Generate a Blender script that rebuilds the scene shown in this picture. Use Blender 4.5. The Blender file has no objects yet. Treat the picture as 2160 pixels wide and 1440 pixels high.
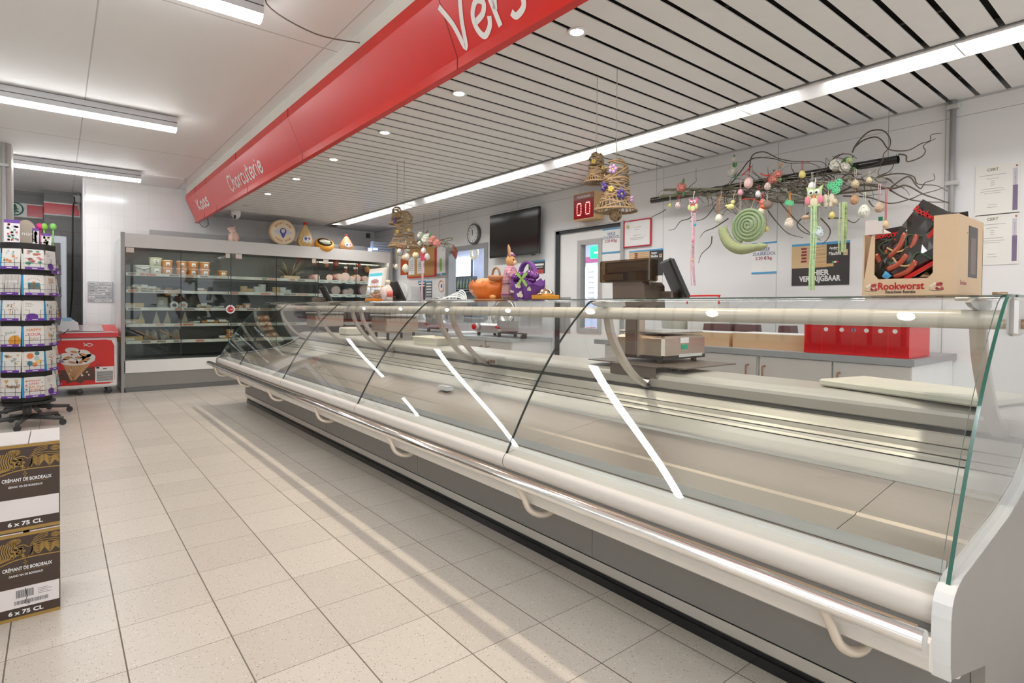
import bpy, math, random
from mathutils import Vector, Matrix
C = bpy.context.scene.collection
S = bpy.context.scene
PI = math.pi
random.seed(7)
# ------------------------------------------------------------ camera
F, YAW, PIT, ROL, CX, CY, H = 1192.98, .6827, -.0165, .0087, 1090.83, 669.09, 1.15
_f = Vector((math.sin(YAW)*math.cos(PIT), math.cos(YAW)*math.cos(PIT), math.sin(PIT)))
_r = Vector((math.cos(YAW), -math.sin(YAW), 0)); _u = _r.cross(_f)
RR = math.cos(ROL)*_r + math.sin(ROL)*_u; UU = -math.sin(ROL)*_r + math.cos(ROL)*_u
cam = bpy.data.cameras.new('camera'); camo = bpy.data.objects.new('camera', cam); C.objects.link(camo)
cam.sensor_width = 36; cam.lens = F*36/2160; cam.clip_start = .02; cam.clip_end = 100
cam.shift_x = (1080-CX)/2160; cam.shift_y = (CY-720)/2160
camo.matrix_world = Matrix(((RR.x, UU.x, -_f.x, 0), (RR.y, UU.y, -_f.y, 0), (RR.z, UU.z, -_f.z, H), (0, 0, 0, 1)))
S.camera = camo
def P(x, y, X=None, Y=None, Z=None):      # point of the place seen at a photo pixel, on a known plane
    d = RR*((x-CX)/F) - UU*((y-CY)/F) + _f
    t = X/d.x if X is not None else (Y/d.y if Y is not None else (Z-H)/d.z)
    return Vector((0, 0, H)) + d*t
# ------------------------------------------------------------ render look
S.view_settings.view_transform = 'Standard'; S.view_settings.look = 'None'
S.view_settings.gamma = 1; S.view_settings.use_curve_mapping = False
S.view_settings.exposure = 0.95
S.cycles.max_bounces = 9; S.cycles.diffuse_bounces = 4; S.cycles.glossy_bounces = 4
S.cycles.transmission_bounces = 6; S.cycles.transparent_max_bounces = 24
S.cycles.caustics_reflective = False; S.cycles.caustics_refractive = False
S.cycles.sample_clamp_indirect = 6; S.cycles.blur_glossy = .6
# ------------------------------------------------------------ world
W = bpy.data.worlds.new('world'); S.world = W; W.use_nodes = True
W.node_tree.nodes['Background'].inputs[0].default_value = (.93, .96, 1, 1)
W.node_tree.nodes['Background'].inputs[1].default_value = 1.5
# ------------------------------------------------------------ lights (the shop's lamps)
def area(name, loc, sx, sy, power, col=(1, 1, 1), rot=(0, 0, 0), spread=PI):
    l = bpy.data.lights.new(name, 'AREA'); l.shape = 'RECTANGLE'; l.size = sx; l.size_y = sy; l.energy = power; l.color = col; l.spread = spread
    o = bpy.data.objects.new(name, l); C.objects.link(o); o.location = loc; o.rotation_euler = rot
    return o
K_FIX, K_TROUGH, K_SPOT = 13.5, 9.5, 24
for yy in (.4, 2.9, 5.4, 8.0):
    area('trough_lamp', (3.68, yy, 2.585), .10, 2.3, K_TROUGH, (1, .985, .96))
for k in range(9):
    yy = 9.565-k*1.075
    if yy > 8: continue
    l = bpy.data.lights.new('downlight_lamp', 'SPOT'); l.energy = K_SPOT; l.spot_size = 1.7; l.spot_blend = .5; l.shadow_soft_size = .035; l.color = (1, .86, .70)
    o = bpy.data.objects.new('downlight_lamp', l); C.objects.link(o); o.location = (2.03, yy, 2.525)
# ------------------------------------------------------------ materials
MATS = {}
def mat(name, col=(.8, .8, .8), rough=.5, metal=0, spec=.5, emit=None, es=1, alpha=None, aniso=0, noise=None, coat=0, sss=0):
    if name in MATS: return MATS[name]
    m = bpy.data.materials.new(name); m.use_nodes = True; MATS[name] = m
    nt = m.node_tree; b = nt.nodes['Principled BSDF']
    c = tuple(col)+(1,)
    b.inputs['Base Color'].default_value = c; b.inputs['Roughness'].default_value = rough
    b.inputs['Metallic'].default_value = metal; b.inputs['Specular IOR Level'].default_value = spec
    if coat: b.inputs['Coat Weight'].default_value = coat; b.inputs['Coat Roughness'].default_value = .05
    if emit: b.inputs['Emission Color'].default_value = tuple(emit)+(1,); b.inputs['Emission Strength'].default_value = es
    if alpha is not None: b.inputs['Alpha'].default_value = alpha
    n = nt.nodes.new('ShaderNodeTexNoise'); g = nt.nodes.new('ShaderNodeNewGeometry')
    nt.links.new(g.outputs['Position'], n.inputs['Vector'])
    sc, amt = noise if noise else (9, .03)
    n.inputs['Scale'].default_value = sc; n.inputs['Detail'].default_value = 3
    hs = nt.nodes.new('ShaderNodeMix'); hs.data_type = 'RGBA'; hs.blend_type = 'MULTIPLY'
    mr = nt.nodes.new('ShaderNodeMapRange'); mr.inputs['To Min'].default_value = 1-amt*2; mr.inputs['To Max'].default_value = 1+amt*0.6
    nt.links.new(n.outputs['Fac'], mr.inputs['Value'])
    hs.inputs[0].default_value = 1; hs.inputs[6].default_value = c
    nt.links.new(mr.outputs['Result'], hs.inputs[7]); nt.links.new(hs.outputs[2], b.inputs['Base Color'])
    return m
def glass(name, tint=(.96, .985, .975), ior=1.5, rough=0, dirt=0, dcol=(.8, .8, .8)):
    if name in MATS: return MATS[name]
    m = bpy.data.materials.new(name); m.use_nodes = True; MATS[name] = m; nt = m.node_tree
    for n in list(nt.nodes): nt.nodes.remove(n)
    o = nt.nodes.new('ShaderNodeOutputMaterial'); t = nt.nodes.new('ShaderNodeBsdfTransparent'); gl = nt.nodes.new('ShaderNodeBsdfGlossy')
    fr = nt.nodes.new('ShaderNodeFresnel'); fr.inputs[0].default_value = ior; mx = nt.nodes.new('ShaderNodeMixShader')
    geo = nt.nodes.new('ShaderNodeNewGeometry'); inv = nt.nodes.new('ShaderNodeMix'); inv.data_type = 'VECTOR'
    # same fresnel from either side of the pane
    sgn = nt.nodes.new('ShaderNodeVectorMath'); sgn.operation = 'SCALE'; mth = nt.nodes.new('ShaderNodeMath'); mth.operation = 'MULTIPLY_ADD'
    mth.inputs[1].default_value = -2; mth.inputs[2].default_value = 1
    dot = nt.nodes.new('ShaderNodeVectorMath'); dot.operation = 'DOT_PRODUCT'; ab = nt.nodes.new('ShaderNodeMath'); ab.operation = 'ABSOLUTE'
    nt.links.new(geo.outputs['Normal'], dot.inputs[0]); nt.links.new(geo.outputs['Incoming'], dot.inputs[1]); nt.links.new(dot.outputs['Value'], ab.inputs[0])
    om = nt.nodes.new('ShaderNodeMath'); om.operation = 'SUBTRACT'; om.inputs[0].default_value = 1; nt.links.new(ab.outputs[0], om.inputs[1])
    pw = nt.nodes.new('ShaderNodeMath'); pw.operation = 'POWER'; pw.inputs[1].default_value = 5; nt.links.new(om.outputs[0], pw.inputs[0])
    ma = nt.nodes.new('ShaderNodeMath'); ma.operation = 'MULTIPLY_ADD'; f0 = ((ior-1)/(ior+1))**2
    ma.inputs[1].default_value = 1-f0; ma.inputs[2].default_value = f0; nt.links.new(pw.outputs[0], ma.inputs[0])
    for q in (fr, inv, sgn, mth): nt.nodes.remove(q)
    t.inputs[0].default_value = tuple(tint)+(1,); gl.inputs['Roughness'].default_value = rough
    nt.links.new(ma.outputs[0], mx.inputs[0]); nt.links.new(t.outputs[0], mx.inputs[1]); nt.links.new(gl.outputs[0], mx.inputs[2])
    last = mx
    if dirt:
        df = nt.nodes.new('ShaderNodeBsdfDiffuse'); df.inputs[0].default_value = tuple(dcol)+(1,); m2 = nt.nodes.new('ShaderNodeMixShader'); m2.inputs[0].default_value = dirt
        nt.links.new(mx.outputs[0], m2.inputs[1]); nt.links.new(df.outputs[0], m2.inputs[2]); last = m2
    nt.links.new(last.outputs[0], o.inputs[0])
    return m
def grid_mat(name, base, line, sx, sy, ox, oy, gx, gy, ax=('X', 'Y'), rough=.5, speck=None, vary=.03, lineamt=1, spec=.5, coat=0, half=False):
    """tiles/blocks/panels: base colour with joint lines on a world-aligned grid"""
    m = bpy.data.materials.new(name); m.use_nodes = True; MATS[name] = m; nt = m.node_tree; L = nt.links.new
    b = nt.nodes['Principled BSDF']; b.inputs['Specular IOR Level'].default_value = spec; b.inputs['Coat Weight'].default_value = coat
    g = nt.nodes.new('ShaderNodeNewGeometry'); sp = nt.nodes.new('ShaderNodeSeparateXYZ'); L(g.outputs['Position'], sp.inputs[0])
    def mth(op, a, b_=None, c_=None):
        n = nt.nodes.new('ShaderNodeMath'); n.operation = op
        for i, v in enumerate((a, b_, c_)):
            if v is None: continue
            if isinstance(v, (int, float)): n.inputs[i].default_value = v
            else: L(v, n.inputs[i])
        return n.outputs[0]
    v = mth('DIVIDE', mth('SUBTRACT', sp.outputs[ax[1]], oy), sy)
    u = mth('DIVIDE', mth('SUBTRACT', sp.outputs[ax[0]], ox), sx)
    if half: u = mth('ADD', u, mth('MULTIPLY', mth('MODULO', mth('FLOOR', v), 2), .5))
    fu, fv = mth('FRACT', u), mth('FRACT', v)
    du = mth('MULTIPLY', mth('MINIMUM', fu, mth('SUBTRACT', 1, fu)), sx); dv = mth('MULTIPLY', mth('MINIMUM', fv, mth('SUBTRACT', 1, fv)), sy)
    ln = mth('MAXIMUM', mth('LESS_THAN', du, gx/2), mth('LESS_THAN', dv, gy/2))
    cb = nt.nodes.new('ShaderNodeCombineXYZ'); L(mth('FLOOR', u), cb.inputs[0]); L(mth('FLOOR', v), cb.inputs[1])
    wn = nt.nodes.new('ShaderNodeTexWhiteNoise'); L(cb.outputs[0], wn.inputs['Vector'])
    mr = nt.nodes.new('ShaderNodeMapRange'); mr.inputs['To Min'].default_value = 1-vary; mr.inputs['To Max'].default_value = 1+vary*.5; L(wn.outputs['Value'], mr.inputs['Value'])
    mx = nt.nodes.new('ShaderNodeMix'); mx.data_type = 'RGBA'; mx.blend_type = 'MULTIPLY'; mx.inputs[0].default_value = 1
    mx.inputs[6].default_value = tuple(base)+(1,); L(mr.outputs[0], mx.inputs[7]); out = mx.outputs[2]
    if speck:
        for (sc, th, col) in speck:
            vo = nt.nodes.new('ShaderNodeTexVoronoi'); vo.inputs['Scale'].default_value = sc; L(g.outputs['Position'], vo.inputs['Vector'])
            rnd = nt.nodes.new('ShaderNodeSeparateColor'); L(vo.outputs['Color'], rnd.inputs[0])
            near = mth('LESS_THAN', vo.outputs['Distance'], mth('MULTIPLY', rnd.outputs[0], th))
            m2 = nt.nodes.new('ShaderNodeMix'); m2.data_type = 'RGBA'; L(near, m2.inputs[0]); L(out, m2.inputs[6]); m2.inputs[7].default_value = tuple(col)+(1,); out = m2.outputs[2]
    m3 = nt.nodes.new('ShaderNodeMix'); m3.data_type = 'RGBA'; L(mth('MULTIPLY', ln, lineamt), m3.inputs[0]); L(out, m3.inputs[6]); m3.inputs[7].default_value = tuple(line)+(1,)
    L(m3.outputs[2], b.inputs['Base Color'])
    rg = mth('MULTIPLY_ADD', ln, .4, rough); L(rg, b.inputs['Roughness'])
    bp = nt.nodes.new('ShaderNodeBump'); bp.inputs['Strength'].default_value = .4; bp.inputs['Distance'].default_value = .002; bp.invert = True; L(ln, bp.inputs['Height']); L(bp.outputs[0], b.inputs['Normal'])
    return m
def brushed(name, col, rough=.3, sc=(1, 1, 1), metal=1):
    if name in MATS: return MATS[name]
    m = bpy.data.materials.new(name); m.use_nodes = True; MATS[name] = m; nt = m.node_tree; L = nt.links.new
    b = nt.nodes['Principled BSDF']; b.inputs['Metallic'].default_value = metal; b.inputs['Base Color'].default_value = tuple(col)+(1,)
    g = nt.nodes.new('ShaderNodeNewGeometry'); mp = nt.nodes.new('ShaderNodeMapping'); mp.inputs['Scale'].default_value = sc
    n = nt.nodes.new('ShaderNodeTexNoise'); n.inputs['Scale'].default_value = 60; n.inputs['Detail'].default_value = 4
    mr = nt.nodes.new('ShaderNodeMapRange'); mr.inputs['To Min'].default_value = rough-.08; mr.inputs['To Max'].default_value = rough+.1
    L(g.outputs['Position'], mp.inputs[0]); L(mp.outputs[0], n.inputs['Vector']); L(n.outputs['Fac'], mr.inputs[0]); L(mr.outputs[0], b.inputs['Roughness'])
    return m
white = mat('white_paint', (.88, .88, .875), .5)
ceilm = mat('ceiling_white', (.84, .84, .83), .6)
slatm = mat('slat_white', (.90, .90, .89), .4)
dark = mat('dark_void', (.05, .048, .045), .8)
black = mat('black_plastic', (.02, .02, .02), .4)
blackg = mat('gloss_black', (.012, .012, .012), .08)
red = mat('red_enamel', (.72, .016, .010), .33, spec=.35, coat=.12)
redp = mat('red_plastic', (.72, .01, .015), .3)
alu = brushed('aluminium', (.78, .77, .75), .32, (1, .02, 1))
cream = mat('cream_enamel', (.80, .76, .70), .35)
chrome = mat('chrome', (.85, .84, .82), .14, 1)
steel = brushed('steel_deck', (.45, .395, .345), .42, (1, .03, 1), .8)
steelp = brushed('steel_plate', (.56, .53, .48), .40, (1, .02, 1), .45)
graym = mat('grey_panel', (.29, .28, .265), .42, spec=.4)
greyl = mat('light_grey', (.55, .55, .54), .45)
greyd = mat('dark_grey', (.11, .11, .11), .5)
silver = mat('silver_paint', (.62, .61, .59), .35, .3)
bronze = mat('bronze_metal', (.55, .40, .28), .3, .8)
creamp = mat('cream_plastic', (.86, .83, .70), .35)
paper = mat('paper', (.88, .88, .87), .7)
card_b = mat('cardboard', (.74, .50, .29), .7)
wtop = mat('grey_laminate', (.34, .36, .37), .4)
cab = mat('cabinet_front', (.66, .64, .61), .45)
G = glass('clear_glass', (.975, .99, .985))
Gtop = glass('top_glass', (.95, .98, .97))
Gedge = mat('glass_edge', (.02, .13, .10), .1, spec=.8)
Gcool = glass('door_glass', (.88, .92, .90), 1.38)
smoke = glass('smoked_plastic', (.45, .36, .27), 1.55, .02, .06, (.3, .25, .2))
clearp = glass('clear_plastic', (.90, .91, .90), 1.5, .05, .10)
def colm(r, g, b, rough=.5, **k):
    return mat('tone_%d_%d_%d_%d' % (r*100, g*100, b*100, rough*100), (r, g, b), rough, **k)
# ------------------------------------------------------------ mesh builder
class B:
    def __init__(s): s.v = []; s.f = []; s.m = []; s.sm = []; s.mats = []
    def mi(s, m):
        if m not in s.mats: s.mats.append(m)
        return s.mats.index(m)
    def add(s, vs, fs, m, smooth=False, T=None):
        o = len(s.v); i = s.mi(m)
        s.v += [(T @ Vector(p)) if T else Vector(p) for p in vs]
        for f in fs: s.f.append([o+k for k in f]); s.m.append(i); s.sm.append(smooth)
        return s
    def box(s, a, b, m, T=None, bev=0):
        x0, y0, z0 = a; x1, y1, z1 = b
        x0, x1 = min(x0, x1), max(x0, x1); y0, y1 = min(y0, y1), max(y0, y1); z0, z1 = min(z0, z1), max(z0, z1)
        if bev:
            bev = min(bev, (x1-x0)/2.01, (y1-y0)/2.01, (z1-z0)/2.01)
            vs = []; 
            for (zz, i) in ((z0, bev), (z0+bev, 0), (z1-bev, 0), (z1, bev)):
                c = bev if i == 0 else bev*1.6
                X0, X1, Y0, Y1 = x0+i, x1-i, y0+i, y1-i
                c = min(bev, (X1-X0)/2.01, (Y1-Y0)/2.01)
                vs += [(X0+c, Y0, zz), (X1-c, Y0, zz), (X1, Y0+c, zz), (X1, Y1-c, zz), (X1-c, Y1, zz), (X0+c, Y1, zz), (X0, Y1-c, zz), (X0, Y0+c, zz)]
            fs = [list(range(7, -1, -1)), list(range(24, 32))]
            for r in range(3):
                for k in range(8): fs.append([r*8+k, r*8+(k+1) % 8, (r+1)*8+(k+1) % 8, (r+1)*8+k])
            return s.add(vs, fs, m, False, T)
        vs = [(x0, y0, z0), (x1, y0, z0), (x1, y1, z0), (x0, y1, z0), (x0, y0, z1), (x1, y0, z1), (x1, y1, z1), (x0, y1, z1)]
        return s.add(vs, [(3, 2, 1, 0), (4, 5, 6, 7), (0, 1, 5, 4), (1, 2, 6, 5), (2, 3, 7, 6), (3, 0, 4, 7)], m, False, T)
    def tube(s, pts, r, m, n=8, cap=True, closed=False, T=None):
        pts = [Vector(p) for p in pts]; N = len(pts)
        rs = r if isinstance(r, (list, tuple)) else [r]*N
        vs = []; up = None
        for i, p in enumerate(pts):
            if closed: d = pts[(i+1) % N]-pts[i-1]
            else: d = pts[min(i+1, N-1)]-pts[max(i-1, 0)]
            if d.length < 1e-9: d = Vector((0, 0, 1))
            d.normalize()
            if up is None: up = Vector((0, 0, 1)) if abs(d.z) < .9 else Vector((1, 0, 0))
            a = up-d*up.dot(d)
            if a.length < 1e-4: a = d.orthogonal()
            a.normalize(); b = d.cross(a); up = a
            for k in range(n):
                t = 2*PI*k/n; vs.append(p+(a*math.cos(t)+b*math.sin(t))*rs[i])
        fs = []
        for i in range(N if closed else N-1):
            j = (i+1) % N
            for k in range(n): fs.append([i*n+k, i*n+(k+1) % n, j*n+(k+1) % n, j*n+k])
        s.add(vs, fs, m, True, T)
        if cap and not closed:
            o = len(s.v)-len(vs); i = s.mi(m)
            s.f += [[o+k for k in range(n-1, -1, -1)], [o+(N-1)*n+k for k in range(n)]]; s.m += [i, i]; s.sm += [False, False]
        return s
    def cyl(s, c, r, h, m, n=24, axis='Z', r2=None, T=None):
        d = {'X': Vector((h, 0, 0)), 'Y': Vector((0, h, 0)), 'Z': Vector((0, 0, h))}[axis]; c = Vector(c)
        return s.tube([c, c+d], [r, r if r2 is None else r2], m, n, T=T)
    def lathe(s, prof, m, c=(0, 0, 0), n=24, T=None, sx=1, sy=1):
        c = Vector(c); vs = []; N = len(prof)
        for (r, z) in prof:
            for k in range(n): t = 2*PI*k/n; vs.append(c+Vector((math.cos(t)*r*sx, math.sin(t)*r*sy, z)))
        fs = [[i*n+k, i*n+(k+1) % n, (i+1)*n+(k+1) % n, (i+1)*n+k] for i in range(N-1) for k in range(n)]
        if prof[0][0] > 1e-6: fs.append(list(range(n-1, -1, -1)))
        if prof[-1][0] > 1e-6: fs.append([(N-1)*n+k for k in range(n)])
        return s.add(vs, fs, m, True, T)
    def ell(s, c, rx, ry, rz, m, n=14, k=9, T=None):
        vs = []; c = Vector(c)
        pr = [(max(math.sin(PI*i/k), 1e-4), -math.cos(PI*i/k)) for i in range(k+1)]
        for (r, z) in pr:
            for j in range(n): t = 2*PI*j/n; vs.append(c+Vector((math.cos(t)*r*rx, math.sin(t)*r*ry, z*rz)))
        fs = [[i*n+j, i*n+(j+1) % n, (i+1)*n+(j+1) % n, (i+1)*n+j] for i in range(k) for j in range(n)]
        return s.add(vs, fs, m, True, T)
    def prism(s, prof, y0, y1, m, axis='Y', T=None, smooth=False, closed=True, thick=None):
        """closed profile (a,b) extruded along axis: Y -> (a,y,b); X -> (x,a,b); Z -> (a,b,z)"""
        def p3(a, b, t): return {'Y': (a, t, b), 'X': (t, a, b), 'Z': (a, b, t)}[axis]
        n = len(prof); vs = [p3(a, b, y0) for a, b in prof]+[p3(a, b, y1) for a, b in prof]
        fs = [[i, (i+1) % n, n+(i+1) % n, n+i] for i in range(n)]
        s.add(vs, fs, m, smooth, T)
        o = len(s.v)-2*n; i = s.mi(m)
        s.f += [[o+k for k in range(n)], [o+n+k for k in range(n-1, -1, -1)]]; s.m += [i, i]; s.sm += [False, False]
        return s
    def quad(s, a, b, c, d, m): return s.add([a, b, c, d], [(0, 1, 2, 3)], m)
    def poly(s, pts, m): return s.add(pts, [list(range(len(pts)))], m)
    def text(s, body, origin, right, up, size, m, align='CENTER', th=.0006, bold=0, sx=1, space=1):
        o = text_mesh(body, align, bold, space); right = Vector(right).normalized(); up = Vector(up).normalized(); n = right.cross(up)
        origin = Vector(origin)
        vs = [origin+right*(p[0]*size*sx)+up*(p[1]*size)+n*(p[2]*th*2) for p in o[0]]
        return s.add(vs, o[1], m)
    def build(s, name, parent=None, label=None, cat=None, group=None, kind=None, origin=None, smooth_all=None):
        me = bpy.data.meshes.new(name)
        off = Vector((0, 0, 0)); top = parent is None
        if top:
            if origin is not None: off = Vector(origin)
            elif kind != 'structure':
                xs = [v.x for v in s.v]; ys = [v.y for v in s.v]; zs = [v.z for v in s.v]
                off = Vector(((min(xs)+max(xs))/2, (min(ys)+max(ys))/2, min(zs)))
        else: off = root_off(parent)
        me.from_pydata([tuple(v-off) for v in s.v], [], s.f)
        for m in s.mats: me.materials.append(m)
        me.polygons.foreach_set('material_index', s.m); me.polygons.foreach_set('use_smooth', s.sm)
        me.update(); me.validate()
        o = bpy.data.objects.new(name, me); C.objects.link(o)
        if top: o.location = off
        else: o.parent = parent
        tag(o, label, cat, group, kind)
        return o
def root_off(p):
    while p.parent: p = p.parent
    if p.get('_local'): return Vector((0, 0, 0))
    return Vector(p.location)
def tag(o, label=None, cat=None, group=None, kind=None):
    if label: o['label'] = label
    if cat: o['category'] = cat
    if group: o['group'] = group
    if kind: o['kind'] = kind
def thing(name, label, cat, loc=(0, 0, 0), rot=None, group=None, local=False):
    o = bpy.data.objects.new(name, None); C.objects.link(o); o.location = loc
    if rot is not None: o.rotation_euler = rot if isinstance(rot, (tuple, list)) else (0, 0, rot)
    o.empty_display_size = .05
    if local: o['_local'] = 1
    tag(o, label, cat, group); return o
def dup(o, loc, rot=None, label=None, group=None, scale=None):
    def cp(q, par):
        c = q.copy(); C.objects.link(c); c.parent = par
        for ch in q.children: cp(ch, c)
        return c
    r = cp(o, None); r.location = loc
    if rot is not None: r.rotation_euler = rot if isinstance(rot, (tuple, list)) else (0, 0, rot)
    if scale: r.scale = (scale,)*3 if isinstance(scale, (int, float)) else scale
    if label: r['label'] = label
    if group: r['group'] = group
    return r
_tc = {}
def text_mesh(body, align, bold, space=1):
    k = (body, align, bold, space)
    if k in _tc: return _tc[k]
    cu = bpy.data.curves.new('t', 'FONT'); cu.body = body; cu.align_x = align; cu.size = 1; cu.extrude = .5; cu.offset = bold; cu.resolution_u = 3; cu.space_character = space
    o = bpy.data.objects.new('t', cu); C.objects.link(o)
    dg = bpy.context.evaluated_depsgraph_get(); me = bpy.data.meshes.new_from_object(o.evaluated_get(dg))
    vs = [tuple(v.co) for v in me.vertices]; fs = [list(p.vertices) for p in me.polygons]
    bpy.data.objects.remove(o); bpy.data.curves.remove(cu); bpy.data.meshes.remove(me)
    _tc[k] = (vs, fs); return _tc[k]
def ribbon(b, pts, w, org, right, up, m, lift=.002, closed=False):
    """flat stroke of given width on the plane spanned by right/up"""
    right = Vector(right).normalized(); up = Vector(up).normalized(); n = right.cross(up); org = Vector(org)
    P2 = [Vector((p[0], p[1])) for p in pts]; N = len(P2); vs = []
    for i, p in enumerate(P2):
        d = P2[min(i+1, N-1)]-P2[max(i-1, 0)]
        if d.length < 1e-9: d = Vector((1, 0))
        d.normalize(); q = Vector((-d.y, d.x))*(w[i] if isinstance(w, list) else w)/2
        for e in (p+q, p-q): vs.append(org+right*e.x+up*e.y+n*lift)
    b.add(vs, [[2*i, 2*i+1, 2*i+3, 2*i+2] for i in range(N-1)], m)
def smoothp(pts, k=5):
    pts = [Vector(p) for p in pts]; out = []
    for i in range(len(pts)-1):
        p0 = pts[max(i-1, 0)]; p1 = pts[i]; p2 = pts[i+1]; p3 = pts[min(i+2, len(pts)-1)]
        for j in range(k):
            t = j/k; out.append(.5*((2*p1)+(p2-p0)*t+(2*p0-5*p1+4*p2-p3)*t*t+(3*p1-p0-3*p2+p3)*t**3))
    out.append(pts[-1]); return out
exec_order = []
# ============================================================ the room
WX, BY, LZ, SZ = 4.6, 9.9, 2.90, 2.54
floorm = grid_mat('terrazzo_tiles', (.66, .615, .545), (.17, .145, .12), .3, .3, .1668, 2.1313, .0044, .0026, rough=.24, vary=.07,
                  speck=[(120, .30, (.42, .36, .28)), (65, .13, (.20, .16, .12)), (75, .22, (.78, .74, .68))], spec=.45)
b = B(); b.box((-8, -7, -.1), (7.5, 13, 0), floorm); b.build('floor', kind='structure')
tilew = grid_mat('wall_tiles', (.84, .83, .81), (.70, .69, .67), .15, .2, .3, .02, .003, .003, ax=('X', 'Z'), rough=.14, vary=.02, spec=.5)
blockm = grid_mat('grey_blocks', (.27, .265, .26), (.19, .185, .18), .40, .19, -.156, .0, .006, .006, ax=('X', 'Z'), rough=.6, vary=.05, half=True)
wallr = grid_mat('wall_panels', (.84, .84, .845), (.45, .45, .45), 1.13, 9, 2.275-1.13*4, 2.43, .005, .004, ax=('Y', 'Z'), rough=.42, vary=.005)
b = B(); b.box((.30, BY, 0), (WX+.1, BY+.12, LZ), tilew); b.box((.30, BY+.12, 0), (.36, 11.34, LZ), white); b.box((.278, BY-.012, 0), (.30, BY+.12, LZ), white)
b.build('wall_back', kind='structure')
b = B(); b.box((-6, 11.7, 0), (-.156, 11.85, LZ), blockm); b.box((-.156, 11.34, 0), (.30, 11.85, LZ), blockm); b.build('wall_alcove', kind='structure')
# right wall with openings for the window and the cold-room door
b = B()
def wr(y0, y1, z0, z1): b.box((WX, y0, z0), (WX+.12, y1, z1), wallr)
wr(-3, 3.92, 0, SZ+.05); wr(3.92, 4.90, 2.05, SZ+.05); wr(4.90, 6.38, 0, SZ+.05); wr(6.38, 7.30, 0, 1.0); wr(6.38, 7.30, 2.0, SZ+.05); wr(7.30, BY, 0, SZ+.05)
b.build('wall_right', kind='structure')
b = B(); b.box((-6.1, -7, 0), (-6, 11.85, LZ), mat('far_wall', (.55, .55, .54), .6)); b.build('wall_left', kind='structure')
# street side behind the camera: glazed front with a low wall
b = B(); b.box((-6, -6.1, 0), (WX, -6, .5), greyl); b.box((-6, -6.1, 2.6), (WX, -6, LZ), greyl)
for xx in (-6, -4, -2, 0, 2, 4): b.box((xx, -6.08, .5), (xx+.08, -6.0, 2.6), greyl)
b.build('wall_front', kind='structure')
b = B(); b.box((WX, -6.1, 0), (WX+.1, -3, SZ), white); b.build('wall_side', kind='structure')
# left ceiling with panel joints
ceilg = grid_mat('ceiling_panels', (.93, .93, .925), (.60, .60, .59), 1.22, 3.8, .19-1.22*6, 7.635-3.8*4, .008, .012, rough=.6, vary=.004)
b = B(); b.box((-6.1, -7, LZ), (1.66, 12, LZ+.1), ceilg); b.box((1.615, -7, SZ+.05), (1.66, BY, LZ+.02), white)
b.build('ceiling', kind='structure')
# slatted metal ceiling over the counter: broad slats with open joints, trough between
b = B(); pitch = .1525; k = -46
while True:
    y0 = .824+pitch*k+.014; y1 = y0+pitch-.028; k += 1
    if y0 > BY-.12: break
    if y0 < -6: continue
    y1 = min(y1, BY)
    for x0, x1 in ((1.62, 3.565), (3.795, WX)): b.box((x0, y0, SZ), (x1, y1, SZ+.006), slatm)
b.box((1.62, BY-.13, SZ), (WX, BY, SZ+.012), slatm)
b.box((1.6, -6.1, SZ+.07), (WX+.1, BY, SZ+.12), dark)
for xx in (2.4, 3.2, 4.2): b.box((xx, -6, SZ+.013), (xx+.02, BY, SZ+.05), dark)
b.build('ceiling_slats', kind='structure')
b = B(); b.box((WX-.012, -3, SZ-.012), (WX, BY, SZ), greyl); b.build('trim_1', kind='structure')
# light trough
t = thing('trough_light', 'long white reflector light set in the slatted ceiling behind the counter', 'ceiling light', (3.68, 4, SZ-.01))
refl = mat('reflector_white', (.78, .78, .78), .3, .1)
b = B(); b.prism([(3.565, SZ-.015), (3.572, SZ-.022), (3.63, SZ+.06), (3.73, SZ+.06), (3.788, SZ-.022), (3.795, SZ-.015), (3.735, SZ+.068), (3.625, SZ+.068)], -3, 9.55, refl); b.build('reflector', t)
for k in range(9):
    y = -.35+k*1.21; b = B(); b.box((3.575, y, SZ-.018), (3.785, y+.006, SZ+.055), alu); b.build('divider', t)
# ------------------------------------------------------------ red fascia beam
t = thing('sign_beam', 'long red fascia beam with white handwritten lettering hanging over the counter', 'sign', (1.6, 4, 2.39))
b = B(); prof = [(1.50, 2.80), (1.50, 2.723), (1.62, 2.446), (1.62, 2.391), (1.665, 2.391), (1.665, 2.50), (1.60, 2.80)]
b.prism(prof, -6, 9.72, red); b.build('fascia_panel', t)
b = B(); b.box((1.505, -6, 2.80), (1.56, 9.72, LZ), mat('cream_strip', (.85, .83, .76), .6)); b.build('ceiling_rail', t)
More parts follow.
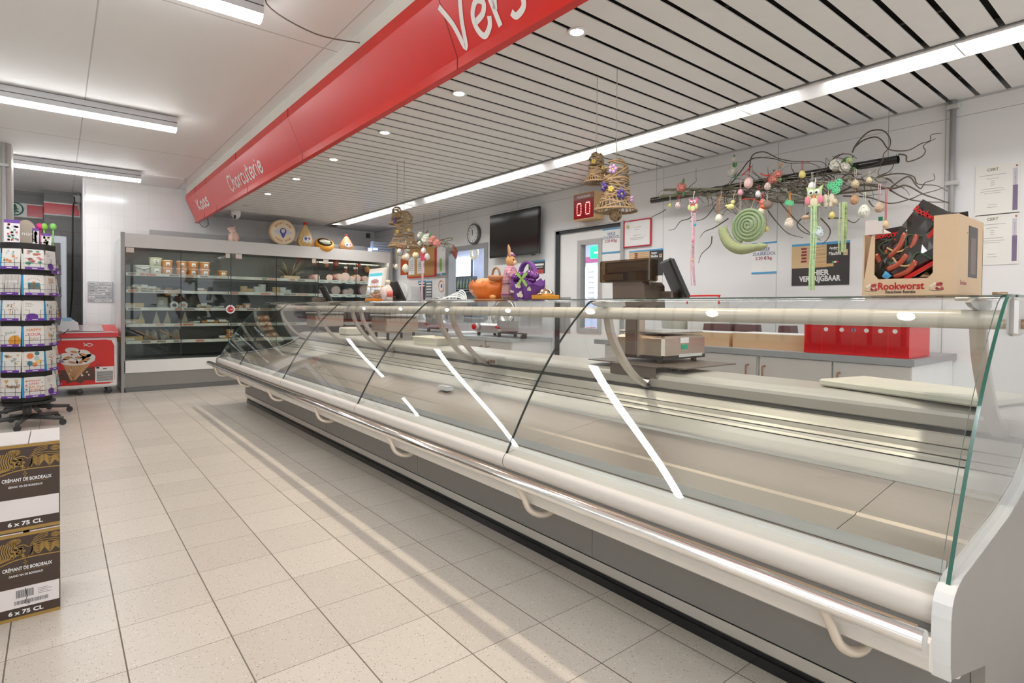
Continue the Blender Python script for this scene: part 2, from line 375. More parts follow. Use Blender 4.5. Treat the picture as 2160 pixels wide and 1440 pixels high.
# panel joints and end cap
jm = mat('joint_dark_red', (.30, .01, .01), .5); b = B()
for yy in (9.0, 8.25, 6.69, 4.9, 2.5, .7):
    b.box((1.497, yy, 2.723), (1.501, yy+.006, 2.80), jm); b.box((1.617, yy, 2.39), (1.6215, yy+.006, 2.446), jm)
    b.add([(1.4985, yy, 2.7225), (1.4985, yy+.006, 2.7225), (1.6185, yy+.006, 2.4455), (1.6185, yy, 2.4455)], [(0, 1, 2, 3)], jm)
b.build('panel_joint', t)
b = B(); b.prism([(x, z) for x, z in prof], 9.72, 9.735, jm); b.build('end_cap', t)
LET = {
 'V': (.50, [[(0, .95), (.16, .5), (.26, 0), (.34, .5), (.46, 1.0)]]),
 'e': (.34, [[(.06, .30), (.22, .36), (.28, .52), (.17, .62), (.05, .45), (.05, .2), (.14, 0), (.27, .10), (.31, .26)]]),
 'r': (.30, [[(.05, .62), (.10, .0)], [(.09, .3), (.16, .55), (.27, .62)]]),
 's': (.32, [[(.27, .60), (.14, .62), (.07, .5), (.22, .30), (.22, .08), (.08, .0), (.02, .10)]]),
 'K': (.42, [[(.06, 1.0), (.10, 0)], [(.36, .95), (.11, .48), (.38, 0)]]),
 'a': (.36, [[(.27, .55), (.14, .6), (.04, .35), (.09, .03), (.2, .1), (.27, .5)], [(.28, .6), (.28, .15), (.34, .02)]]),
 'C': (.42, [[(.36, .85), (.22, 1.0), (.06, .7), (.05, .25), (.2, 0), (.38, .18)]]),
 'h': (.36, [[(.06, 1.05), (.07, 0)], [(.08, .35), (.2, .6), (.28, .45), (.29, 0)]]),
 'c': (.30, [[(.26, .52), (.14, .62), (.04, .3), (.12, 0), (.27, .12)]]),
 'u': (.34, [[(.05, .6), (.07, .1), (.2, .03), (.27, .6)], [(.27, .6), (.30, 0)]]),
 't': (.28, [[(.13, .95), (.12, .1), (.24, .02)], [(.0, .62), (.27, .68)]]),
 'i': (.18, [[(.08, .6), (.09, 0)], [(.09, .78), (.11, .84)]]),
 'l': (.2, [[(.08, 1.05), (.10, 0)]])}
nr = Vector((0, -1, 0)); upv = Vector((-.12, 0, .277)).normalized()
b = B()
def word(w, ystart, ylen, hgt, vbase, wd):
    """write along the slanted face; letters run from far to near"""
    tot = sum(LET[c][0] for c in w); sc = ylen/tot; x = 0
    org = Vector((1.50, ystart, 2.723))+(-upv)*(vbase*.302)
    for c in w:
        for st in LET[c][1]:
            pts = smoothp([((x+px_)*sc, py_*hgt, 0) for px_, py_ in st], 5)
            ribbon(b, pts, wd, org, nr, upv, wlm, .0022)
        x += LET[c][0]
wlm = mat('letter_white', (.88, .86, .83), .5)
word('Kaas', 9.22, .72, .155, .78, .030)
word('Charcuterie', 7.32, 1.35, .17, .84, .024)
word('Vers', 2.52, .62, .25, .93, .030)
word('vlees', 1.72, .7, .22, .9, .03) if False else None
b.build('lettering', t)
b = B(); b.tube(smoothp([(1.66, 9.68, 2.40), (1.73, 9.72, 2.34), (1.80, 9.75, 2.38), (1.80, 9.8, 2.5)]), .004, black); 
tag(b.build('loose_cable'), 'thin loose cable loop at the far end of the red beam', 'cable')
w0 = P(562, 0, Z=2.89); w1 = P(770, 92, Z=2.84); b = B()
b.tube(smoothp([w0+Vector((0, -.3, .0)), w0+Vector((0, 0, -.02)), (w0+w1)/2+Vector((-.02, 0, -.07)), w1], 6), .004, mat('wire_brown', (.16, .14, .11), .6)); 
tag(b.build('hanging_wire'), 'thin dark wire sagging from the white ceiling to the red beam', 'wire')
# ------------------------------------------------------------ fluorescent fixtures on the left ceiling
diff = mat('lit_diffuser', (.9, .9, .9), .4, emit=(.985, .99, 1), es=K_FIX)
fixm = mat('fixture_grey', (.60, .60, .61), .35, .2)
def fixture(x1, y, label, x0=None, z=2.9):
    x0 = x1-1.55 if x0 is None else x0
    t = thing('ceiling_light', label, 'ceiling light', ((x0+x1)/2, y, 2.765), group='strip lights on the white ceiling')
    b = B(); b.box((x0, y-.045, 2.845), (x1, y+.045, 2.893), fixm); b.box((x0, y-.05, 2.838), (x1, y+.05, 2.844), black)
    b.box((x0, y-.05, 2.795), (x1, y+.05, 2.838), fixm); b.build('housing', t)
    b = B(); b.prism([(y-.05, 2.795), (y-.042, 2.772), (y-.02, 2.762), (y+.02, 2.762), (y+.042, 2.772), (y+.05, 2.795)], x0, x1-.003, diff, 'X'); b.build('diffuser', t)
    return t
fixture(.87, 6.15, 'grey strip light with bright tube left of the red beam, middle one in view', x0=-1.6)
fixture(.86, 8.95, 'farthest grey strip light, in front of the tiled back wall', x0=-1.6)
fixture(.91, 3.46, 'nearest strip light in view, cut by the top edge of the photo', x0=-1.6)
for (x1, y) in ((.90, .7), (.90, -2.0), (.9, -4.7), (-2.4, 8.9), (-2.4, 6.15), (-2.4, 3.4), (-2.4, .7), (-2.4, -2.0), (-2.4, -4.7)):
    fixture(x1, y, 'grey strip light in the rows on the white ceiling outside the picture', x0=x1-2.4)
b = B(); b.box((-1.6, 8.99, 2.885), (1.38, 9.03, 2.899), white); b.box((1.37, 8.99, 2.83), (1.40, 9.03, 2.899), chrome)
tag(b.build('cable_duct'), 'thin white cable duct along the ceiling behind the farthest strip light', 'cable duct')
# downlights
for k in range(9):
    yy = 9.565-k*1.075
    lit = yy < 8
    t = thing('downlight', ('lit' if lit else 'unlit')+' round recessed downlight, %s in the row over the counter' % ('1st from the back wall', '2nd from the back wall', '3rd from the back wall', '4th from the back wall', '5th from the back wall', '6th from the back wall', '7th from the back wall', '8th from the back wall', 'just outside the picture')[k], 'ceiling light', (2.03, yy, SZ-.006), group='recessed downlights')
    b = B(); b.lathe([(.034, .002), (.046, -.002), (.052, .0), (.052, .006), (.034, .006)], white, (2.03, yy, SZ-.006), 24); b.build('trim_ring', t)
    b = B(); b.cyl((2.03, yy, SZ-.0045), .034, .003, mat('lit_lamp', (1, 1, 1), .4, emit=(1, .95, .86), es=25) if lit else greyl, 20); b.build('lamp', t)
# dome camera
t = thing('security_camera', 'white dome security camera with black lens under the slatted ceiling', 'camera', (2.035, 9.05, 2.38))
b = B(); b.lathe([(.001, -.125), (.035, -.115), (.058, -.085), (.066, -.05), (.066, 0), (.001, 0)][::1], white, (2.035, 9.05, 2.54), 24); b.build('dome', t)
b = B(); b.ell((2.01, 8.998, 2.452), .016, .014, .016, black); b.ell((2.01, 9.0, 2.428), .016, .014, .014, black); b.build('lens', t)
# ------------------------------------------------------------ left: column, alcove signs, conduit
b = B(); b.box((-.85, 8.35, 0), (P(24, 400, Y=8.35).x, 8.75, LZ), mat('column_grey', (.48, .44, .40), .6)); b.build('wall_column', kind='structure')
b = B(); qx = P(8, 400, Y=8.32).x; b.tube([(qx, 8.32, .0), (qx, 8.32, LZ)], .018, fixm); b.box((qx-.04, 8.30, 2.64), (qx+.04, 8.35, 2.67), greyl)
tag(b.build('conduit'), 'vertical grey pipe clipped to the column at the left edge', 'pipe')
redb = mat('sign_red', (.60, .006, .02), .22); sgreen = mat('sign_green', (0, .16, .07), .4)
z0, z1 = P(130, 453, Y=11.34).z, P(130, 431, Y=11.34).z
t = thing('sign_band', 'red sign band with white edges across the grey block pier', 'sign', (.07, 11.32, z0))
b = B(); b.box((-.156, 11.315, z0-.02), (.285, 11.335, z1+.02), paper); b.build('backing', t)
b = B(); b.box((-.156, 11.309, z0), (.272, 11.3145, z1), redb); b.build('red_panel', t)
za, zb = P(40, 455, Y=11.7).z, P(40, 431, Y=11.7).z
t = thing('sign_band', 'white and red sign band with green tree emblem left of the block pier', 'sign', (-.5, 11.67, za))
b = B(); b.box((-1.4, 11.675, za-.02), (-.17, 11.695, zb+.02), paper); b.build('backing', t)
xr = P(57, 440, Y=11.68).x
b = B(); b.box((xr, 11.668, za), (-.17, 11.6745, zb), redb); b.build('red_panel', t)
c = P(31, 440, Y=11.67); b = B(); R_ = .095
b.tube([(c.x+R_*math.cos(a), 11.668, c.z+R_*math.sin(a)) for a in [2*PI*i/30 for i in range(30)]], .009, sgreen, 6, closed=True)
for (hw, zz, hh) in ((.03, .045, .05), (.05, .005, .06), (.065, -.04, .06)):
    b.add([(c.x-hw, 11.668, c.z+zz-.012), (c.x+hw, 11.668, c.z+zz-.012), (c.x, 11.668, c.z+zz+hh-.01)], [(0, 1, 2)], sgreen)
b.box((c.x-.008, 11.667, c.z-.075), (c.x+.008, 11.67, c.z-.04), sgreen); b.build('tree_emblem', t)
# socket and cable on the pier side
b = B(); b.tube([(.265, 11.25, LZ), (.265, 11.25, 2.62)], .012, greyl); s0 = P(170, 420, Y=11.2); b.box((s0.x-.09, 11.2, s0.z-.05), (s0.x+.005, 11.32, s0.z+.06), greyl, bev=.012)
sk = b.build('power_socket'); tag(sk, 'grey power socket block high beside the tiled wall edge', 'socket')
b = B(); q = P(157, 424, Y=11.2); b.tube(smoothp([(s0.x-.08, 11.2, s0.z+.03), (q.x, 11.2, q.z-.02), (q.x-.02, 11.2, q.z-.2), (q.x-.03, 11.2, 1.4), (q.x-.06, 11.2, .8), (q.x+.02, 11.1, .35)], 6), .010, black)
tag(b.build('power_cable'), 'black cable hanging down the grey block pier from the socket', 'cable')
# bits of a grey upright cabinet behind the card stands
t = thing('upright_cooler', 'pale blue-grey upright cabinet glimpsed behind the card stands', 'cabinet', (-.33, 10.6, 0))
b = B(); pale = mat('pale_blue_grey', (.52, .57, .62), .4); b.box((-.75, 10.2, 0), (P(141, 600, Y=10.2).x, 10.9, P(120, 497, Y=10.2).z), pale, bev=.01); b.build('body', t)
b = B(); b.box((-.62, 10.19, .3), (P(128, 600, Y=10.19).x, 10.199, P(120, 512, Y=10.19).z), greyd); b.build('door_glass', t)
# ============================================================ the deli counter
Y0, Y1 = .358, 7.25
JO = [.358, 1.85, 3.36, 4.87, 6.3, 7.25]
t = DC = thing('deli_counter', 'long curved-glass refrigerated deli counter with stainless deck and bumper rail', 'counter', (1.9, 3.8, 0))
b = B(); b.box((1.757, Y0+.02, 0), (2.55, Y1, .085), black); b.box((1.748, Y0+.02, .0), (1.757, Y1, .035), blackg); b.box((1.752, Y0+.02, .045), (1.757, Y1, .05), black); b.build('plinth', t)
b = B(); b.prism([(1.735, .062), (1.728, .07), (1.728, .108), (1.75, .11), (1.76, .062)], Y0, Y1, alu); b.build('kick_trim', t)
seams = [Y0, 1.62, 3.1, 4.63, 6.1, Y1-.0]
for a, c in zip(seams, seams[1:]):
    b = B(); b.box((1.732, a+.0015, .111), (1.76, c-.0015, .32), graym); b.build('front_panel', t)
b = B(); b.box((1.76, Y0, .09), (2.50, Y1, .42), greyd); b.build('body', t)
# bumper band: shelf profile below the rounded bumper
b = B(); b.prism([(1.63, .293), (1.50, .350), (1.415, .395), (1.400, .405), (1.398, .430), (1.400, .436), (1.40, .462), (1.415, .468), (1.452, .462), (1.50, .44), (1.73, .44), (1.73, .293)], Y0, Y1, cream); b.build('bumper_band', t)
b = B(); b.box((1.452, Y0, .44), (1.50, Y1, .485), mat('recess_shade', (.25, .24, .23), .6)); b.build('recess', t)  # shade of the recess under the bumper, put into this strip's dark colour
arc = [(1.475, .476)]
for i in range(21):
    a = math.radians(255-i*(255-130)/20); arc.append((1.478+.045*math.cos(a), .512+.040*math.sin(a)))
arc += [(1.50, .552), (1.53, .552), (1.53, .476)]
gx = lambda z: .53848*z**3-.87326*z**2+1.01072*z+1.07111
gp = [(gx(.545+.62*i/26), .545+.62*i/26) for i in range(27)]
th_ = math.radians(40.7); rr_ = .136; cx_ = gx(1.165)+rr_*math.sin(th_)
gp += [(cx_-rr_*math.sin(th_*(1-i/8)), 1.198-rr_*(1-math.cos(th_*(1-i/8)))) for i in range(1, 9)]+[(2.03, 1.198)]
def offs(pr, d):
    out = []
    for i in range(len(pr)):
        a = Vector(pr[max(i-1, 0)]); c = Vector(pr[min(i+1, len(pr)-1)]); q = (c-a).normalized(); out.append((pr[i][0]+q.y*d, pr[i][1]-q.x*d))
    return out
def sheet(b, pr, th, y0, y1, m, em=None, smooth=True):
    """bent pane: two skins and polished edges"""
    pi = offs(pr, th); n = len(pr)
    for src, fl in ((pr, 0), (pi, 1)):
        vs = [(a, y0, c) for a, c in src]+[(a, y1, c) for a, c in src]
        fs = [(i, i+1, n+i+1, n+i) if fl else (i, n+i, n+i+1, i+1) for i in range(n-1)]
        b.add(vs, fs, m, smooth)
    if em:
        for yy in (y0, y1):
            b.add([(a, yy, c) for a, c in pr]+[(a, yy, c) for a, c in pi], [(i, i+1, n+i+1, n+i) for i in range(n-1)], em)
jk = mat('seal_black', (.015, .02, .018), .3)
for i, (a, c) in enumerate(zip(JO, JO[1:])):
    b = B(); b.prism(arc, a+.002, c-.002, cream, smooth=False); b.build('bumper', t)
    b = B(); sheet(b, gp, .007, a+.002, c-.002, G, Gedge); b.build('front_glass', t)
    if i:
        b = B(); sheet(b, offs(gp, .0005), .008, a-.0022, a+.0022, jk, jk); b.prism(arc, a-.002, a+.002, jk); b.build('glass_seal', t)
b = B(); b.tube([(1.350, Y0-.005, .489), (1.350, Y1+.05, .489)], .021, chrome, 20); 
b.box((1.352, Y0+.01, .5095), (1.362, Y1, .5105), bronze); b.build('handrail', t)
for y in (.55, 1.65, 2.75, 3.87, 4.98, 6.03, 7.05):
    b = B(); b.tube(smoothp([(1.352, y, .475), (1.372, y-.012, .43), (1.39, y-.025, .385), (1.425, y-.04, .362), (1.47, y-.05, .36), (1.52, y-.05, .385), (1.56, y-.05, .40)], 4), .0115, mat('bracket_cream', (.74, .66, .56), .3, .4), 10); b.build('rail_bracket', t)
# deck, rear profile, worktop
dk = [(1.53, .552), (1.545, .560), (1.60, .572), (1.74, .584), (2.04, .618)]
b = B(); ys = [Y0+.01, .62, 1.85, 3.36, 4.87, 6.3, Y1]
b.box((1.50, Y0+.01, .44), (1.545, Y1, .5535), white); b.build('deck_front', t)
for i, (a, c) in enumerate(zip(ys, ys[1:])):
    b = B(); b.prism([(1.545, .556), (1.60, .570), (1.725, .581), (1.738, .587), (1.752, .583), (1.80, .589), (2.045, .617), (2.045, .45), (1.545, .45)], a+.001, c-.001, steel); b.build('deck_plate', t)
b = B(); b.prism([(1.545, .560), (1.553, .588), (1.556, .588), (1.552, .556)], Y0+.01, Y1, alu); b.build('price_rail', t)
b = B(); b.prism([(2.042, .617), (2.046, .627), (2.055, .628), (2.10, .634), (2.16, .644), (2.205, .655), (2.215, .657), (2.22, .40), (2.042, .40)], Y0+.01, Y1, steelp); b.build('rear_panel', t)
b = B(); b.prism([(2.225, .42), (2.225, .652), (2.27, .672), (2.31, .695), (2.345, .728), (2.40, .79), (2.40, .42)], Y0+.01, Y1, dark); b.build('air_duct', t)
for (xt, zt_, xb, zb_) in ((2.255, .6733, 2.220, .6600), (2.302, .6985, 2.265, .6757), (2.345, .7375, 2.312, .7006)):
    b = B(); b.prism([(xb, zb_-.003), (xb-.004, zb_+.001), (xb+.006, zb_+.010), (xt-.008, zt_-.004), (xt, zt_), (xt+.01, zt_-.002), (xb+.02, zb_-.003)], Y0+.01, Y1, steelp); b.build('louver', t)
b = B(); b.prism([(2.365, .752), (2.362, .756), (2.352, .795), (2.356, .808), (2.370, .816), (2.42, .828), (2.44, .830), (2.66, .830), (2.66, .80), (2.40, .80), (2.39, .752)], Y0+.01, Y1, steelp); b.build('worktop', t)
b = B(); b.box((2.45, Y0+.05, .1), (2.62, Y1-.05, .80), greyl); b.build('rear_body', t)
# power outlet in the rear fascia
yo = P(1042, 766, X=2.357).y; b = B(); b.box((2.345, yo-.05, .758), (2.358, yo+.05, .793), silver); b.box((2.342, yo-.028, .764), (2.346, yo+.028, .787), mat('outlet_brown', (.25, .12, .08), .4)); b.build('power_outlet', t)
# curved posts with a canopy tube
b = B()
tb = [(2.03+.030*math.cos(a), 1.129+.0275*math.sin(a)) for a in [math.radians(90+7.5*i) for i in range(25)]]+[(2.06, 1.1015), (2.06, 1.1565)]
b.prism(tb, Y0-.005, 7.0, mat('canopy_cream', (.80, .73, .63), .25), smooth=False); b.build('canopy_tube', t)
b = B(); b.box((1.99, Y0-.03, 1.085), (2.09, Y0-.006, 1.19), silver, bev=.008); b.cyl((2.04, Y0-.055, 1.118), .014, .03, bronze, 16, 'Y'); b.build('tube_end', t)
for y, yt in ((.423, .427), (1.828, 1.784), (3.207, 3.146), (3.386, 3.329), (4.672, 4.544), (4.854, 4.74), (5.718, 5.6), (6.95, 6.92)):
    b = B(); pts = smoothp([(2.045, y, 1.115), (2.07, y, 1.03), (2.12, y, .95), (2.19, y, .865), (2.27, y, .80), (2.352, y, .755)], 4)
    w = [.020+.010*(1-abs(i/(len(pts)-1)-.2)) for i in range(len(pts))]; vs = []
    for i, p in enumerate(pts):
        d = (pts[min(i+1, len(pts)-1)]-pts[max(i-1, 0)]).normalized(); q = Vector((d.z, 0, -d.x))
        for sy in (-.019, .019):
            for e in (-1, 1): vs.append(p+q*(e*w[i]*.42)+Vector((0, sy, 0)))
    fs = []
    for i in range(len(pts)-1):
        o, p_ = 4*i, 4*i+4
        for a_, c_ in ((0, 1), (1, 3), (3, 2), (2, 0)): fs.append((o+a_, o+c_, p_+c_, p_+a_))
    b.add(vs, fs, mat('post_metal', (.60, .55, .50), .32, .85), False)
    b.prism([(2.32, .765), (2.356, .80), (2.35, .755)], y-.019, y+.019, mat('post_metal'))
    b.build('support_post', t)
    b = B(); b.prism([(1.93, 1.176), (1.99, 1.189), (2.16, 1.186), (2.17, 1.165), (2.12, 1.150), (2.06, 1.148), (1.96, 1.165)], y-.006, y+.006, silver); b.build('glass_bracket', t)
    b = B(); b.box((1.985, y-.045, 1.182), (2.035, y-.008, 1.1915), silver, bev=.003); b.box((1.985, y+.008, 1.182), (2.035, y+.045, 1.1915), silver, bev=.003); b.build('glass_clamp', t)
# top glass
for i, (a, c) in enumerate(zip(JO, JO[1:])):
    b = B(); sheet(b, [(2.05, 1.199), (2.2, 1.199), (2.36, 1.199)], .007, a-.02 if i == 0 else a+.003, c-.003, Gtop, Gedge, False)
    b.add([(2.36, a+.003, 1.199), (2.36, c-.003, 1.199), (2.36, c-.003, 1.192), (2.36, a+.003, 1.192)], [(0, 1, 2, 3)], Gedge); b.build('top_glass', t)
b = B(); b.cyl((2.12, .39, 1.2), .018, .008, bronze, 20); b.build('glass_knob', t)
# end panels with end glass
sil = [(1.434, .385), (1.427, .42), (1.424, .47), (1.425, .515), (1.431, .540), (1.445, .557), (1.468, .568), (1.50, .577), (1.70, .592), (1.93, .612), (2.05, .632), (2.16, .655), (2.26, .695), (2.34, .745), (2.42, .80), (2.66, .84), (2.66, .06), (1.75, .06), (1.73, .30)]
endm = mat('end_silver', (.34, .325, .305), .42, .25)
for (a, c, q) in ((Y0-.028, Y0, 0), (Y1, Y1+.028, 1)):
    b = B(); b.prism(sil, a, c, endm); b.build('end_panel', t)
    b = B(); rim = [(x, z) for x, z in sil[:16]]; sheet(b, rim, -.004, a-.003, c+.003, mat('rim_white', (.80, .81, .81), .4), None, False); b.build('end_rim', t)
    ep = [(p[0]+.002, p[1]+.002) for p in gp]
    ya = (a+c)/2
    low = [(2.35, 1.17), (2.37, 1.08), (2.40, .86), (2.34, .750), (2.26, .70), (2.16, .66), (2.05, .637), (1.93, .617), (1.70, .597), (1.50, .582)]
    b = B(); pr = ep+low; n = len(pr)
    if q == 0:
        b.add([(x, ya-.003, z) for x, z in pr], [list(range(n))], G); b.add([(x, ya+.003, z) for x, z in pr], [list(range(n-1, -1, -1))], G)
        nn = len(gp); b.add([(x, ya-.004, z) for x, z in ep]+[(x, ya+.004, z) for x, z in ep], [(i, i+1, nn+i+1, nn+i) for i in range(nn-1)], Gedge)
        m2 = low[:3]; b.add([(x, ya-.003, z) for x, z in m2]+[(x, ya+.003, z) for x, z in m2], [(0, 1, 4, 3), (1, 2, 5, 4)], Gedge)
    else:
        b.add([(x, ya-.003, z) for x, z in pr], [list(range(n))], G)
    b.build('end_glass', t)
# ------------------------------------------------------------ things lying in and on the counter
bd = [(2.44, .915), (2.44, .40), (2.74, .36), (2.80, .92)]
b = B(); b.box((-.15, -.30, 0), (.15, .30, .028), mat('board_white', (.78, .77, .66), .35), bev=.006)
o = b.build('cutting_board', origin=(0, 0, 0)); o.location = (2.57, .72, .8345); o.rotation_euler = (0, 0, math.radians(-14)); tag(o, 'thick cream plastic cutting board on the counter worktop near the right end', 'cutting board')
q = P(932, 822, Z=.617); b = B(); b.box((q.x-.0, q.y-.06, .615), (q.x+.05, q.y+.06, .637), paper, bev=.002); b.box((q.x+.001, q.y-.06, .637), (q.x+.05, q.y+.06, .641), greyl)
tag(b.build('price_ticket_stack'), 'small stack of white price tickets on the stainless deck by the rear panel', 'price tickets')
# ============================================================ wall refrigerator
FY = 8.95; XA, XB = .655, 4.485
t = thing('wall_refrigerator', 'long grey wall refrigerator with sliding glass doors and lit shelves by the back wall', 'refrigerator', ((XA+XB)/2, 9.4, 0))
inside = mat('cooler_inside', (.16, .155, .15), .4)
b = B(); b.box((XA+.05, 9.72, .3), (XB-.05, 9.85, 2.02), inside); b.box((XA+.05, FY+.06, 1.93), (XB-.05, 9.85, 2.06), inside); b.box((XA+.05, FY+.06, .30), (XB-.05, 9.85, .40), greyd); b.build('liner', t)
b = B(); b.box((XA+.03, FY+.02, 0), (XB-.03, 9.85, .30), greyd); b.build('base_body', t)
b = B(); b.box((XA+.01, FY+.005, 1.905), (XB-.03, FY+.045, 2.085), mat('fascia_silver', (.70, .68, .66), .4)); b.build('fascia', t)
b = B(); b.box((XA+.35, 9.38, 2.06), (XB-.02, 9.44, 2.20), mat('duct_grey', (.42, .42, .42), .5)); b.build('top_duct', t)
b = B(); b.box((XA+.02, FY, .252), (XB-.03, FY+.05, .415), white); b.build('lower_band', t)
b = B(); b.box((XA+.02, FY+.012, .062), (XB-.03, FY+.03, .250), graym); b.box((XA+.02, FY, 0), (XB-.03, FY+.03, .060), mat('kick_grey', (.16, .16, .16), .45)); b.build('kick_panel', t)
for x0, x1, m in ((XA-.012, XA+.03, mat('side_grey', (.36, .35, .34), .45)), (XB-.03, XB+.012, mat('side_grey'))):
    b = B(); b.box((x0, FY, .0), (x1, 9.02, 2.095), m); b.box((x0+.004, 9.02, .02), (x1-.004, 9.86, 2.04), white); b.build('side_panel', t)
# shelves with price rails
SY = 9.07
zs = [P(262, y, Y=SY).z for y in (577, 613, 651, 686, 722)]
zs3 = [P(700, y, Y=SY).z for y in (591, 622)]+zs[2:]
railm = mat('price_rail', (.80, .76, .70), .4, emit=(1, .93, .85), es=.0)
secs = [(XA+.05, 1.93), (1.94, 3.20), (3.21, XB-.05)]
shm = mat('shelf_grey', (.40, .39, .38), .4)
rails = []
for si, (a, c) in enumerate(secs):
    for zi, z in enumerate(zs):
        b = B(); b.box((a, SY, z-.012), (c, 9.66, z), shm); sh = b.build('shelf', t)
        b = B(); b.box((a, SY-.014, z-.022), (c, SY-.001, z+.020), railm)
        x = a+.02; i = 0
        while x < c-.15 and si < 2:
            w_ = random.uniform(.05, .16); tone = random.choice([(.80, .45, .33), (.35, .30, .28), (.88, .86, .84), (.88, .86, .84), (.75, .25, .15)])
            b.box((x, SY-.0155, z-.012), (x+w_, SY-.0135, z+.012), colm(*tone)); x += w_+random.uniform(.0, .12)
        if si == 2:
            for x in (3.25, 3.47, 3.70, 3.95, 4.2):
                b.box((x, SY-.018, z-.03), (x+.16, SY-.0155, z+.02), paper); b.box((x+.02, SY-.0185, z-.008), (x+.10, SY-.018, z), greyd)
        b.build('price_rail', sh)
    b = B(); b.box((a, FY+.05, 1.918), (c, FY+.075, 1.93), mat('hidden_fill_glow', (1, 1, 1), emit=(1, .90, .76), es=9)); b.build('hidden_fill', t)  # unseen glowing strip added behind the fascia to brighten the shelves
    b = B(); b.box((a, SY+.02, .40), (c, 9.6, .43), greyd); b.build('bottom_tray', t)
for i in range(6):
    a = XA+.04+i*.632; c = a+.632
    yy = 8.985 if i in (0, 3, 4) else 8.998
    b = B(); b.box((a, yy, .42), (c, yy+.005, 1.915), Gcool); b.build('glass_door', t)
    b = B(); b.box((c-.006, yy-.003, .42), (c+.002, yy+.008, 1.915), black); b.build('door_edge', t)
for x in (260+6, 485, 485+12, 672-6, 672+10, 822):
    p = P(x, 540, Y=8.98); b = B(); b.box((p.x-.055 if x in (485, 666) else p.x, 8.978, 1.835), (p.x if x in (485, 666) else p.x+.085, 8.983, 1.90), mat('sticker_cream', (.78, .68, .60), .6)); b.build('sticker', t)
b = B(); p = P(486, 652, Y=8.96); b.cyl((p.x, 8.955, p.z), .062, .008, paper, 24, 'Y'); b.ell((p.x, 8.953, p.z-.003), .042, .003, .040, redb, 16, 8); b.box((p.x-.003, 8.952, p.z+.03), (p.x+.003, 8.954, p.z+.058), black)
b.text('1.100', (p.x, 8.949, p.z-.012), (1, 0, 0), (0, 0, 1), .03, paper); b.build('apple_sign', t)
# ---- goods on the shelves
def onshelf(px, k, y=9.2, z=None):
    """x position of a photo column on a shelf plane"""
    return P(px, 600, Y=y).x
orange = colm(.72, .27, .06, .35); cl = mat('clear_lid', (.75, .62, .48), .2)
def tub(r, h, body, lid, label=True, name='tub', lab='', cat='tub'):
    t = thing(name, lab, cat, (0, 0, 0), local=True)
    b = B(); b.lathe([(r*.84, 0), (r*.86, .003), (r*.97, h*.86), (r*.97, h*.9)], body, n=20); b.build('body', t)
    b = B(); b.lathe([(r*.97, h*.88), (r*1.03, h*.9), (r*1.03, h*.97), (r*.9, h), (.001, h)], lid, n=20); b.build('lid', t)
    if label:
        b = B(); b.box((-r*.30, -r*.985, h*.28), (r*.42, -r*.93, h*.72), paper); b.box((-r*.1, -r*.995, h*.34), (r*.3, -r*.985, h*.44), greyd); b.build('label_sticker', t)
    return t
T0 = tub(.068, .105, orange, cl, lab='x')
POS = ['1st', '2nd', '3rd', '4th', '5th', '6th', '7th']
first = True
for i, px in enumerate((352.7, 383.3, 407, 431)):
    for lv in (0, 1):
        l = 'orange tub with white label, %s of its pair, in the %s stack from the left' % (('bottom', 'top')[lv], POS[i])
        loc = (onshelf(px, 0), 9.2, zs[0]+.002+lv*.106)
        if first: T0.location = loc; T0['label'] = l; T0['group'] = 'orange tubs on the top shelf'; first = False
        else: dup(T0, loc, random.uniform(-.15, .15), l, 'orange tubs on the top shelf')
dup(T0, (onshelf(469, 0, 9.3), 9.3, zs[0]+.002), 0, 'single orange tub apart from the stacks on the top refrigerator shelf', 'orange tubs on the top shelf')
beige = colm(.62, .62, .50, .4)
T1 = tub(.078, .118, beige, beige, name='pail', cat='pail')
T1.location = (onshelf(328.5, 0), 9.2, zs[0]+.002); T1['label'] = 'beige pail with white label under another pail on the top shelf'
T1b = dup(T1, (onshelf(328, 0), 9.2, zs[0]+.122), 0, 'beige pail with dark diagonal handle on top of another pail')
b = B(); b.tube([(-.07, -.03, .10), (.0, -.082, .07), (.07, -.03, .105)], .005, black); b.build('handle', T1b)
T2 = tub(.088, .125, colm(.80, .80, .76, .35), white, name='pail', cat='pail'); T2.location = (onshelf(301.5, 0), 9.2, zs[0]+.002); T2['label'] = 'white pail with drooping black handle leftmost on the top shelf'
b = B(); b.tube(smoothp([(-.085, 0, .10), (-.05, -.08, .075), (0, -.10, .065), (.05, -.08, .075), (.085, 0, .10)], 3), .005, black); b.build('handle', T2)
# covered trays and packs
def pack(cols, w, d, h, film=True, name='meat_tray', lab='', cat='packaged food', lump=5, seed=1):
    rnd = random.Random(seed); t = thing(name, lab, cat, (0, 0, 0), local=True)
    b = B(); b.prism([(-w/2*.86, 0), (w/2*.86, 0), (w/2, h*.55), (w/2*.94, h*.55), (w/2*.82, h*.08), (-w/2*.82, h*.08), (-w/2*.94, h*.55), (-w/2, h*.55)], -d/2, d/2, cols[0]); b.build('tray', t)
    b = B()
    for k in range(lump):
        b.ell((rnd.uniform(-.3, .3)*w, rnd.uniform(-.32, .32)*d, h*.42), w*rnd.uniform(.14, .22), d*rnd.uniform(.12, .22), h*rnd.uniform(.3, .5), cols[1+k % (len(cols)-1)], 10, 6)
    b.build('food', t)
    if film:
        b = B(); b.box((-w*.15, -d/2-.002, h*.5), (w*.22, -d/2*.3, h*.95), paper); b.build('label_sticker', t)
    return t
dkp = colm(.04, .04, .045, .25); ylw = colm(.72, .50, .22, .5); brn = colm(.42, .20, .09, .5); crm = colm(.80, .72, .55, .5); pnk = colm(.72, .40, .36, .4); orr = colm(.80, .34, .06, .4)
items = []
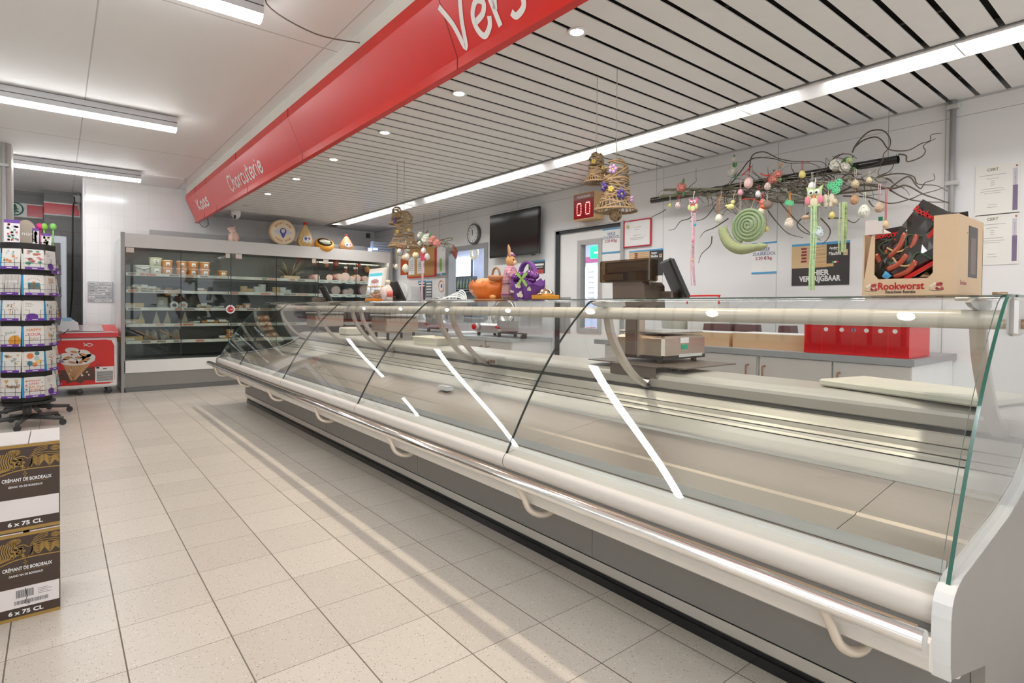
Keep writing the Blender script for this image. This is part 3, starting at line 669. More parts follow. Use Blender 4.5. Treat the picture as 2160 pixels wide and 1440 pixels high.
def put(o, px, z, y, label, rot=0, first=False, tilt=0):
    loc = (onshelf(px, 0, y), y, z); r = (tilt, 0, rot)
    if not o.get('label') or o['label'] == 'x': o.location = loc; o.rotation_euler = r; o['label'] = label; return o
    return dup(o, loc, r, label)
pa = pack([dkp, brn, orr, crm], .24, .2, .07, seed=3, lab='x'); pb = pack([dkp, colm(.5, .16, .1, .4), orr], .22, .18, .06, seed=5, lab='x')
pc = pack([clearp, crm, ylw], .2, .17, .09, seed=7, lab='x', name='pastry_pack'); pd = pack([colm(.7, .7, .68, .4), crm, crm], .2, .15, .05, seed=9, lab='x', lump=4)
put(pc, 283, zs[1]+.002, 9.25, 'clear bag of pale food, leftmost on the second shelf'); put(pc, 297, zs[1]+.002, 9.15, 'clear pack with white label, second on the second shelf', .4)
put(pa, 318, zs[1]+.002, 9.2, 'black tray of brown food with tilted label on the second shelf'); put(pa, 364, zs[1]+.002, 9.25, 'black round-edged tray with orange food standing on the second shelf', 0, tilt=.9)
put(pb, 420, zs[1]+.002, 9.2, 'small dark tray with two white labels on the second shelf')
put(pb, 378, zs[2]+.002, 9.3, 'tray of red meat on the third shelf behind white ring labels'); put(pc, 427, zs[2]+.002, 9.2, 'clear pack of pastry strips with white label on the third shelf'); put(pd, 463, zs[2]+.002, 9.22, 'low pale tray near the red apple sign on the third shelf')
for i, (px, l) in enumerate(((440, 'flat black tray with white label on the fourth shelf'), (465, 'flat black tray near the counter end on the fourth shelf'), (412, 'pale flat tray on the fourth shelf beside black trays'))):
    put(pd if i == 2 else pa, px, zs[3]+.002, 9.2, l)
put(pb, 465, zs[4]+.002, 9.2, 'dark tray on the fifth shelf left of orange tubs')
for i, px in enumerate((481, 487)):
    dup(T0, (onshelf(484, 0), 9.17, zs[4]+.002+i*.075), 0, 'orange tub on the fifth shelf, %s of two' % ('bottom', 'top')[i], None, (.8, .8, .7))
# cheese blocks, vacuum packs
def block(w, d, h, m, name='cheese_block', cat='cheese', lab=''):
    b = B(); b.box((-w/2, -d/2, 0), (w/2, d/2, h), m, bev=.006); b.box((-w*.3, -d/2-.001, h*.3), (w*.1, -d/2, h*.7), paper)
    o = b.build(name, origin=(0, 0, 0)); tag(o, lab or 'x', cat); return o
cb_ = block(.26, .2, .075, ylw)
put(cb_, 278, zs[2]+.002, 9.22, 'long yellow cheese block on the third shelf, left end')
put(cb_, 279, zs[3]+.002, 9.22, 'yellow cheese block on the fourth shelf, left end'); put(cb_, 272, zs[4]+.002, 9.2, 'orange-yellow cheese chunk low on the fifth shelf, left end', .3)
vb = block(.13, .07, .17, colm(.60, .56, .46, .3), 'vacuum_pack', 'packaged food'); put(vb, 342, zs[2]+.002, 9.3, 'upright grey vacuum pack with dark label on the third shelf')
for i, px in enumerate((368, 387)):
    b = B(); b.cyl((0, 0, .055), .052, .03, paper, 22, 'Y'); b.cyl((0, -.002, .055), .026, .005, dkp if i == 0 else pnk, 18, 'Y')
    o = b.build('ring_label_pack', origin=(0, 0, 0)); o.location = (onshelf(px, 0, 9.12), 9.12, zs[2]-.002); tag(o, 'round white label pack %s on the third shelf' % ('with dark centre' if i == 0 else 'with pink centre'), 'packaged food')
def wedge(m1, m2, lab):
    t = thing('wedge_pack', lab, 'packaged food', (0, 0, 0), local=True)
    b = B(); b.add([(-.05, 0, 0), (.05, 0, 0), (0, .0, .19), (-.05, .16, 0), (.05, .16, 0), (0, .12, .12)], [(0, 1, 2), (3, 5, 4), (0, 2, 5, 3), (1, 4, 5, 2), (0, 3, 4, 1)], m1); b.build('bag', t)
    b = B(); b.ell((0, .03, .05), .035, .03, .045, m2); b.build('food', t); return t
wd_ = wedge(mat('bag_tan', (.50, .42, .30), .3), crm, 'x')
for i, (px, zi) in enumerate(((298, 3), (330, 3), (353, 3), (390, 3), (310, 4), (325, 4), (350, 4), (372, 4))):
    put(wd_, px, zs[zi]+.002, 9.18, 'pointed tan bag, %s one on the %s shelf' % (('1st', '2nd', '3rd', '4th')[i % 4], ('fourth', 'fifth')[i//4]), random.uniform(-.2, .2), tilt=(0 if zi == 3 else .7))
lp = B(); lp.box((-.18, -.05, 0), (.18, .05, .02), brn, bev=.004); lo = lp.build('long_pack', origin=(0, 0, 0)); tag(lo, 'x', 'packaged food')
put(lo, 312, zs[4]+.06, 9.16, 'long brown pack leaning across the fifth shelf, left one', .0).rotation_euler = (0, .5, .1)
put(lo, 362, zs[4]+.06, 9.16, 'long brown pack leaning across the fifth shelf, right one', .0).rotation_euler = (0, .5, .1)
# small stacked tubs in the middle section
wt = tub(.055, .035, colm(.84, .83, .80, .4), white, False, name='small_tub', lab='x'); yt = tub(.055, .035, colm(.80, .55, .28, .4), colm(.82, .70, .5, .4), False, name='small_tub', lab='x')
for n_, (px, cnt, src, w_) in enumerate(((514, 3, yt, 'yellow'), (527, 2, yt, 'yellow-white'), (542, 3, wt, 'white'), (553, 4, wt, 'white'), (567, 1, wt, 'white'), (582, 3, yt, 'yellow'), (596, 3, wt, 'white'), (607, 2, wt, 'white'))):
    for k in range(cnt):
        put(src, px, zs[1]+.002+k*.0355, 9.18, '%s small tub, %s up, %s stack of the middle section' % (w_, POS[k], (POS+['last'])[n_]))
for px, l in ((506, 'low orange tub on the third shelf beside the counter glass'), (520, 'tall orange tub on the third shelf beside the counter glass')):
    dup(T0, (onshelf(px, 0, 9.16), 9.16, zs[2]+.002), 0, l, None, (.85, .85, .55 if px == 506 else .8))
# hanging sausages and ham pieces in the right section
ham = colm(.74, .42, .40, .35); salami = colm(.22, .06, .045, .45)
b = B(); b.box((3.25, 9.28, 1.865), (4.4, 9.30, 1.885), chrome); tag(b.build('hanging_rail'), 'chrome rail under the refrigerator roof that the sausages hang from', 'rail')
for i, (px, yb, r, m, tl, nm) in enumerate(((663, 548, .035, brn, 0, 'short brown'), (690, 565, .035, brn, .25, 'slanted brown'), (708, 554, .05, salami, 0, 'stubby dark'), (729, 577, .026, salami, 0, 'long straight dark red'), (749, 579, .035, salami, -.12, 'long dark'), (757, 560, .03, colm(.35, .05, .04, .4), 0, 'deep red'), (775, 575, .05, colm(.45, .22, .09, .5), 0, 'wide brown netted'), (822, 578, .045, colm(.30, .07, .04, .5), 0, 'right-hand red'))):
    p = P(px, yb, Y=9.29); L_ = 1.865-p.z
    t2 = thing('hanging_sausage', nm+' sausage hanging in the right section of the refrigerator', 'sausage', (p.x, 9.29, 1.865), rot=(0, tl, 0), group='hanging sausages', local=True)
    b = B(); b.lathe([(.004, -L_), (r*.6, -L_+.012), (r*.95, -L_+.05), (r, -L_*.5), (r*.9, -.05), (r*.4, -.02), (.004, -.01)], m, n=14); b.build('sausage', t2)
    b = B(); b.tube([(0, 0, .02), (0, 0, -.015)], .004, paper); b.lathe([(r*1.02, -L_*.45), (r*1.03, -L_*.25)], paper if i in (4, 3) else m, n=14); b.build('string_band', t2)
for i, (px, zi, rr, m, nm) in enumerate(((667, 0, .055, ham, 'small pink ham'), (695, 0, .06, colm(.55, .14, .10, .4), 'red ham block'), (715, 0, .07, ham, 'pale netted ham'), (728, 0, .08, colm(.80, .55, .52, .3), 'plastic-wrapped ham roll'), (741, 0, .055, colm(.7, .42, .28, .4), 'round sausage end'), (752, 0, .07, orr, 'orange pate'), (770, 0, .06, ham, 'ham behind the screen'), (682, 1, .07, colm(.66, .52, .48, .4), 'greyish roast'), (708, 1, .082, colm(.84, .52, .48, .3), 'round pink ham slice'), (728, 1, .055, colm(.78, .40, .45, .3), 'pink roll end'), (738, 1, .065, colm(.62, .48, .42, .35), 'wrapped roll'), (768, 1, .10, colm(.78, .38, .46, .25), 'large glossy pink ham'))):
    xx = onshelf(px, 0, 9.2); 
    b = B(); rnd = random.Random(i); b.tube([(0, -.03, rr), (0, .0, rr), (0, .16, rr)], [rr*.9, rr, rr*.75], m, 16); b.tube([(0, -.034, rr), (0, -.03, rr)], [rr*.82, rr*.9], colm(.86, .62, .58, .4), 16)
    o = b.build('ham_piece', origin=(0, 0, 0)); o.location = (xx, 9.2, zs[zi]+.002); o.rotation_euler = (0, 0, rnd.uniform(-.5, .5)); tag(o, nm+' on the %s shelf of the right section' % ('upper', 'lower')[zi], 'ham', 'ham pieces in the right section')
# dried bouquet / basket seen through the middle doors
t2 = thing('wrapped_bouquet', 'dark dried bouquet wrapped in clear film on the top shelf', 'bouquet', (onshelf(615, 0), 9.25, zs[0]))
b = B(); rnd = random.Random(4); c0 = Vector((onshelf(612, 0, 9.3), 9.3, zs[0]+.02))
for k in range(70):
    a = rnd.uniform(0, 2*PI); e = rnd.uniform(.1, .30); d = Vector((math.cos(a)*e*.8, math.sin(a)*e*.3, rnd.uniform(.12, .30))); b.tube([c0+d*.3, c0+d*.7+Vector((0, 0, .02)), c0+d], [.004, .006, .003], random.choice([colm(.10, .08, .05), colm(.16, .13, .08), colm(.3, .26, .18)]), 5)
b.build('stems', t2)
b = B(); b.box((c0.x-.12, 9.2, zs[0]+.002), (c0.x+.12, 9.4, zs[0]+.07), colm(.55, .40, .26)); b.build('basket', t2)
# ---- things on top of the refrigerator
def toploc(px, py): return P(px, py, Y=9.02)
pg = toploc(492, 507)
t2 = thing('pig_figurine', 'small pink sitting pig figurine on top of the wall refrigerator', 'figurine', (pg.x, 9.03, 2.086), rot=(0, 0, .35), local=True); t2.scale = (.8, .8, .8)
pk = colm(.85, .60, .50, .4)
b = B(); b.lathe([(.05, 0), (.085, .015), (.092, .06), (.072, .12), (.052, .16), (.03, .18)], pk, (.02, 0, 0), 16); b.ell((-.03, -.02, .20), .06, .05, .052, pk); b.tube([(-.06, -.02, .20), (-.105, -.02, .222)], [.03, .022], pk, 12)
b.tube([(-.03, -.05, .14), (-.05, -.06, .0)], [.02, .016], pk, 8); b.tube([(-.03, .05, .14), (-.05, .05, .0)], [.02, .016], pk, 8); b.tube([(.05, -.06, .03), (0, -.09, .015)], [.03, .018], pk, 8); b.build('body', t2)
b = B(); b.tube([(-.02, -.05, .235), (-.01, -.075, .275)], [.022, .004], pk, 6); b.tube([(-.02, .03, .235), (-.01, .055, .275)], [.022, .004], pk, 6); b.tube([(0.0, -.03, .24), (.012, -.03, .285)], [.02, .004], pk, 6); b.build('ear', t2)
b = B(); b.ell((-.055, -.062, .215), .006, .005, .006, black); b.build('eye', t2)
# cheese wheel standing on edge
cw = toploc(597, 491)
t2 = thing('whole_cheese', 'large pale cheese wheel standing on edge with blue portrait label', 'cheese', (cw.x, 9.05, 2.086))
R_ = .195; zc = 2.086+R_; ch = colm(.88, .66, .40, .45)
b = B(); b.tube([(cw.x, 9.02, zc), (cw.x, 9.03, zc), (cw.x, 9.10, zc), (cw.x, 9.12, zc)], [R_*.94, R_, R_, R_*.93], ch, 40); b.build('wheel', t2)
b = B(); b.cyl((cw.x, 9.017, zc), R_*.88, .002, colm(.92, .80, .58, .5), 40, 'Y'); pur = colm(.12, .10, .42, .5); org_ = colm(.75, .22, .08, .5)
b.add([(cw.x-R_*.72, 9.0155, zc), (cw.x, 9.0155, zc-R_*.36), (cw.x+R_*.72, 9.0155, zc), (cw.x, 9.0155, zc+R_*.36)], [(0, 1, 2, 3)], colm(.66, .66, .78, .5))
b.ell((cw.x, 9.0145, zc+.01), R_*.25, .001, R_*.28, pur, 18, 8); b.ell((cw.x, 9.0135, zc+.02), R_*.15, .001, R_*.16, colm(.7, .65, .7, .5), 14, 6); b.add([(cw.x-R_*.18, 9.0135, zc-R_*.2), (cw.x+R_*.18, 9.0135, zc-R_*.2), (cw.x, 9.0135, zc-R_*.5)], [(0, 1, 2)], pur)
for word_, a0, a1, flip in (('BRANDT ANNE', 150, 30, 1), ('AARRE ANNE', 215, 325, -1)):
    n_ = len(word_)
    for k, chh in enumerate(word_):
        a = math.radians(a0+(a1-a0)*(k+.5)/n_); rad = R_*.62 if flip > 0 else R_*.78
        rt = Vector((math.sin(a), 0, -math.cos(a)))*flip; upp = Vector((math.cos(a), 0, math.sin(a)))*flip
        b.text(chh, Vector((cw.x, 9.015, zc))+Vector((math.cos(a), 0, math.sin(a)))*rad, rt, upp, R_*.24, org_, th=.0003)
b.build('label_disc', t2)
# netted pear shaped cheeses
def pear(px, w, h, c1, c2, lab, net):
    p = toploc(px, 515); t2 = thing('wrapped_cheese', lab, 'cheese', (p.x, 9.05, 2.086), rot=(0, 0, 0), local=True)
    b = B(); b.lathe([(w*.45, 0), (w*.9, h*.06), (w, h*.22), (w*.8, h*.45), (w*.48, h*.70), (w*.22, h*.86), (w*.10, h*.92)], c1, n=24, sy=.8); b.build('body', t2)
    b = B(); b.lathe([(w*.12, h*.86), (w*.2, h*.93), (w*.28, h*.98), (w*.08, h*1.0)], colm(.7, .03, .03, .5), n=8, sy=.8); b.build('tie', t2)
    b = B(); b.ell((0, -w*.74, h*.28), w*.55, .012, h*.15, paper, 18, 8); b.ell((-.02, -w*.755, h*.30), w*.25, .012, h*.09, colm(.08, .2, .5), 12, 6); b.ell((w*.22, -w*.75, h*.31), w*.22, .012, h*.07, colm(.7, .05, .1), 12, 6); b.build('oval_label', t2)
    b = B()
    if net:
        for s in range(12):
            for dr in (1, -1):
                pts = []
                for k in range(9):
                    u = k/8; z = h*(.02+.86*u); r = w*(1.0 if u < .25 else 1.0-(u-.25)*1.12)*(.92+.08*min(1, u*6)); r = max(r, w*.12); a = 2*PI*s/12+dr*u*1.6
                    pts.append((math.cos(a)*(r+.003), math.sin(a)*(r+.003)*.8, z))
                b.tube(pts, .0028, net, 4, cap=False)
        b.build('net', t2)
    return t2
pear(645, .125, .385, colm(.85, .62, .30, .4), 0, 'tall pear-shaped cheese in gold netting with red tie and oval label', colm(.62, .30, .04, .4))
pear(732, .118, .25, colm(.75, .36, .20, .45), 0, 'small orange wrapped cheese ball with oval label on the refrigerator', colm(.72, .5, .15, .4))
p = toploc(686, 520)
t2 = thing('whole_cheese', 'orange waxed cheese wheel leaning back with dark oval picture label', 'cheese', (p.x, 9.08, 2.097), rot=(math.radians(38), 0, -.1), local=True)
b = B(); b.lathe([(.11, 0), (.145, .015), (.155, .055), (.145, .095), (.12, .105), (.001, .106)], colm(.80, .36, .04, .35), n=32); b.build('wheel', t2)
b = B(); b.lathe([(.118, .107), (.001, .109)], colm(.10, .07, .05, .3), n=32); b.ell((0, .02, .110), .09, .05, .003, colm(.55, .55, .45, .4), 20, 6); b.ell((.02, -.03, .110), .07, .03, .003, colm(.30, .32, .16, .4), 20, 6); b.build('picture_label', t2)
# insect killer lamp: blue-lit grille box
q0, q1 = P(783, 527, Y=9.1), P(826, 499, Y=9.1)
t2 = thing('insect_killer', 'blue-lit slotted insect killer box at the right end of the refrigerator top', 'insect killer', ((q0.x+q1.x)/2, 9.1, 2.09))
b = B(); b.box((q0.x, 9.06, 2.09), (q1.x, 9.14, 2.265), colm(.45, .55, .72, .3), bev=.006); b.build('housing', t2)
bl = mat('blue_glow', (.3, .4, 1), .4, emit=(.25, .35, 1), es=3.5)
b = B(); b.box((q0.x-.045, 9.08, 2.10), (q0.x-.004, 9.13, 2.15), bl); b.box((q0.x+.012, 9.056, 2.12), (q0.x+.10, 9.059, 2.15), bl); b.build('lamp', t2)
b = B()
for k in range(6):
    b.box((q0.x+.02, 9.055, 2.115+k*.022), (q1.x-.02, 9.061, 2.120+k*.022), greyd if k % 2 else paper)
b.build('grille', t2)
# sensor in the corner, cork etc
b = B(); p = P(777, 497, Y=9.86); b.box((p.x-.03, 9.84, p.z-.04), (p.x+.03, 9.9, p.z+.04), greyd); tag(b.build('corner_sensor'), 'small dark sensor box in the far ceiling corner', 'sensor')
# ============================================================ ice cream freezer
fx0, fx1, fy0, fy1 = -.42, .60, 8.95, 9.55
t = thing('ice_cream_freezer', 'red and white ice cream chest freezer with cone picture left of the refrigerator', 'freezer', (.1, 9.25, 0))
b = B(); b.box((fx0, fy0, .09), (fx1, fy1, .74), white, bev=.02); b.build('cabinet', t)
b = B(); b.prism([(fy0-.03, .735), (fy0-.03, .785), (fy0-.015, .80), (fy1, .875), (fy1, .735)], fx0-.01, fx1+.012, redp, 'X'); b.build('lid_frame', t)
b = B(); b.add([(fx0+.05, fy0+.0, .808), (fx1-.14, fy0+.0, .808), (fx1-.14, fy1-.05, .875), (fx0+.05, fy1-.05, .875)], [(0, 1, 2, 3)], mat('lid_glass', (.45, .40, .40), .05, spec=.8)); b.box((fx0, fy0-.034, .79), (fx1-.03, fy0-.02, .802), silver); b.build('glass_lid', t)
rp = [(fx0+.01, .135), (fx1-.09, .135), (fx1-.04, .15), (fx1-.03, .19), (fx1-.03, .62), (fx1-.06, .69), (fx1-.12, .70), (fx0+.01, .70)]
b = B(); b.prism(rp, fy0-.003, fy0-.0005, red); b.build('picture_panel', t)
fc = Vector((P(166, 760, Y=8.94).x, 8.944, 0))
b = B(); yy = fy0-.0045; wht = colm(.88, .84, .80, .5); tan = colm(.66, .38, .18, .5); chc = colm(.10, .035, .02, .4)
def sp(cx, cz, rx, rz, m, lift=0, rot=0, n=20):
    pts = []
    for k in range(n):
        a = 2*PI*k/n; x = math.cos(a)*rx; z = math.sin(a)*rz; pts.append((cx+x*math.cos(rot)-z*math.sin(rot), yy-lift, cz+x*math.sin(rot)+z*math.cos(rot)))
    b.add(pts, [list(range(n))], m)
rnd = random.Random(2); zc0 = .40
b.add([(fc.x+(.30 if k % 2 else .20)*math.cos(a)*(1.0 if math.cos(a) > 0 else .8)-.02, yy, .27+(.115 if k % 2 else .085)*math.sin(a)) for k, a in enumerate([2*PI*i/22 for i in range(22)])], [list(range(22))], chc)
b.add([(fc.x-.16, yy-.001, .42), (fc.x+.12, yy-.001, .40), (fc.x-.03, yy-.001, .205), (fc.x-.08, yy-.001, .20)], [(3, 2, 1, 0)], tan)
for k in range(7): b.add([(fc.x-.15+.035*k, yy-.0015, .41), (fc.x-.145+.035*k, yy-.0015, .41), (fc.x-.055, yy-.0015, .21), (fc.x-.06, yy-.0015, .21)], [(3, 2, 1, 0)], brn)
sp(fc.x-.01, .445, .175, .06, wht, .002, .05); sp(fc.x-.02, .45, .15, .045, chc, .0025)
for (dx, z, rx, rz, ro) in ((-.14, .50, .07, .045, .2), (-.06, .57, .075, .04, -.2), (.06, .53, .07, .045, -.5), (.10, .47, .07, .05, .3), (-.08, .44, .08, .04, -.3), (.03, .44, .06, .05, .6), (-.01, .50, .06, .035, 0)):
    sp(fc.x+dx, z, rx, rz, wht, .003, ro); sp(fc.x+dx*.8, z-.015, rx*.5, rz*.35, colm(.62, .30, .12, .5), .0035, ro)
for k in range(8): sp(fc.x+rnd.uniform(-.1, .2), rnd.uniform(.22, .35), .014, .008, crm, .0015, rnd.uniform(0, 3))
for (x0_, z0_, x1_, z1_) in ((.17, .36, .25, .40), (.2, .31, .28, .32), (.14, .22, .22, .235)): b.add([(fc.x+x0_, yy, z0_-.006), (fc.x+x1_, yy, z1_-.002), (fc.x+x1_, yy, z1_+.003), (fc.x+x0_, yy, z0_+.006)], [(0, 1, 2, 3)], chc)
ribbon(b, smoothp([(0, 0, 0), (.05, .03, 0), (.09, .015, 0), (.06, -.005, 0), (.02, .015, 0), (0, .04, 0)], 4), .008, (fc.x+.05, yy, .625), (1, 0, 0), (0, 0, 1), wht, .001)
b.build('cone_picture', t)
b = B(); b.box((fx1-.23, fy0-.006, .155), (fx1-.035, fy0, .355), white, bev=.002); b.box((fx1-.215, fy0-.0075, .17), (fx1-.045, fy0-.006, .30), greyl)
for k in range(9): b.box((fx1-.213, fy0-.0085, .175+k*.0135), (fx1-.047, fy0-.0075, .180+k*.0135), greyd)
b.box((fx1-.15, fy0-.008, .322), (fx1-.11, fy0-.006, .335), greyd); b.build('vent_panel', t)
for (x, y) in ((fx0+.1, fy0+.08), (.22, fy0+.08), (fx1-.08, fy0+.09), (fx0+.1, fy1-.08), (fx1-.08, fy1-.08)):
    b = B(); b.cyl((x, y-.012, .034), .034, .024, black, 16, 'Y'); b.box((x-.02, y-.02, .04), (x+.02, y+.02, .092), greyd); b.build('caster', t)
# price grid board on the tiled wall
q0, q1 = P(185, 637, Y=BY), P(239, 595, Y=BY)
t = thing('notice_grid', 'grey grid of small notice strips on the tiled wall above the freezer', 'notice board', ((q0.x+q1.x)/2, BY-.01, q0.z))
b = B(); b.box((q0.x, BY-.012, q0.z), (q1.x, BY-.002, q1.z), mat('board_grey', (.40, .40, .42), .5)); b.build('backing', t)
rnd = random.Random(8)
b = B(); n_ = 6
for r in range(n_):
    z = q0.z+(q1.z-q0.z)*(r+.12)/n_; h_ = (q1.z-q0.z)/n_*.7; x = q0.x+.008
    while x < q1.x-.03:
        w_ = min(rnd.uniform(.05, .16), q1.x-.008-x); b.box((x, BY-.0135, z), (x+w_-.006, BY-.012, z+h_), rnd.choice([colm(.62, .62, .63), colm(.5, .5, .52), colm(.72, .72, .72)])); b.box((x+.01, BY-.014, z+h_*.35), (x+w_*.7, BY-.0136, z+h_*.55), greyd); x += w_
b.build('notices', t)
# ============================================================ revolving card stands
purple = colm(.17, .05, .38, .45); blue_env = colm(.03, .33, .62, .5); wire = mat('rack_wire', (.03, .03, .03), .4)
def art(b, kind, w, h, y, rnd):
    """printed picture on a card front, plane y, centred x, base z=0"""
    def disc(x, z, r, c, n=14, sx=1): b.add([(x+math.cos(2*PI*k/n)*r*sx, y, z+math.sin(2*PI*k/n)*r) for k in range(n)], [list(range(n))], c)
    def rect(x0, z0, x1, z1, c): b.add([(x0, y, z0), (x1, y, z0), (x1, y, z1), (x0, y, z1)], [(0, 1, 2, 3)], c)
    pal = [colm(.80, .30, .10), colm(.06, .25, .30), colm(.75, .50, .15), colm(.70, .15, .15), colm(.45, .60, .65), colm(.25, .25, .25)]
    if kind == 'dots':
        for k in range(9): disc(rnd.uniform(-.38, .38)*w, rnd.uniform(.3, .9)*h, rnd.uniform(.006, .014), rnd.choice(pal[:1]+[pal[5], pal[4]]))
    elif kind == 'animals':
        for k in range(16): disc(rnd.uniform(-.38, .38)*w, rnd.uniform(.3, .92)*h, rnd.uniform(.008, .015), rnd.choice([colm(.72, .2, .18), colm(.1, .4, .25), colm(.8, .6, .3), colm(.75, .3, .35)]), 8, 1.6)
    elif kind == 'stripes':
        for k in range(15): rect(-w*.48+k*w/15, .02, -w*.48+k*w/15+w*.022, h*.97, colm(.22, .17, .15))
        rect(-w*.3, h*.62, w*.3, h*.70, paper)
    elif kind == 'gift':
        rect(-w*.3, h*.3, w*.3, h*.62, pal[1]); rect(-w*.07, h*.3, w*.07, h*.68, pal[0]); disc(-w*.17, h*.45, .012, pal[0]); disc(w*.17, h*.5, .012, colm(.3, .55, .6)); disc(w*.2, h*.36, .01, pal[2])
        for k in range(7):
            a = math.radians(30+20*k); rect(math.cos(a)*w*.32-.002, h*.66+math.sin(a)*h*.17-.005, math.cos(a)*w*.32+.002, h*.66+math.sin(a)*h*.17+.006, pal[3])
    elif kind == 'robot':
        for k in range(24): a = rnd.uniform(0, 2*PI); r = rnd.uniform(.0, .04); disc(math.cos(a)*r, h*.68+math.sin(a)*r, .005, rnd.choice([pal[5], pal[5], pal[0]]), 8)
        rect(-w*.09, h*.28, -w*.04, h*.5, pal[0]); rect(w*.04, h*.28, w*.09, h*.5, pal[5])
    elif kind == 'plain':
        b.text('hallmark', (-w*.4, y, h*.86), (1, 0, 0), (0, 0, 1), .012, colm(.25, .25, .25), 'LEFT') if False else None
        for k in range(3): rect(-w*.42, h*(.84-.07*k), -w*.42+w*(.3+.1*(k % 2)), h*(.86-.07*k), colm(.3, .3, .3))
        disc(-w*.1, h*.20, .03, purple, 16, 1.5)
    elif kind == 'geluk':
        b.text('geluk', (-w*.05, y, h*.62), (1, 0, .12), (-.12, 0, 1), .042, colm(.35, .42, .36)); disc(w*.18, h*.28, .05, colm(.85, .38, .05), 18); 
    elif kind == 'happy':
        for k, (s_, c_) in enumerate((('HAPPY', pal[0]), ('YOUR', pal[3]), ('DAY', colm(.6, .42, .3)))): b.text(s_, (0, y, h*(.74-.22*k)), (1, 0, 0), (0, 0, 1), .036, c_, bold=.02)
    elif kind == 'hearts':
        for k in range(10):
            x, z, r = rnd.uniform(-.36, .36)*w, rnd.uniform(.42, .88)*h, rnd.uniform(.010, .018); c_ = rnd.choice([colm(.82, .38, .08), colm(.45, .45, .40), colm(.72, .55, .25)])
            b.add([(x, y, z-r*1.4), (x+r, y, z), (x+r*.6, y, z+r*.7), (x, y, z+r*.2), (x-r*.6, y, z+r*.7), (x-r, y, z)], [(0, 1, 2, 3, 4, 5)], c_)
    elif kind == 'balloons':
        for x, z, r, c_ in ((-.2, .78, .026, colm(.82, .22, .06)), (.15, .90, .018, pal[1]), (.12, .66, .02, pal[4]), (-.22, .42, .022, pal[1]), (.22, .50, .024, colm(.82, .62, .25)), (.02, .35, .02, pal[0])): disc(x*w, z*h, r, c_, 18)
    elif kind == 'liefde':
        art(b, 'hearts', w, h, y, rnd); b.text('liefde', (0, y-.0004, h*.5), (1, 0, 0), (0, 0, 1), .038, colm(.08, .08, .08), bold=.02)
    elif kind == 'lang':
        for k, s_ in enumerate(('HIEPERDEPIEP', 'LANG', 'ZAL IE', 'LEVEN')): b.text(s_, (0, y, h*(.78-.16*k)), (1, 0, 0), (0, 0, 1), .016 if k == 0 else .028, pal[3] if k != 2 else pal[0], bold=.01)
        for k in range(6): disc((-1)**k*w*.4, h*(.3+.1*k), .008, pal[k % 5])
    elif kind == 'tiger':
        for k in range(5): rect(-w*.25, h*(.6+.06*k), w*.25, h*(.63+.06*k), colm(.1, .07, .05) if k % 2 else colm(.8, .35, .05))
def card(kind, label, w=.145, h=.185, env=True, seed=0):
    t = thing('greeting_card', label, 'greeting card', (0, 0, 0), group='greeting cards in the revolving stands', local=True); rnd = random.Random(seed)
    b = B(); b.box((-w/2, -.004, 0), (w/2, -.001, h), colm(.85, .83, .79, .6)); art(b, kind, w, h, -.0046, rnd); b.build('card_front', t)
    b = B(); b.box((-w/2-.016, 0, .002), (w/2-.022, .012, h*.985), blue_env if env else colm(.78, .76, .70, .6)); b.build('envelope', t)
    return t
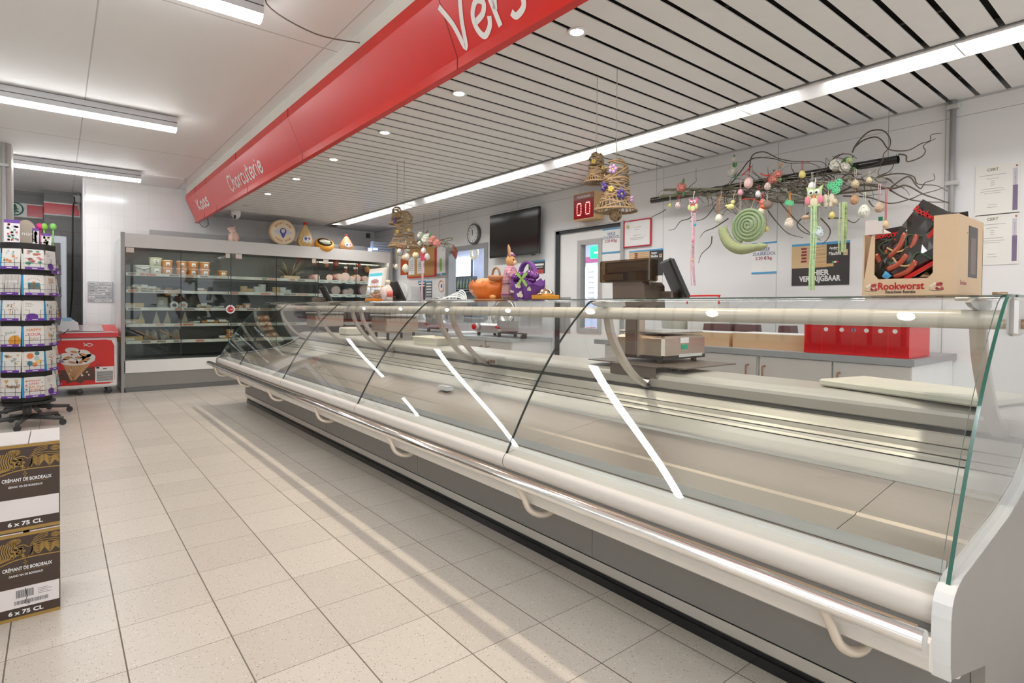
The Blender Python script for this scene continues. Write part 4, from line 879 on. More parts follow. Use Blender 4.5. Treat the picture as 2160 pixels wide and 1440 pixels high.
def stand(cx, cy, zt, rows, phi, label, faces, full=True):
    t = thing('card_stand', label, 'card stand', (cx, cy, 0))
    R8 = .20
    b = B(); b.prism([(cx+R8*.93*math.cos(phi+PI/4*k+PI/8), cy+R8*.93*math.sin(phi+PI/4*k+PI/8)) for k in range(8)], .245, zt-.10, dark, 'Z'); b.build('core', t)
    b = B(); b.prism([(cx+(R8+.015)*math.cos(phi+PI/4*k+PI/8), cy+(R8+.015)*math.sin(phi+PI/4*k+PI/8)) for k in range(8)], zt-.10, zt, black, 'Z')
    b.build('header', t); b = B(); b.prism([(cx+(R8+.012)*math.cos(phi+PI/4*k+PI/8), cy+(R8+.012)*math.sin(phi+PI/4*k+PI/8)) for k in range(8)], .215, .24, black, 'Z'); b.build('base_ring', t)
    b = B(); b.cyl((cx, cy, .07), .035, .15, mat('stand_grey', (.07, .07, .07), .4), 16); b.build('hub', t)
    for k in range(5):
        a = phi+2*PI*k/5+.3; e = Vector((cx+.30*math.cos(a), cy+.30*math.sin(a), .065)); b = B(); b.tube([(cx, cy, .085), e], [.024, .017], mat('stand_grey'), 6); lg = b.build('leg', t)
        b = B(); b.cyl((e.x, e.y-.013, .028), .028, .026, black, 16, 'Y'); b.tube([e, (e.x, e.y, .03)], .009, mat('stand_grey'), 6); b.build('caster', lg)
    # wire pockets, one per face and row
    for k in faces:
        a = phi+PI/4*k; n_ = Vector((math.cos(a), math.sin(a), 0)); s_ = Vector((-n_.y, n_.x, 0)); o_ = Vector((cx, cy, 0))+n_*(R8*.93+.002)
        for r in range(rows):
            z = .29+r*.235
            b = B(); f_ = o_+n_*.040
            for dz in (.055,): b.tube([o_-s_*.078+Vector((0, 0, z+dz)), f_-s_*.078+Vector((0, 0, z+dz)), f_+s_*.078+Vector((0, 0, z+dz)), o_+s_*.078+Vector((0, 0, z+dz))], .0018, wire, 5)
            for u in (-.04, .04): b.tube([f_+s_*u+Vector((0, 0, z)), f_+s_*u+Vector((0, 0, z+.10)), f_+s_*(u+.03*(1 if u > 0 else -1))+Vector((0, 0, z+.10))], .0018, wire, 5)
            b.tube([o_-s_*.07+Vector((0, 0, z-.003)), f_-s_*.07+Vector((0, 0, z-.003)), f_+s_*.07+Vector((0, 0, z-.003)), o_+s_*.07+Vector((0, 0, z-.003))], .0018, wire, 5); pk_ = b.build('wire_pocket', t)
            b = B(); g_ = f_+n_*.003; b.add([g_-s_*.07+Vector((0, 0, z)), g_+s_*.07+Vector((0, 0, z)), g_+s_*.07+Vector((0, 0, z+.022)), g_-s_*.07+Vector((0, 0, z+.022)), f_-s_*.07+Vector((0, 0, z)), f_+s_*.07+Vector((0, 0, z)), f_+s_*.07+Vector((0, 0, z+.022)), f_-s_*.07+Vector((0, 0, z+.022))], [(0, 1, 2, 3), (7, 6, 5, 4), (3, 2, 6, 7), (1, 0, 4, 5), (0, 3, 7, 4), (2, 1, 5, 6)], purple)
            b.add([g_+n_*.0004-s_*.02+Vector((0, 0, z+.007)), g_+n_*.0004+s_*.02+Vector((0, 0, z+.007)), g_+n_*.0004+s_*.02+Vector((0, 0, z+.014)), g_+n_*.0004-s_*.02+Vector((0, 0, z+.014))], [(0, 1, 2, 3)], paper); b.build('price_strip', pk_)
    return t
ph1 = math.radians(-90-22.5-6)
cx1, cy1 = -.225, 7.05
stand(cx1, cy1, 1.705, 6, ph1, 'black revolving card stand with six rows of cards at the left edge', (0, 1, 2, -1))
kinds = {0: ['liefde', 'hearts', 'geluk', 'robot', 'stripes', 'dots'], 1: ['lang', 'balloons', 'happy', 'plain', 'gift', 'animals'], 2: ['plain', 'robot', 'hearts', 'dots', 'tiger', 'plain'], -1: ['animals', 'stripes', 'balloons', 'dots', 'lang', 'robot']}
desc = {'liefde': 'liefde card with orange hearts', 'hearts': 'card of grey and orange hearts', 'geluk': 'geluk card with orange round shape', 'robot': 'card with scribbled little figure', 'stripes': 'brown and white striped card', 'dots': 'pale card with scattered small marks', 'lang': 'lang zal ie leven card', 'balloons': 'card with orange and green balloons', 'happy': 'HAPPY YOUR DAY card', 'plain': 'plain pale card with purple blot', 'gift': 'card with teal and orange gift box', 'animals': 'card of small red and green animals', 'tiger': 'card with orange and black stripes'}
fn = {0: 'left front face', 1: 'right front face', 2: 'right side face', -1: 'left side face'}
rown = ['bottom', 'fifth', 'fourth', 'third', 'second', 'top']
protos = {}
for k in (0, 1, 2, -1):
    a = ph1+PI/4*k; n_ = Vector((math.cos(a), math.sin(a), 0)); o_ = Vector((cx1, cy1, 0))+n_*(.186+.022)
    for r in range(6):
        kd = kinds[k][r]; lab = desc[kd]+', %s row, %s of the front stand' % (rown[r], fn[k])
        key = (kd, k != 0)
        if key not in protos: protos[key] = card(kd, lab, seed=r, env=(r+k) % 2 == 1 or k == -1); c_ = protos[key]; c_.location = o_+Vector((0, 0, .29+r*.235)); c_.rotation_euler = (math.radians(-4), 0, a+PI/2)
        else: c_ = dup(protos[key], o_+Vector((0, 0, .29+r*.235)), (math.radians(-4), 0, a+PI/2), lab)
cx2, cy2 = -.20, 7.74; ph2 = math.radians(-90-6)
stand(cx2, cy2, 1.66, 6, ph2, 'second black revolving card stand behind the front one', (0, 1, 2))
pr = list(protos.values())
for k in (1, 2):
    a = ph2+PI/4*k; n_ = Vector((math.cos(a), math.sin(a), 0)); o_ = Vector((cx2, cy2, 0))+n_*.208
    for r in range(6): dup(pr[(r*3+k*5) % len(pr)], o_+Vector((0, 0, .29+r*.235)), (math.radians(-7), 0, a+PI/2), 'card seen edge-on in the rear stand, %s row, %s' % (rown[r], ('front right face', 'far right face')[k-1]))
# things on top of the front stand
b = B(); n = 24; b.tube([Vector((-.175, 6.98, 1.83)), Vector((-.172, 6.984, 1.83))], .001, wire)
b = B(); xx = P(55, 480, Y=7.0).x; pts = [(xx+.075*math.cos(a), 7.02, 1.705+.105+.125*math.sin(a)*(1 if math.sin(a) > 0 else .84)) for a in [2*PI*i/n for i in range(n)]]
b.add(pts+[(x, 7.03, z) for x, y, z in pts], [list(range(n)), list(range(2*n-1, n-1, -1))]+[(i, (i+1) % n, n+(i+1) % n, n+i) for i in range(n)], colm(.42, .35, .28, .5)); b.text('mark', (xx+.02, 7.019, 1.79), (1, 0, 0), (0, 0, 1), .05, paper)
tag(b.build('round_sign'), 'brown rounded sign board with white lettering on top of the card stand', 'sign')
def topper(px0, px1, z, h, c1, lab, y):
    x0, x1 = P(px0, 490, Y=y).x, P(px1, 490, Y=y).x; t = thing('blister_pack', lab, 'packet', ((x0+x1)/2, y, z)); b = B(); b.box((x0, y, z), (x1, y+.01, z+h), colm(.84, .83, .84, .4)); b.build('packet', t)
    b = B(); b.box((x0, y-.002, z+h*.86), (x1, y+.012, z+h), purple); b.build('header_strip', t)
    b = B(); rnd = random.Random(px0)
    for k in range(30): 
        x = rnd.uniform(x0+.015, x1-.015); zz = rnd.uniform(z+.015, z+h*.8); b.box((x-.008, y-.002, zz-.008), (x+.008, y-.0005, zz+.008), rnd.choice(c1))
    b.build('print', t)
mc = [colm(.1, .35, .2), colm(.6, .12, .12), colm(.3, .3, .45), colm(.7, .7, .7), colm(.45, .1, .3)]
topper(8, 42, 1.707, .20, mc, 'purple-topped packet with colourful print, left on top of the card stand', 6.86)
topper(68, 82, 1.707, .155, [paper], 'white packet with purple top right of the round sign', 7.02)
topper(88, 108, 1.66, .155, [crm, crm, colm(.8, .7, .55)], 'beige packet with purple top at the stand edge', 6.98)
for i, (px, c_) in enumerate(((84, colm(.75, .02, .25, .35)), (93, colm(.30, .62, .08, .35)), (112, colm(.25, .62, .15, .35)))):
    p = P(px, 478, Y=7.1); b = B(); b.ell((p.x, 7.1, p.z), .028, .02, .034, c_); b.tube([(p.x, 7.1, p.z-.03), (p.x, 7.1, 1.66)], .006, c_, 8); tag(b.build('party_candle'), ('pink', 'green', 'far green')[i]+' round-headed stick behind the card packets on the stand', 'decoration')
b = B(); p = P(146, 690, Y=8.2); 
b.prism([(-.09, 0), (.09, 0), (.08, .08), (0, .14), (-.07, .12)], -.02, .10, colm(.82, .84, .86)); b.box((-.06, -.022, .10), (.02, .08, .138), colm(.3, .55, .8)); b.tube([(-.06, -.42, -.03), (0, 0, .01)], .006, wire); o = b.build('leaflet_box', origin=(0, 0, 0)); o.location = (p.x, 8.2, p.z-.03); tag(o, 'white and blue leaflet box sticking out beside the card stand', 'leaflet holder')
b = B(); b.tube([(p.x-.12, 8.0, p.z-.05), (p.x-.02, 8.35, p.z-.028)], .006, wire); b.build('arm', o) if False else None
# ============================================================ wine cartons
goldm = colm(.36, .22, .05, .6); brnm = colm(.055, .032, .022, .55); boxw = colm(.74, .69, .66, .6)
def carton(z0, label, second):
    X0, X1, Ya, Yb = -.46, .005, 2.72, 2.985
    t = thing('wine_carton', label, 'box', ((X0+X1)/2, (Ya+Yb)/2, z0), group='stacked wine cartons')
    b = B(); b.box((X0, Ya, z0), (X1, Yb, z0+.315), brnm); b.build('body', t)
    b = B(); b.box((X0, Ya, z0+.3155), (-.085 if not second else -.10, Yb, z0+.319), boxw); b.box((-.082, Ya, z0+.3155), (X1, Yb, z0+.319), boxw); b.build('lid_flap', t)
    f = Ya-.0012; b = B()
    b.box((X0, f, z0), (X1, Ya, z0+.012), goldm); b.build('gold_edge', t); b = B(); b.box((X0, f, z0+.304), (X1, Ya, z0+.315), goldm); b.build('gold_edge', t)
    b = B(); b.box((X0, f, z0+.045), (X1-.003, Ya, z0+.118), colm(.78, .73, .72, .6)); b.build('white_panel', t)
    b = B(); b.text('6 x 75 CL', (-.093, f, z0+.021), (1, 0, 0), (0, 0, 1), .020, paper, bold=.03, sx=1.2); b.text('CRÉMANT DE BORDEAUX', (-.088, f, z0+.182), (1, 0, 0), (0, 0, 1), .0172, paper, bold=.02, sx=.68)
    b.text('GRAND VIN DE BORDEAUX', (-.092, f, z0+.160), (1, 0, 0), (0, 0, 1), .0105, paper, bold=.01, sx=.72); b.box((-.15, f-.0002, z0+.1765), (-.03, f, z0+.1775), goldm)
    if second:
        rnd = random.Random(3); x = -.12
        while x < -.07: w_ = rnd.choice([.0008, .0014, .002]); b.box((x, f-.0005, z0+.080), (x+w_, f, z0+.108), greyd); x += w_+rnd.choice([.0008, .0014])
        x = -.125
        while x < -.03: w_ = rnd.choice([.0008, .0014, .002]); b.box((x, f-.0005, z0+.056), (x+w_, f, z0+.070), greyd); x += w_+rnd.choice([.0008, .0014])
        for k in range(4): b.box((-.06, f-.0005, z0+.082+k*.006), (-.02-.01*(k % 2), f, z0+.0832+k*.006), greyd)
        ribbon(b, [(0, .055), (.004, .02), (-.002, .0), (.008, -.008), (.006, .006), (.012, -.006)], .002, (-.094, f, z0+.058), (1, 0, 0), (0, 0, 1), black, .0006)
    b.build('print', t)
    # scroll ornament: gold lines on the brown band
    b = B(); org = (0, f, z0)
    def rb(pts, w_): ribbon(b, smoothp([(x_, y_, 0) for x_, y_ in pts], 5), w_, org, (1, 0, 0), (0, 0, 1), goldm, .0004)
    rb([(-.17, .205), (-.13, .218), (-.09, .223), (-.05, .223), (.004, .221)], .004)
    for k in range(7): o_ = k*.0065; rb([(-.175+o_, .215+o_*.3), (-.16+o_, .235), (-.165+o_, .258), (-.158+o_, .285)], .0032)
    for k in range(5): r_ = .004+k*.0036; rb([(-.125+r_*math.cos(a), .288+r_*math.sin(a)*.62) for a in [PI*.9+2*PI*i/10 for i in range(11 if k < 4 else 8)]], .0018)
    for k in range(4): r_ = .003+k*.0032; rb([(-.008+r_*math.cos(a), .291+r_*math.sin(a)*.7) for a in [2*PI*i/10 for i in range(11)]], .0016)
    for k in range(6):
        o_ = k*.0058; rb([(-.086+o_*.4, .226+o_*.2), (-.072, .245+o_*.85), (-.056, .232+o_), (-.040, .250+o_*.75), (-.024, .230+o_), (-.010, .246+o_*.6), (.003, .236+o_*.9)], .0028)
    for k in range(5): rb([(-.085+k*.004, .262+k*.007), (-.05, .272+k*.007), (.003, .268+k*.007) if k < 2 else (-.03, .281+k*.005)], .0022)
    rb([(-.128, .224), (-.131, .245), (-.122, .266), (-.10, .272), (-.086, .262)], .003)
    rnd = random.Random(1)
    for k in range(30):
        px_, pz_ = rnd.uniform(-.124, -.092), rnd.uniform(.229, .263); r_ = rnd.uniform(.0022, .0042)
        b.add([(px_+r_*1.2*math.cos(2*PI*i/10), f-.0005, z0+pz_+r_*math.sin(2*PI*i/10)) for i in range(10)], [list(range(10))], goldm)
    for k, (dx, dz) in enumerate(((-.094, .214), (-.090, .208), (-.097, .207), (-.093, .201), (-.094, .195))): b.add([(dx+.0022*math.cos(2*PI*i/8), f-.0005, z0+dz+.0022*math.sin(2*PI*i/8)) for i in range(8)], [list(range(8))], goldm)
    b.build('scroll_ornament', t)
carton(0, 'brown and gold wine carton with barcode panel, standing on the floor', True)
carton(.324, 'brown and gold wine carton, upper one with blank white panel', False)
# ============================================================ right wall: window, door, back room
UPZ = (0, 0, 1); RGT = (0, -1, 0)          # writing directions on the right wall
frm = mat('frame_grey', (.36, .36, .36), .45, .1)
b = B()
b.box((WX-.012, 6.30, .98), (WX+.125, 6.383, 2.05), frm); b.box((WX-.012, 7.297, .98), (WX+.125, 7.385, 2.05), frm); b.box((WX-.0115, 6.38, 1.997), (WX+.124, 7.30, 2.048), frm); b.box((WX-.0115, 6.38, .95), (WX+.124, 7.30, 1.003), frm)
b.box((WX+.05, 6.38, 1.0), (WX+.056, 7.30, 2.0), G); b.build('window_1', kind='structure')
# cold-room door with a tall window; dark gasket frame
b = B(); DZ = 2.02
gk = mat('gasket_black', (.035, .04, .045), .5)
b.box((WX-.02, 4.86, 0), (WX+.01, 4.92, DZ+.03), gk); b.box((WX-.02, 3.92, DZ), (WX+.01, 4.92, DZ+.035), gk); b.box((WX-.035, 3.90, DZ+.035), (WX, 4.94, DZ+.05), greyl); b.box((WX-.03, 3.885, 0), (WX, 3.92, DZ+.05), mat('frame_light', (.5, .5, .5), .35, .4)); b.box((WX-.03, 4.92, 0), (WX, 4.935, DZ+.05), greyl)
wy0, wy1, wz0, wz1 = 4.25, 4.52, .93, 1.87
for a_ in (((3.92, 0), (wy0, DZ)), ((wy1, 0), (4.86, DZ)), ((wy0, 0), (wy1, wz0)), ((wy0, wz1), (wy1, DZ))):
    b.box((WX, a_[0][0], a_[0][1]), (WX+.06, a_[1][0], a_[1][1]), white)
for a_ in (((wy0-.05, wz0-.05), (wy0+.003, wz1+.05)), ((wy1-.003, wz0-.05), (wy1+.05, wz1+.05)), ((wy0, wz1-.003), (wy1, wz1+.05)), ((wy0, wz0-.05), (wy1, wz0+.003))):
    b.box((WX-.012, a_[0][0], a_[0][1]), (WX+.07, a_[1][0], a_[1][1]), mat('window_trim', (.50, .49, .48), .45, .1))
b.box((WX+.03, wy0, wz0), (WX+.034, wy1, wz1), G)
b.box((WX-.004, 4.68, .86), (WX, 4.855, 1.28), mat('kick_plate', (.50, .49, .48), .35, .5)); b.build('door_1', kind='structure')
# back room seen through the openings
b = B(); brw = mat('back_room_wall', (.46, .50, .66), .7); b.box((7.0, 2, 0), (7.1, 12, 2.6), brw); b.box((WX+.12, 2, 2.55), (7.1, 12, 2.65), white); b.box((WX+.12, 1.95, 0), (7.0, 2, 2.6), brw); b.box((WX+.12, 11.9, 0), (7, 12, 2.6), brw); b.build('wall_storage', kind='structure')
lw = mat('lit_window', (1, 1, 1), .5, emit=(.93, .97, 1), es=2.6)
def wrect(b, px, X, m, th=.004):
    (x0, y0), (x1, y1) = px; p0, p1 = P(x0, y0, X=X), P(x1, y1, X=X); b.box((X, p1.y, min(p0.z, p1.z)), (X+th, p0.y, max(p0.z, p1.z)), m); return p0, p1
t = thing('window_pane', 'bright daylight window in the room behind the small wall window', 'window', (6.95, 10.5, 1.2))
b = B(); wrect(b, ((953, 547), (993, 584)), 6.95, lw); b.build('lit_glass', t)
b = B(); wrect(b, ((993, 545), (997, 584)), 6.94, gk); wrect(b, ((953, 584), (997, 587)), 6.94, gk); b.build('frame', t)
t = thing('bottle_rack', 'dark shelf of bottles behind the small wall window', 'shelf', (6.5, 10, 0))
b = B(); p0, p1 = P(948, 586, X=6.6), P(1004, 628, X=6.6); b.box((6.6, p1.y, .2), (6.62, p0.y, p0.z), gk)
for zz in (p0.z-.28, p0.z-.33, .9): b.box((6.4, p1.y, zz), (6.6, p0.y, zz+.02), greyd)
b.build('rack', t)
for r, zz in enumerate((p0.z-.26,)):
    n_ = 9
    for k in range(n_):
        y = p1.y+.06+(p0.y-p1.y-.12)*k/(n_-1); b = B(); b.lathe([(.03, 0), (.032, .02), (.032, .13), (.012, .18), (.012, .22), (.001, .22)], colm(.05, .07, .05, .1), (6.5, y, zz-.0), 10)
        tag(b.build('bottle'), 'dark bottle on the shelf behind the wall window, %s from the right' % ('1st', '2nd', '3rd', '4th', '5th', '6th', '7th', '8th', '9th')[k], 'bottle', 'bottles behind the wall window')
t = thing('straw_wreath', 'pale straw wreath hanging behind the upper part of the wall window', 'wreath', (5.2, 8, 1.9))
c = P(1000, 533, X=5.2); b = B(); b.tube([(5.2, c.y+.085*math.cos(a), c.z+.085*math.sin(a)) for a in [2*PI*i/20 for i in range(20)]], .028, colm(.72, .64, .50, .8), 8, closed=True); b.build('ring', t)
b = B(); b.tube([(5.2, c.y, c.z+.09), (5.2, c.y, 2.55)], .003, paper); b.build('string', t)
# through the door window: green sign, shelves
t = thing('exit_sign', 'green lit sign behind the door window', 'sign', (6.2, 6, 1.9))
b = B(); wrect(b, ((1245, 519), (1275, 543)), 6.2, mat('exit_green', (0, .35, .12), .4, emit=(0, .5, .18), es=.9), .03); b.build('panel', t)
b = B(); p0, p1 = wrect(b, ((1253, 531), (1272, 533)), 6.195, paper, .003); b.box((6.2, p1.y-.01, p1.z), (6.215, p1.y, 2.55), greyd); b.build('lettering', t)
t = thing('storage_shelf', 'shelf with stored goods behind the door window', 'shelf', (6.5, 6, 0))
b = B(); wrect(b, ((1226, 543), (1272, 552)), 6.7, colm(.35, .06, .2)); wrect(b, ((1228, 563), (1240, 626)), 6.9, lw); wrect(b, ((1254, 563), (1264, 626)), 6.9, lw)
for k in range(6): wrect(b, ((1240, 572+k*11), (1253, 575+k*11)), 6.8, colm(.42, .45, .5))
wrect(b, ((1236, 690), (1247, 697)), 6.6, redp, .1); b.build('goods', t)
area('back_room_fill', (5.8, 7.5, 2.5), .2, 5, 60, (.9, .95, 1));  # fill light added so the back room is not dark; no lamp seen there
# ------------------------------------------------------------ conduit on the wall
b = B(); b.tube([(4.57, 1.10, SZ), (4.57, 1.10, 1.30)], .017, frm); 
for zz in (2.48, 1.98, 1.62): b.box((4.548, 1.065, zz), (4.6, 1.135, zz+.03), greyl, bev=.004)
tag(b.build('wall_conduit'), 'vertical grey pipe with white clips on the right wall', 'pipe')
b = B(); b.box((WX-.006, 1.055, 1.25), (WX, .995, 1.30), greyl) if False else None
# ------------------------------------------------------------ television, clock, number display
t = thing('television', 'large black flat television mounted high on the wall', 'television', (4.52, 5.63, 1.81))
b = B(); b.box((4.50, 5.135, 1.81), (4.535, 6.137, 2.382), blackg, bev=.006); b.build('bezel', t)
b = B(); b.box((4.498, 5.15, 1.832), (4.4995, 6.122, 2.367), mat('screen_black', (.015, .013, .012), .12, spec=.8)); b.build('screen', t)
b = B(); b.box((4.535, 5.5, 2.0), (4.595, 5.8, 2.2), black); b.box((4.505, 5.22, 1.797), (4.52, 5.28, 1.81), black); b.build('wall_bracket', t)
cy_, cz_ = 6.615, 2.19
t = thing('wall_clock', 'round white wall clock with grey rim left of the television', 'clock', (4.58, cy_, cz_-.145))
b = B(); b.tube([(4.555, cy_, cz_), (4.56, cy_, cz_), (4.598, cy_, cz_)], [.138, .145, .145], mat('clock_rim', (.16, .16, .16), .3, .5), 36); b.build('rim', t)
b = B(); b.tube([(4.5545, cy_, cz_), (4.5549, cy_, cz_)], .122, paper, 36)
for k in range(12):
    a = PI/2-2*PI*(k+1)/12; b.text(str(k+1), (4.5535, cy_-.098*math.cos(a), cz_+.098*math.sin(a)-.012), RGT, UPZ, .035, greyd)
b.build('dial', t)
b = B(); b.box((4.551, cy_-.004, cz_-.02), (4.5525, cy_+.004, cz_+.06), black); ribbon(b, [(0, 0), (-.012, .09)], .004, (4.5505, cy_, cz_), RGT, UPZ, black); b.build('hands', t)
wood = colm(.72, .48, .24, .5)
p0, p1 = P(1209, 411, X=4.44), P(1253, 461, X=4.44)
yA, yB, zA, zB = p0.y, p1.y, P(1209, 466, X=4.44).z, p0.z
t = thing('number_display', 'wood-framed queue number display showing 00 in red dots', 'number display', (4.5, (yA+yB)/2, zA))
b = B(); b.box((4.445, yB, zA), (4.598, yA, zB), wood); b.build('case', t)
b = B(); b.box((4.441, yB+.012, zA+.012), (4.445, yA-.012, zB-.012), colm(.35, .0, .01, .2)); b.box((4.4405, yB+.014, zB-.065), (4.441, yA-.014, zB-.014), colm(.45, .25, .25, .4)); b.text('WIJ BEDIENEN', (4.440, (yA+yB)/2, zB-.052), RGT, UPZ, .034, paper, bold=.02, sx=.95); b.build('face', t)
b = B(); ld = mat('led_red', (1, .1, .1), .4, emit=(1, .12, .10), es=6)
for d in (-1, 1):
    yc = (yA+yB)/2+d*.065; zc_ = zA+.115; w_, h_ = .030, .062
    for k in range(28):
        u = k/28*4; s_ = int(u); f_ = u-s_; y, z = [(-w_+2*w_*f_, h_), (w_, h_-2*h_*f_), (w_-2*w_*f_, -h_), (-w_, -h_+2*h_*f_)][s_]
        if abs(y) == w_ and abs(z) > h_*.93: continue
        b.box((4.4385, yc+y-.004, zc_+z-.004), (4.440, yc+y+.004, zc_+z+.004), ld)
b.build('digits', t)
# ------------------------------------------------------------ papers on the wall
def wsheet(name, px, label, cat, X=WX-.004, m=paper, th=.002):
    """sheet from top-left and bottom-right photo pixels; returns root, y-left, y-right, z-bottom, z-top"""
    (x0, y0), (x1, y1) = px; p0, p1 = P(x0, y0, X=X), P(x1, y1, X=X); t = thing(name, label, cat, (X, (p0.y+p1.y)/2, p1.z))
    b = B(); b.box((X, p1.y, p1.z), (X+th, p0.y, p0.z), m); b.build('sheet', t); return t, p0.y, p1.y, p1.z, p0.z
blueb = colm(.10, .38, .68, .4); navy = colm(.10, .16, .35, .6); rdk = colm(.45, .06, .12, .6)
def vtext(b, s, X, y, z, sz, m, **k): b.text(s, (X, y, z), RGT, UPZ, sz, m, **k)
for px, lab, X in ((((1586, 513), (1638, 576)), 'white VERSE ZUURKOOL price sheet with blue edges on the wall', WX-.004), (((1271, 484), (1308, 532)), 'white price sheet with blue edges stuck on the cold-room door', WX-.006)):
    t, ya, yb, za, zb = wsheet('price_sheet', px, lab, 'price sheet', X); w_ = ya-yb; yc = (ya+yb)/2; h_ = zb-za
    b = B(); b.box((X-.001, yb, zb-.014), (X, ya, zb), blueb); b.box((X-.001, yb, za), (X, ya, za+.016), blueb); b.build('blue_strip', t)
    b = B(); vtext(b, 'VERSE', X-.001, yc, zb-.27*h_, w_*.17, navy); vtext(b, 'ZUURKOOL', X-.001, yc, zb-.41*h_, w_*.17, navy); vtext(b, '2.20 €/kg.', X-.001, yc, zb-.55*h_, w_*.17, rdk, bold=.01); b.box((X-.0015, yc-w_*.16, zb-.29*h_), (X-.001, yc+w_*.16, zb-.283*h_), navy); b.build('lettering', t)
woodl = colm(.70, .50, .28, .6); pbl = colm(.055, .05, .05, .5)
def skewer_poster(px, label, full):
    t, ya, yb, za, zb = wsheet('poster', px, label, 'poster', WX-.004, pbl); X = WX-.004; w_ = ya-yb; h_ = zb-za; b = B()
    b.box((X-.001, yb, zb-h_*.055), (X, ya, zb), blueb); b.build('blue_strip', t)
    b = B(); b.box((X-.001, yb+w_*.38, za+h_*.42), (X, ya, zb-h_*.056), woodl); b.box((X-.0015, yb+w_*.26, za+h_*.43), (X-.0005, ya-w_*.38, za+h_*.50), colm(.66, .42, .20, .6))
    for k in range(7): z = zb-h_*(.12+.06*k); ribbon(b, [(w_*.28, z-za), (w_*.6, z-za-.006*(k % 3-1))], .004, (X-.001, ya, za), RGT, UPZ, colm(.45, .28, .14), .0006)
    for k in range(5): z = zb-h_*(.13+.075*k); b.box((X-.002, ya-w_*.27, z-.006), (X-.001, ya-w_*(.17+.01*(k % 2)), z+.010), colm(.28, .05, .06)); 
    b.add([(X-.0022, ya-w_*.62, zb-h_*.06), (X-.0022, ya-w_*.62, za+h_*.50), (X-.0022, ya-w_*.90, za+h_*.58), (X-.0022, ya-w_*.90, zb-h_*.06)], [(0, 1, 2, 3)], pbl)
    b.box((X-.002, yb+w_*.03, zb-h_*.33), (X-.001, yb+w_*.10, zb-h_*.20), woodl); b.box((X-.0025, yb+w_*.055, zb-h_*.28), (X-.0015, yb+w_*.08, zb-h_*.24), pbl)
    for k, cc in enumerate((colm(.1, .4, .15), paper, colm(.7, .05, .08))): b.box((X-.0026, ya-w_*(.75+.035*k), za+h_*.51), (X-.0016, ya-w_*(.715+.035*k), za+h_*.55), cc)
    b.build('picture', t)
    b = B(); vtext(b, 'Andere', X-.003, ya-w_*.75, zb-h_*.17, w_*.055, paper, bold=.03); vtext(b, 'als anderen', X-.003, ya-w_*.75, zb-h_*.20, w_*.025, paper); vtext(b, 'Maulina', X-.003, ya-w_*.76, zb-h_*.31, w_*.085, paper, bold=.02, sx=.8)
    if full: vtext(b, 'HIER', X-.001, ya-w_*.52, za+h_*.24, w_*.135, paper, bold=.035); vtext(b, 'VERKRIJGBAAR', X-.001, ya-w_*.5, za+h_*.10, w_*.135, paper, bold=.035, sx=.78)
    b.build('lettering', t)
skewer_poster(((1671, 516), (1791, 600)), 'dark poster reading HIER VERKRIJGBAAR with skewers on a board', True)
skewer_poster(((1327, 530), (1398, 580)), 'dark poster with skewers half hidden behind the brown scale', False)
# red framed notice
t, ya, yb, za, zb = wsheet('framed_notice', ((1318, 469), (1371, 515)), 'white notice in a red frame right of the cold-room door', 'framed notice', 4.585); X = 4.585
b = B()
for a_ in (((yb-.008, za-.012), (ya+.008, za)), ((yb-.008, zb), (ya+.008, zb+.012)), ((yb-.012, za-.008), (yb, zb+.008)), ((ya, za-.008), (ya+.012, zb+.008))): b.box((X-.008, a_[0][0], a_[0][1]), (X+.012, a_[1][0], a_[1][1]), colm(.55, .03, .06, .35), bev=.003)
b.build('frame', t)
b = B()
for k, (u, w_) in enumerate(((.25, .3), (.35, .2), (.58, .3), (.68, .6), (.74, .5))): yc = (ya+yb)/2; b.box((X-.001, yc-w_*(ya-yb)/2, zb-u*(zb-za)-.003), (X, yc+w_*(ya-yb)/2, zb-u*(zb-za)+.001), colm(.45, .42, .45))
b.build('lettering', t)
b = B(); q = P(1324, 478, X=4.57); b.ell((4.568, q.y, q.z), .014, .012, .018, colm(.65, .6, .2, .5)); b.tube([(4.568, q.y, q.z+.018), (4.575, q.y, q.z+.09)], .002, paper, 5); tag(b.build('egg_ornament'), 'tiny yellow-green egg hanging on the red framed notice', 'egg ornament')
# certificates
for i, px in enumerate((((2058, 353), (2150, 448)), ((2058, 455), (2148, 556)))):
    t, ya, yb, za, zb = wsheet('certificate', px, ('upper', 'lower')[i]+' white certificate with purple side strip by the right photo edge', 'certificate', m=colm(.86, .85, .80, .6)); X = WX-.004; w_ = ya-yb; h_ = zb-za
    b = B(); b.box((X-.001, yb+w_*.04, za+h_*.06), (X, yb+w_*.15, za+h_*.55), colm(.22, .17, .28)); b.box((X-.001, yb+w_*.05, za+h_*.55), (X, yb+w_*.15, zb-h_*.12), colm(.62, .60, .66)); b.build('side_strip', t)
    b = B(); vtext(b, 'CERT', X-.001, (ya+yb)/2+w_*.1, zb-h_*.12, w_*.11, colm(.30, .33, .2), bold=.02); vtext(b, 'u', X-.0015, yb+w_*.07, zb-h_*.09, w_*.09, rdk, bold=.05)
    for k, ch_ in enumerate('CERTIFICAAT'): vtext(b, ch_, X-.0015, yb+w_*.095, zb-h_*(.22+.045*k), w_*.05, colm(.2, .15, .25))
    for u, ww in ((.2, .8), (.27, .35), (.32, .1), (.36, .12), (.40, .12), (.47, .65), (.52, .72), (.56, .5), (.79, .25), (.84, .3)): b.box((X-.001, (ya+yb)/2+w_*.1-ww*w_/2.6, zb-h_*u-.0015), (X, (ya+yb)/2+w_*.1+ww*w_/2.6, zb-h_*u+.0008), colm(.4, .4, .4))
    b.build('lettering', t)
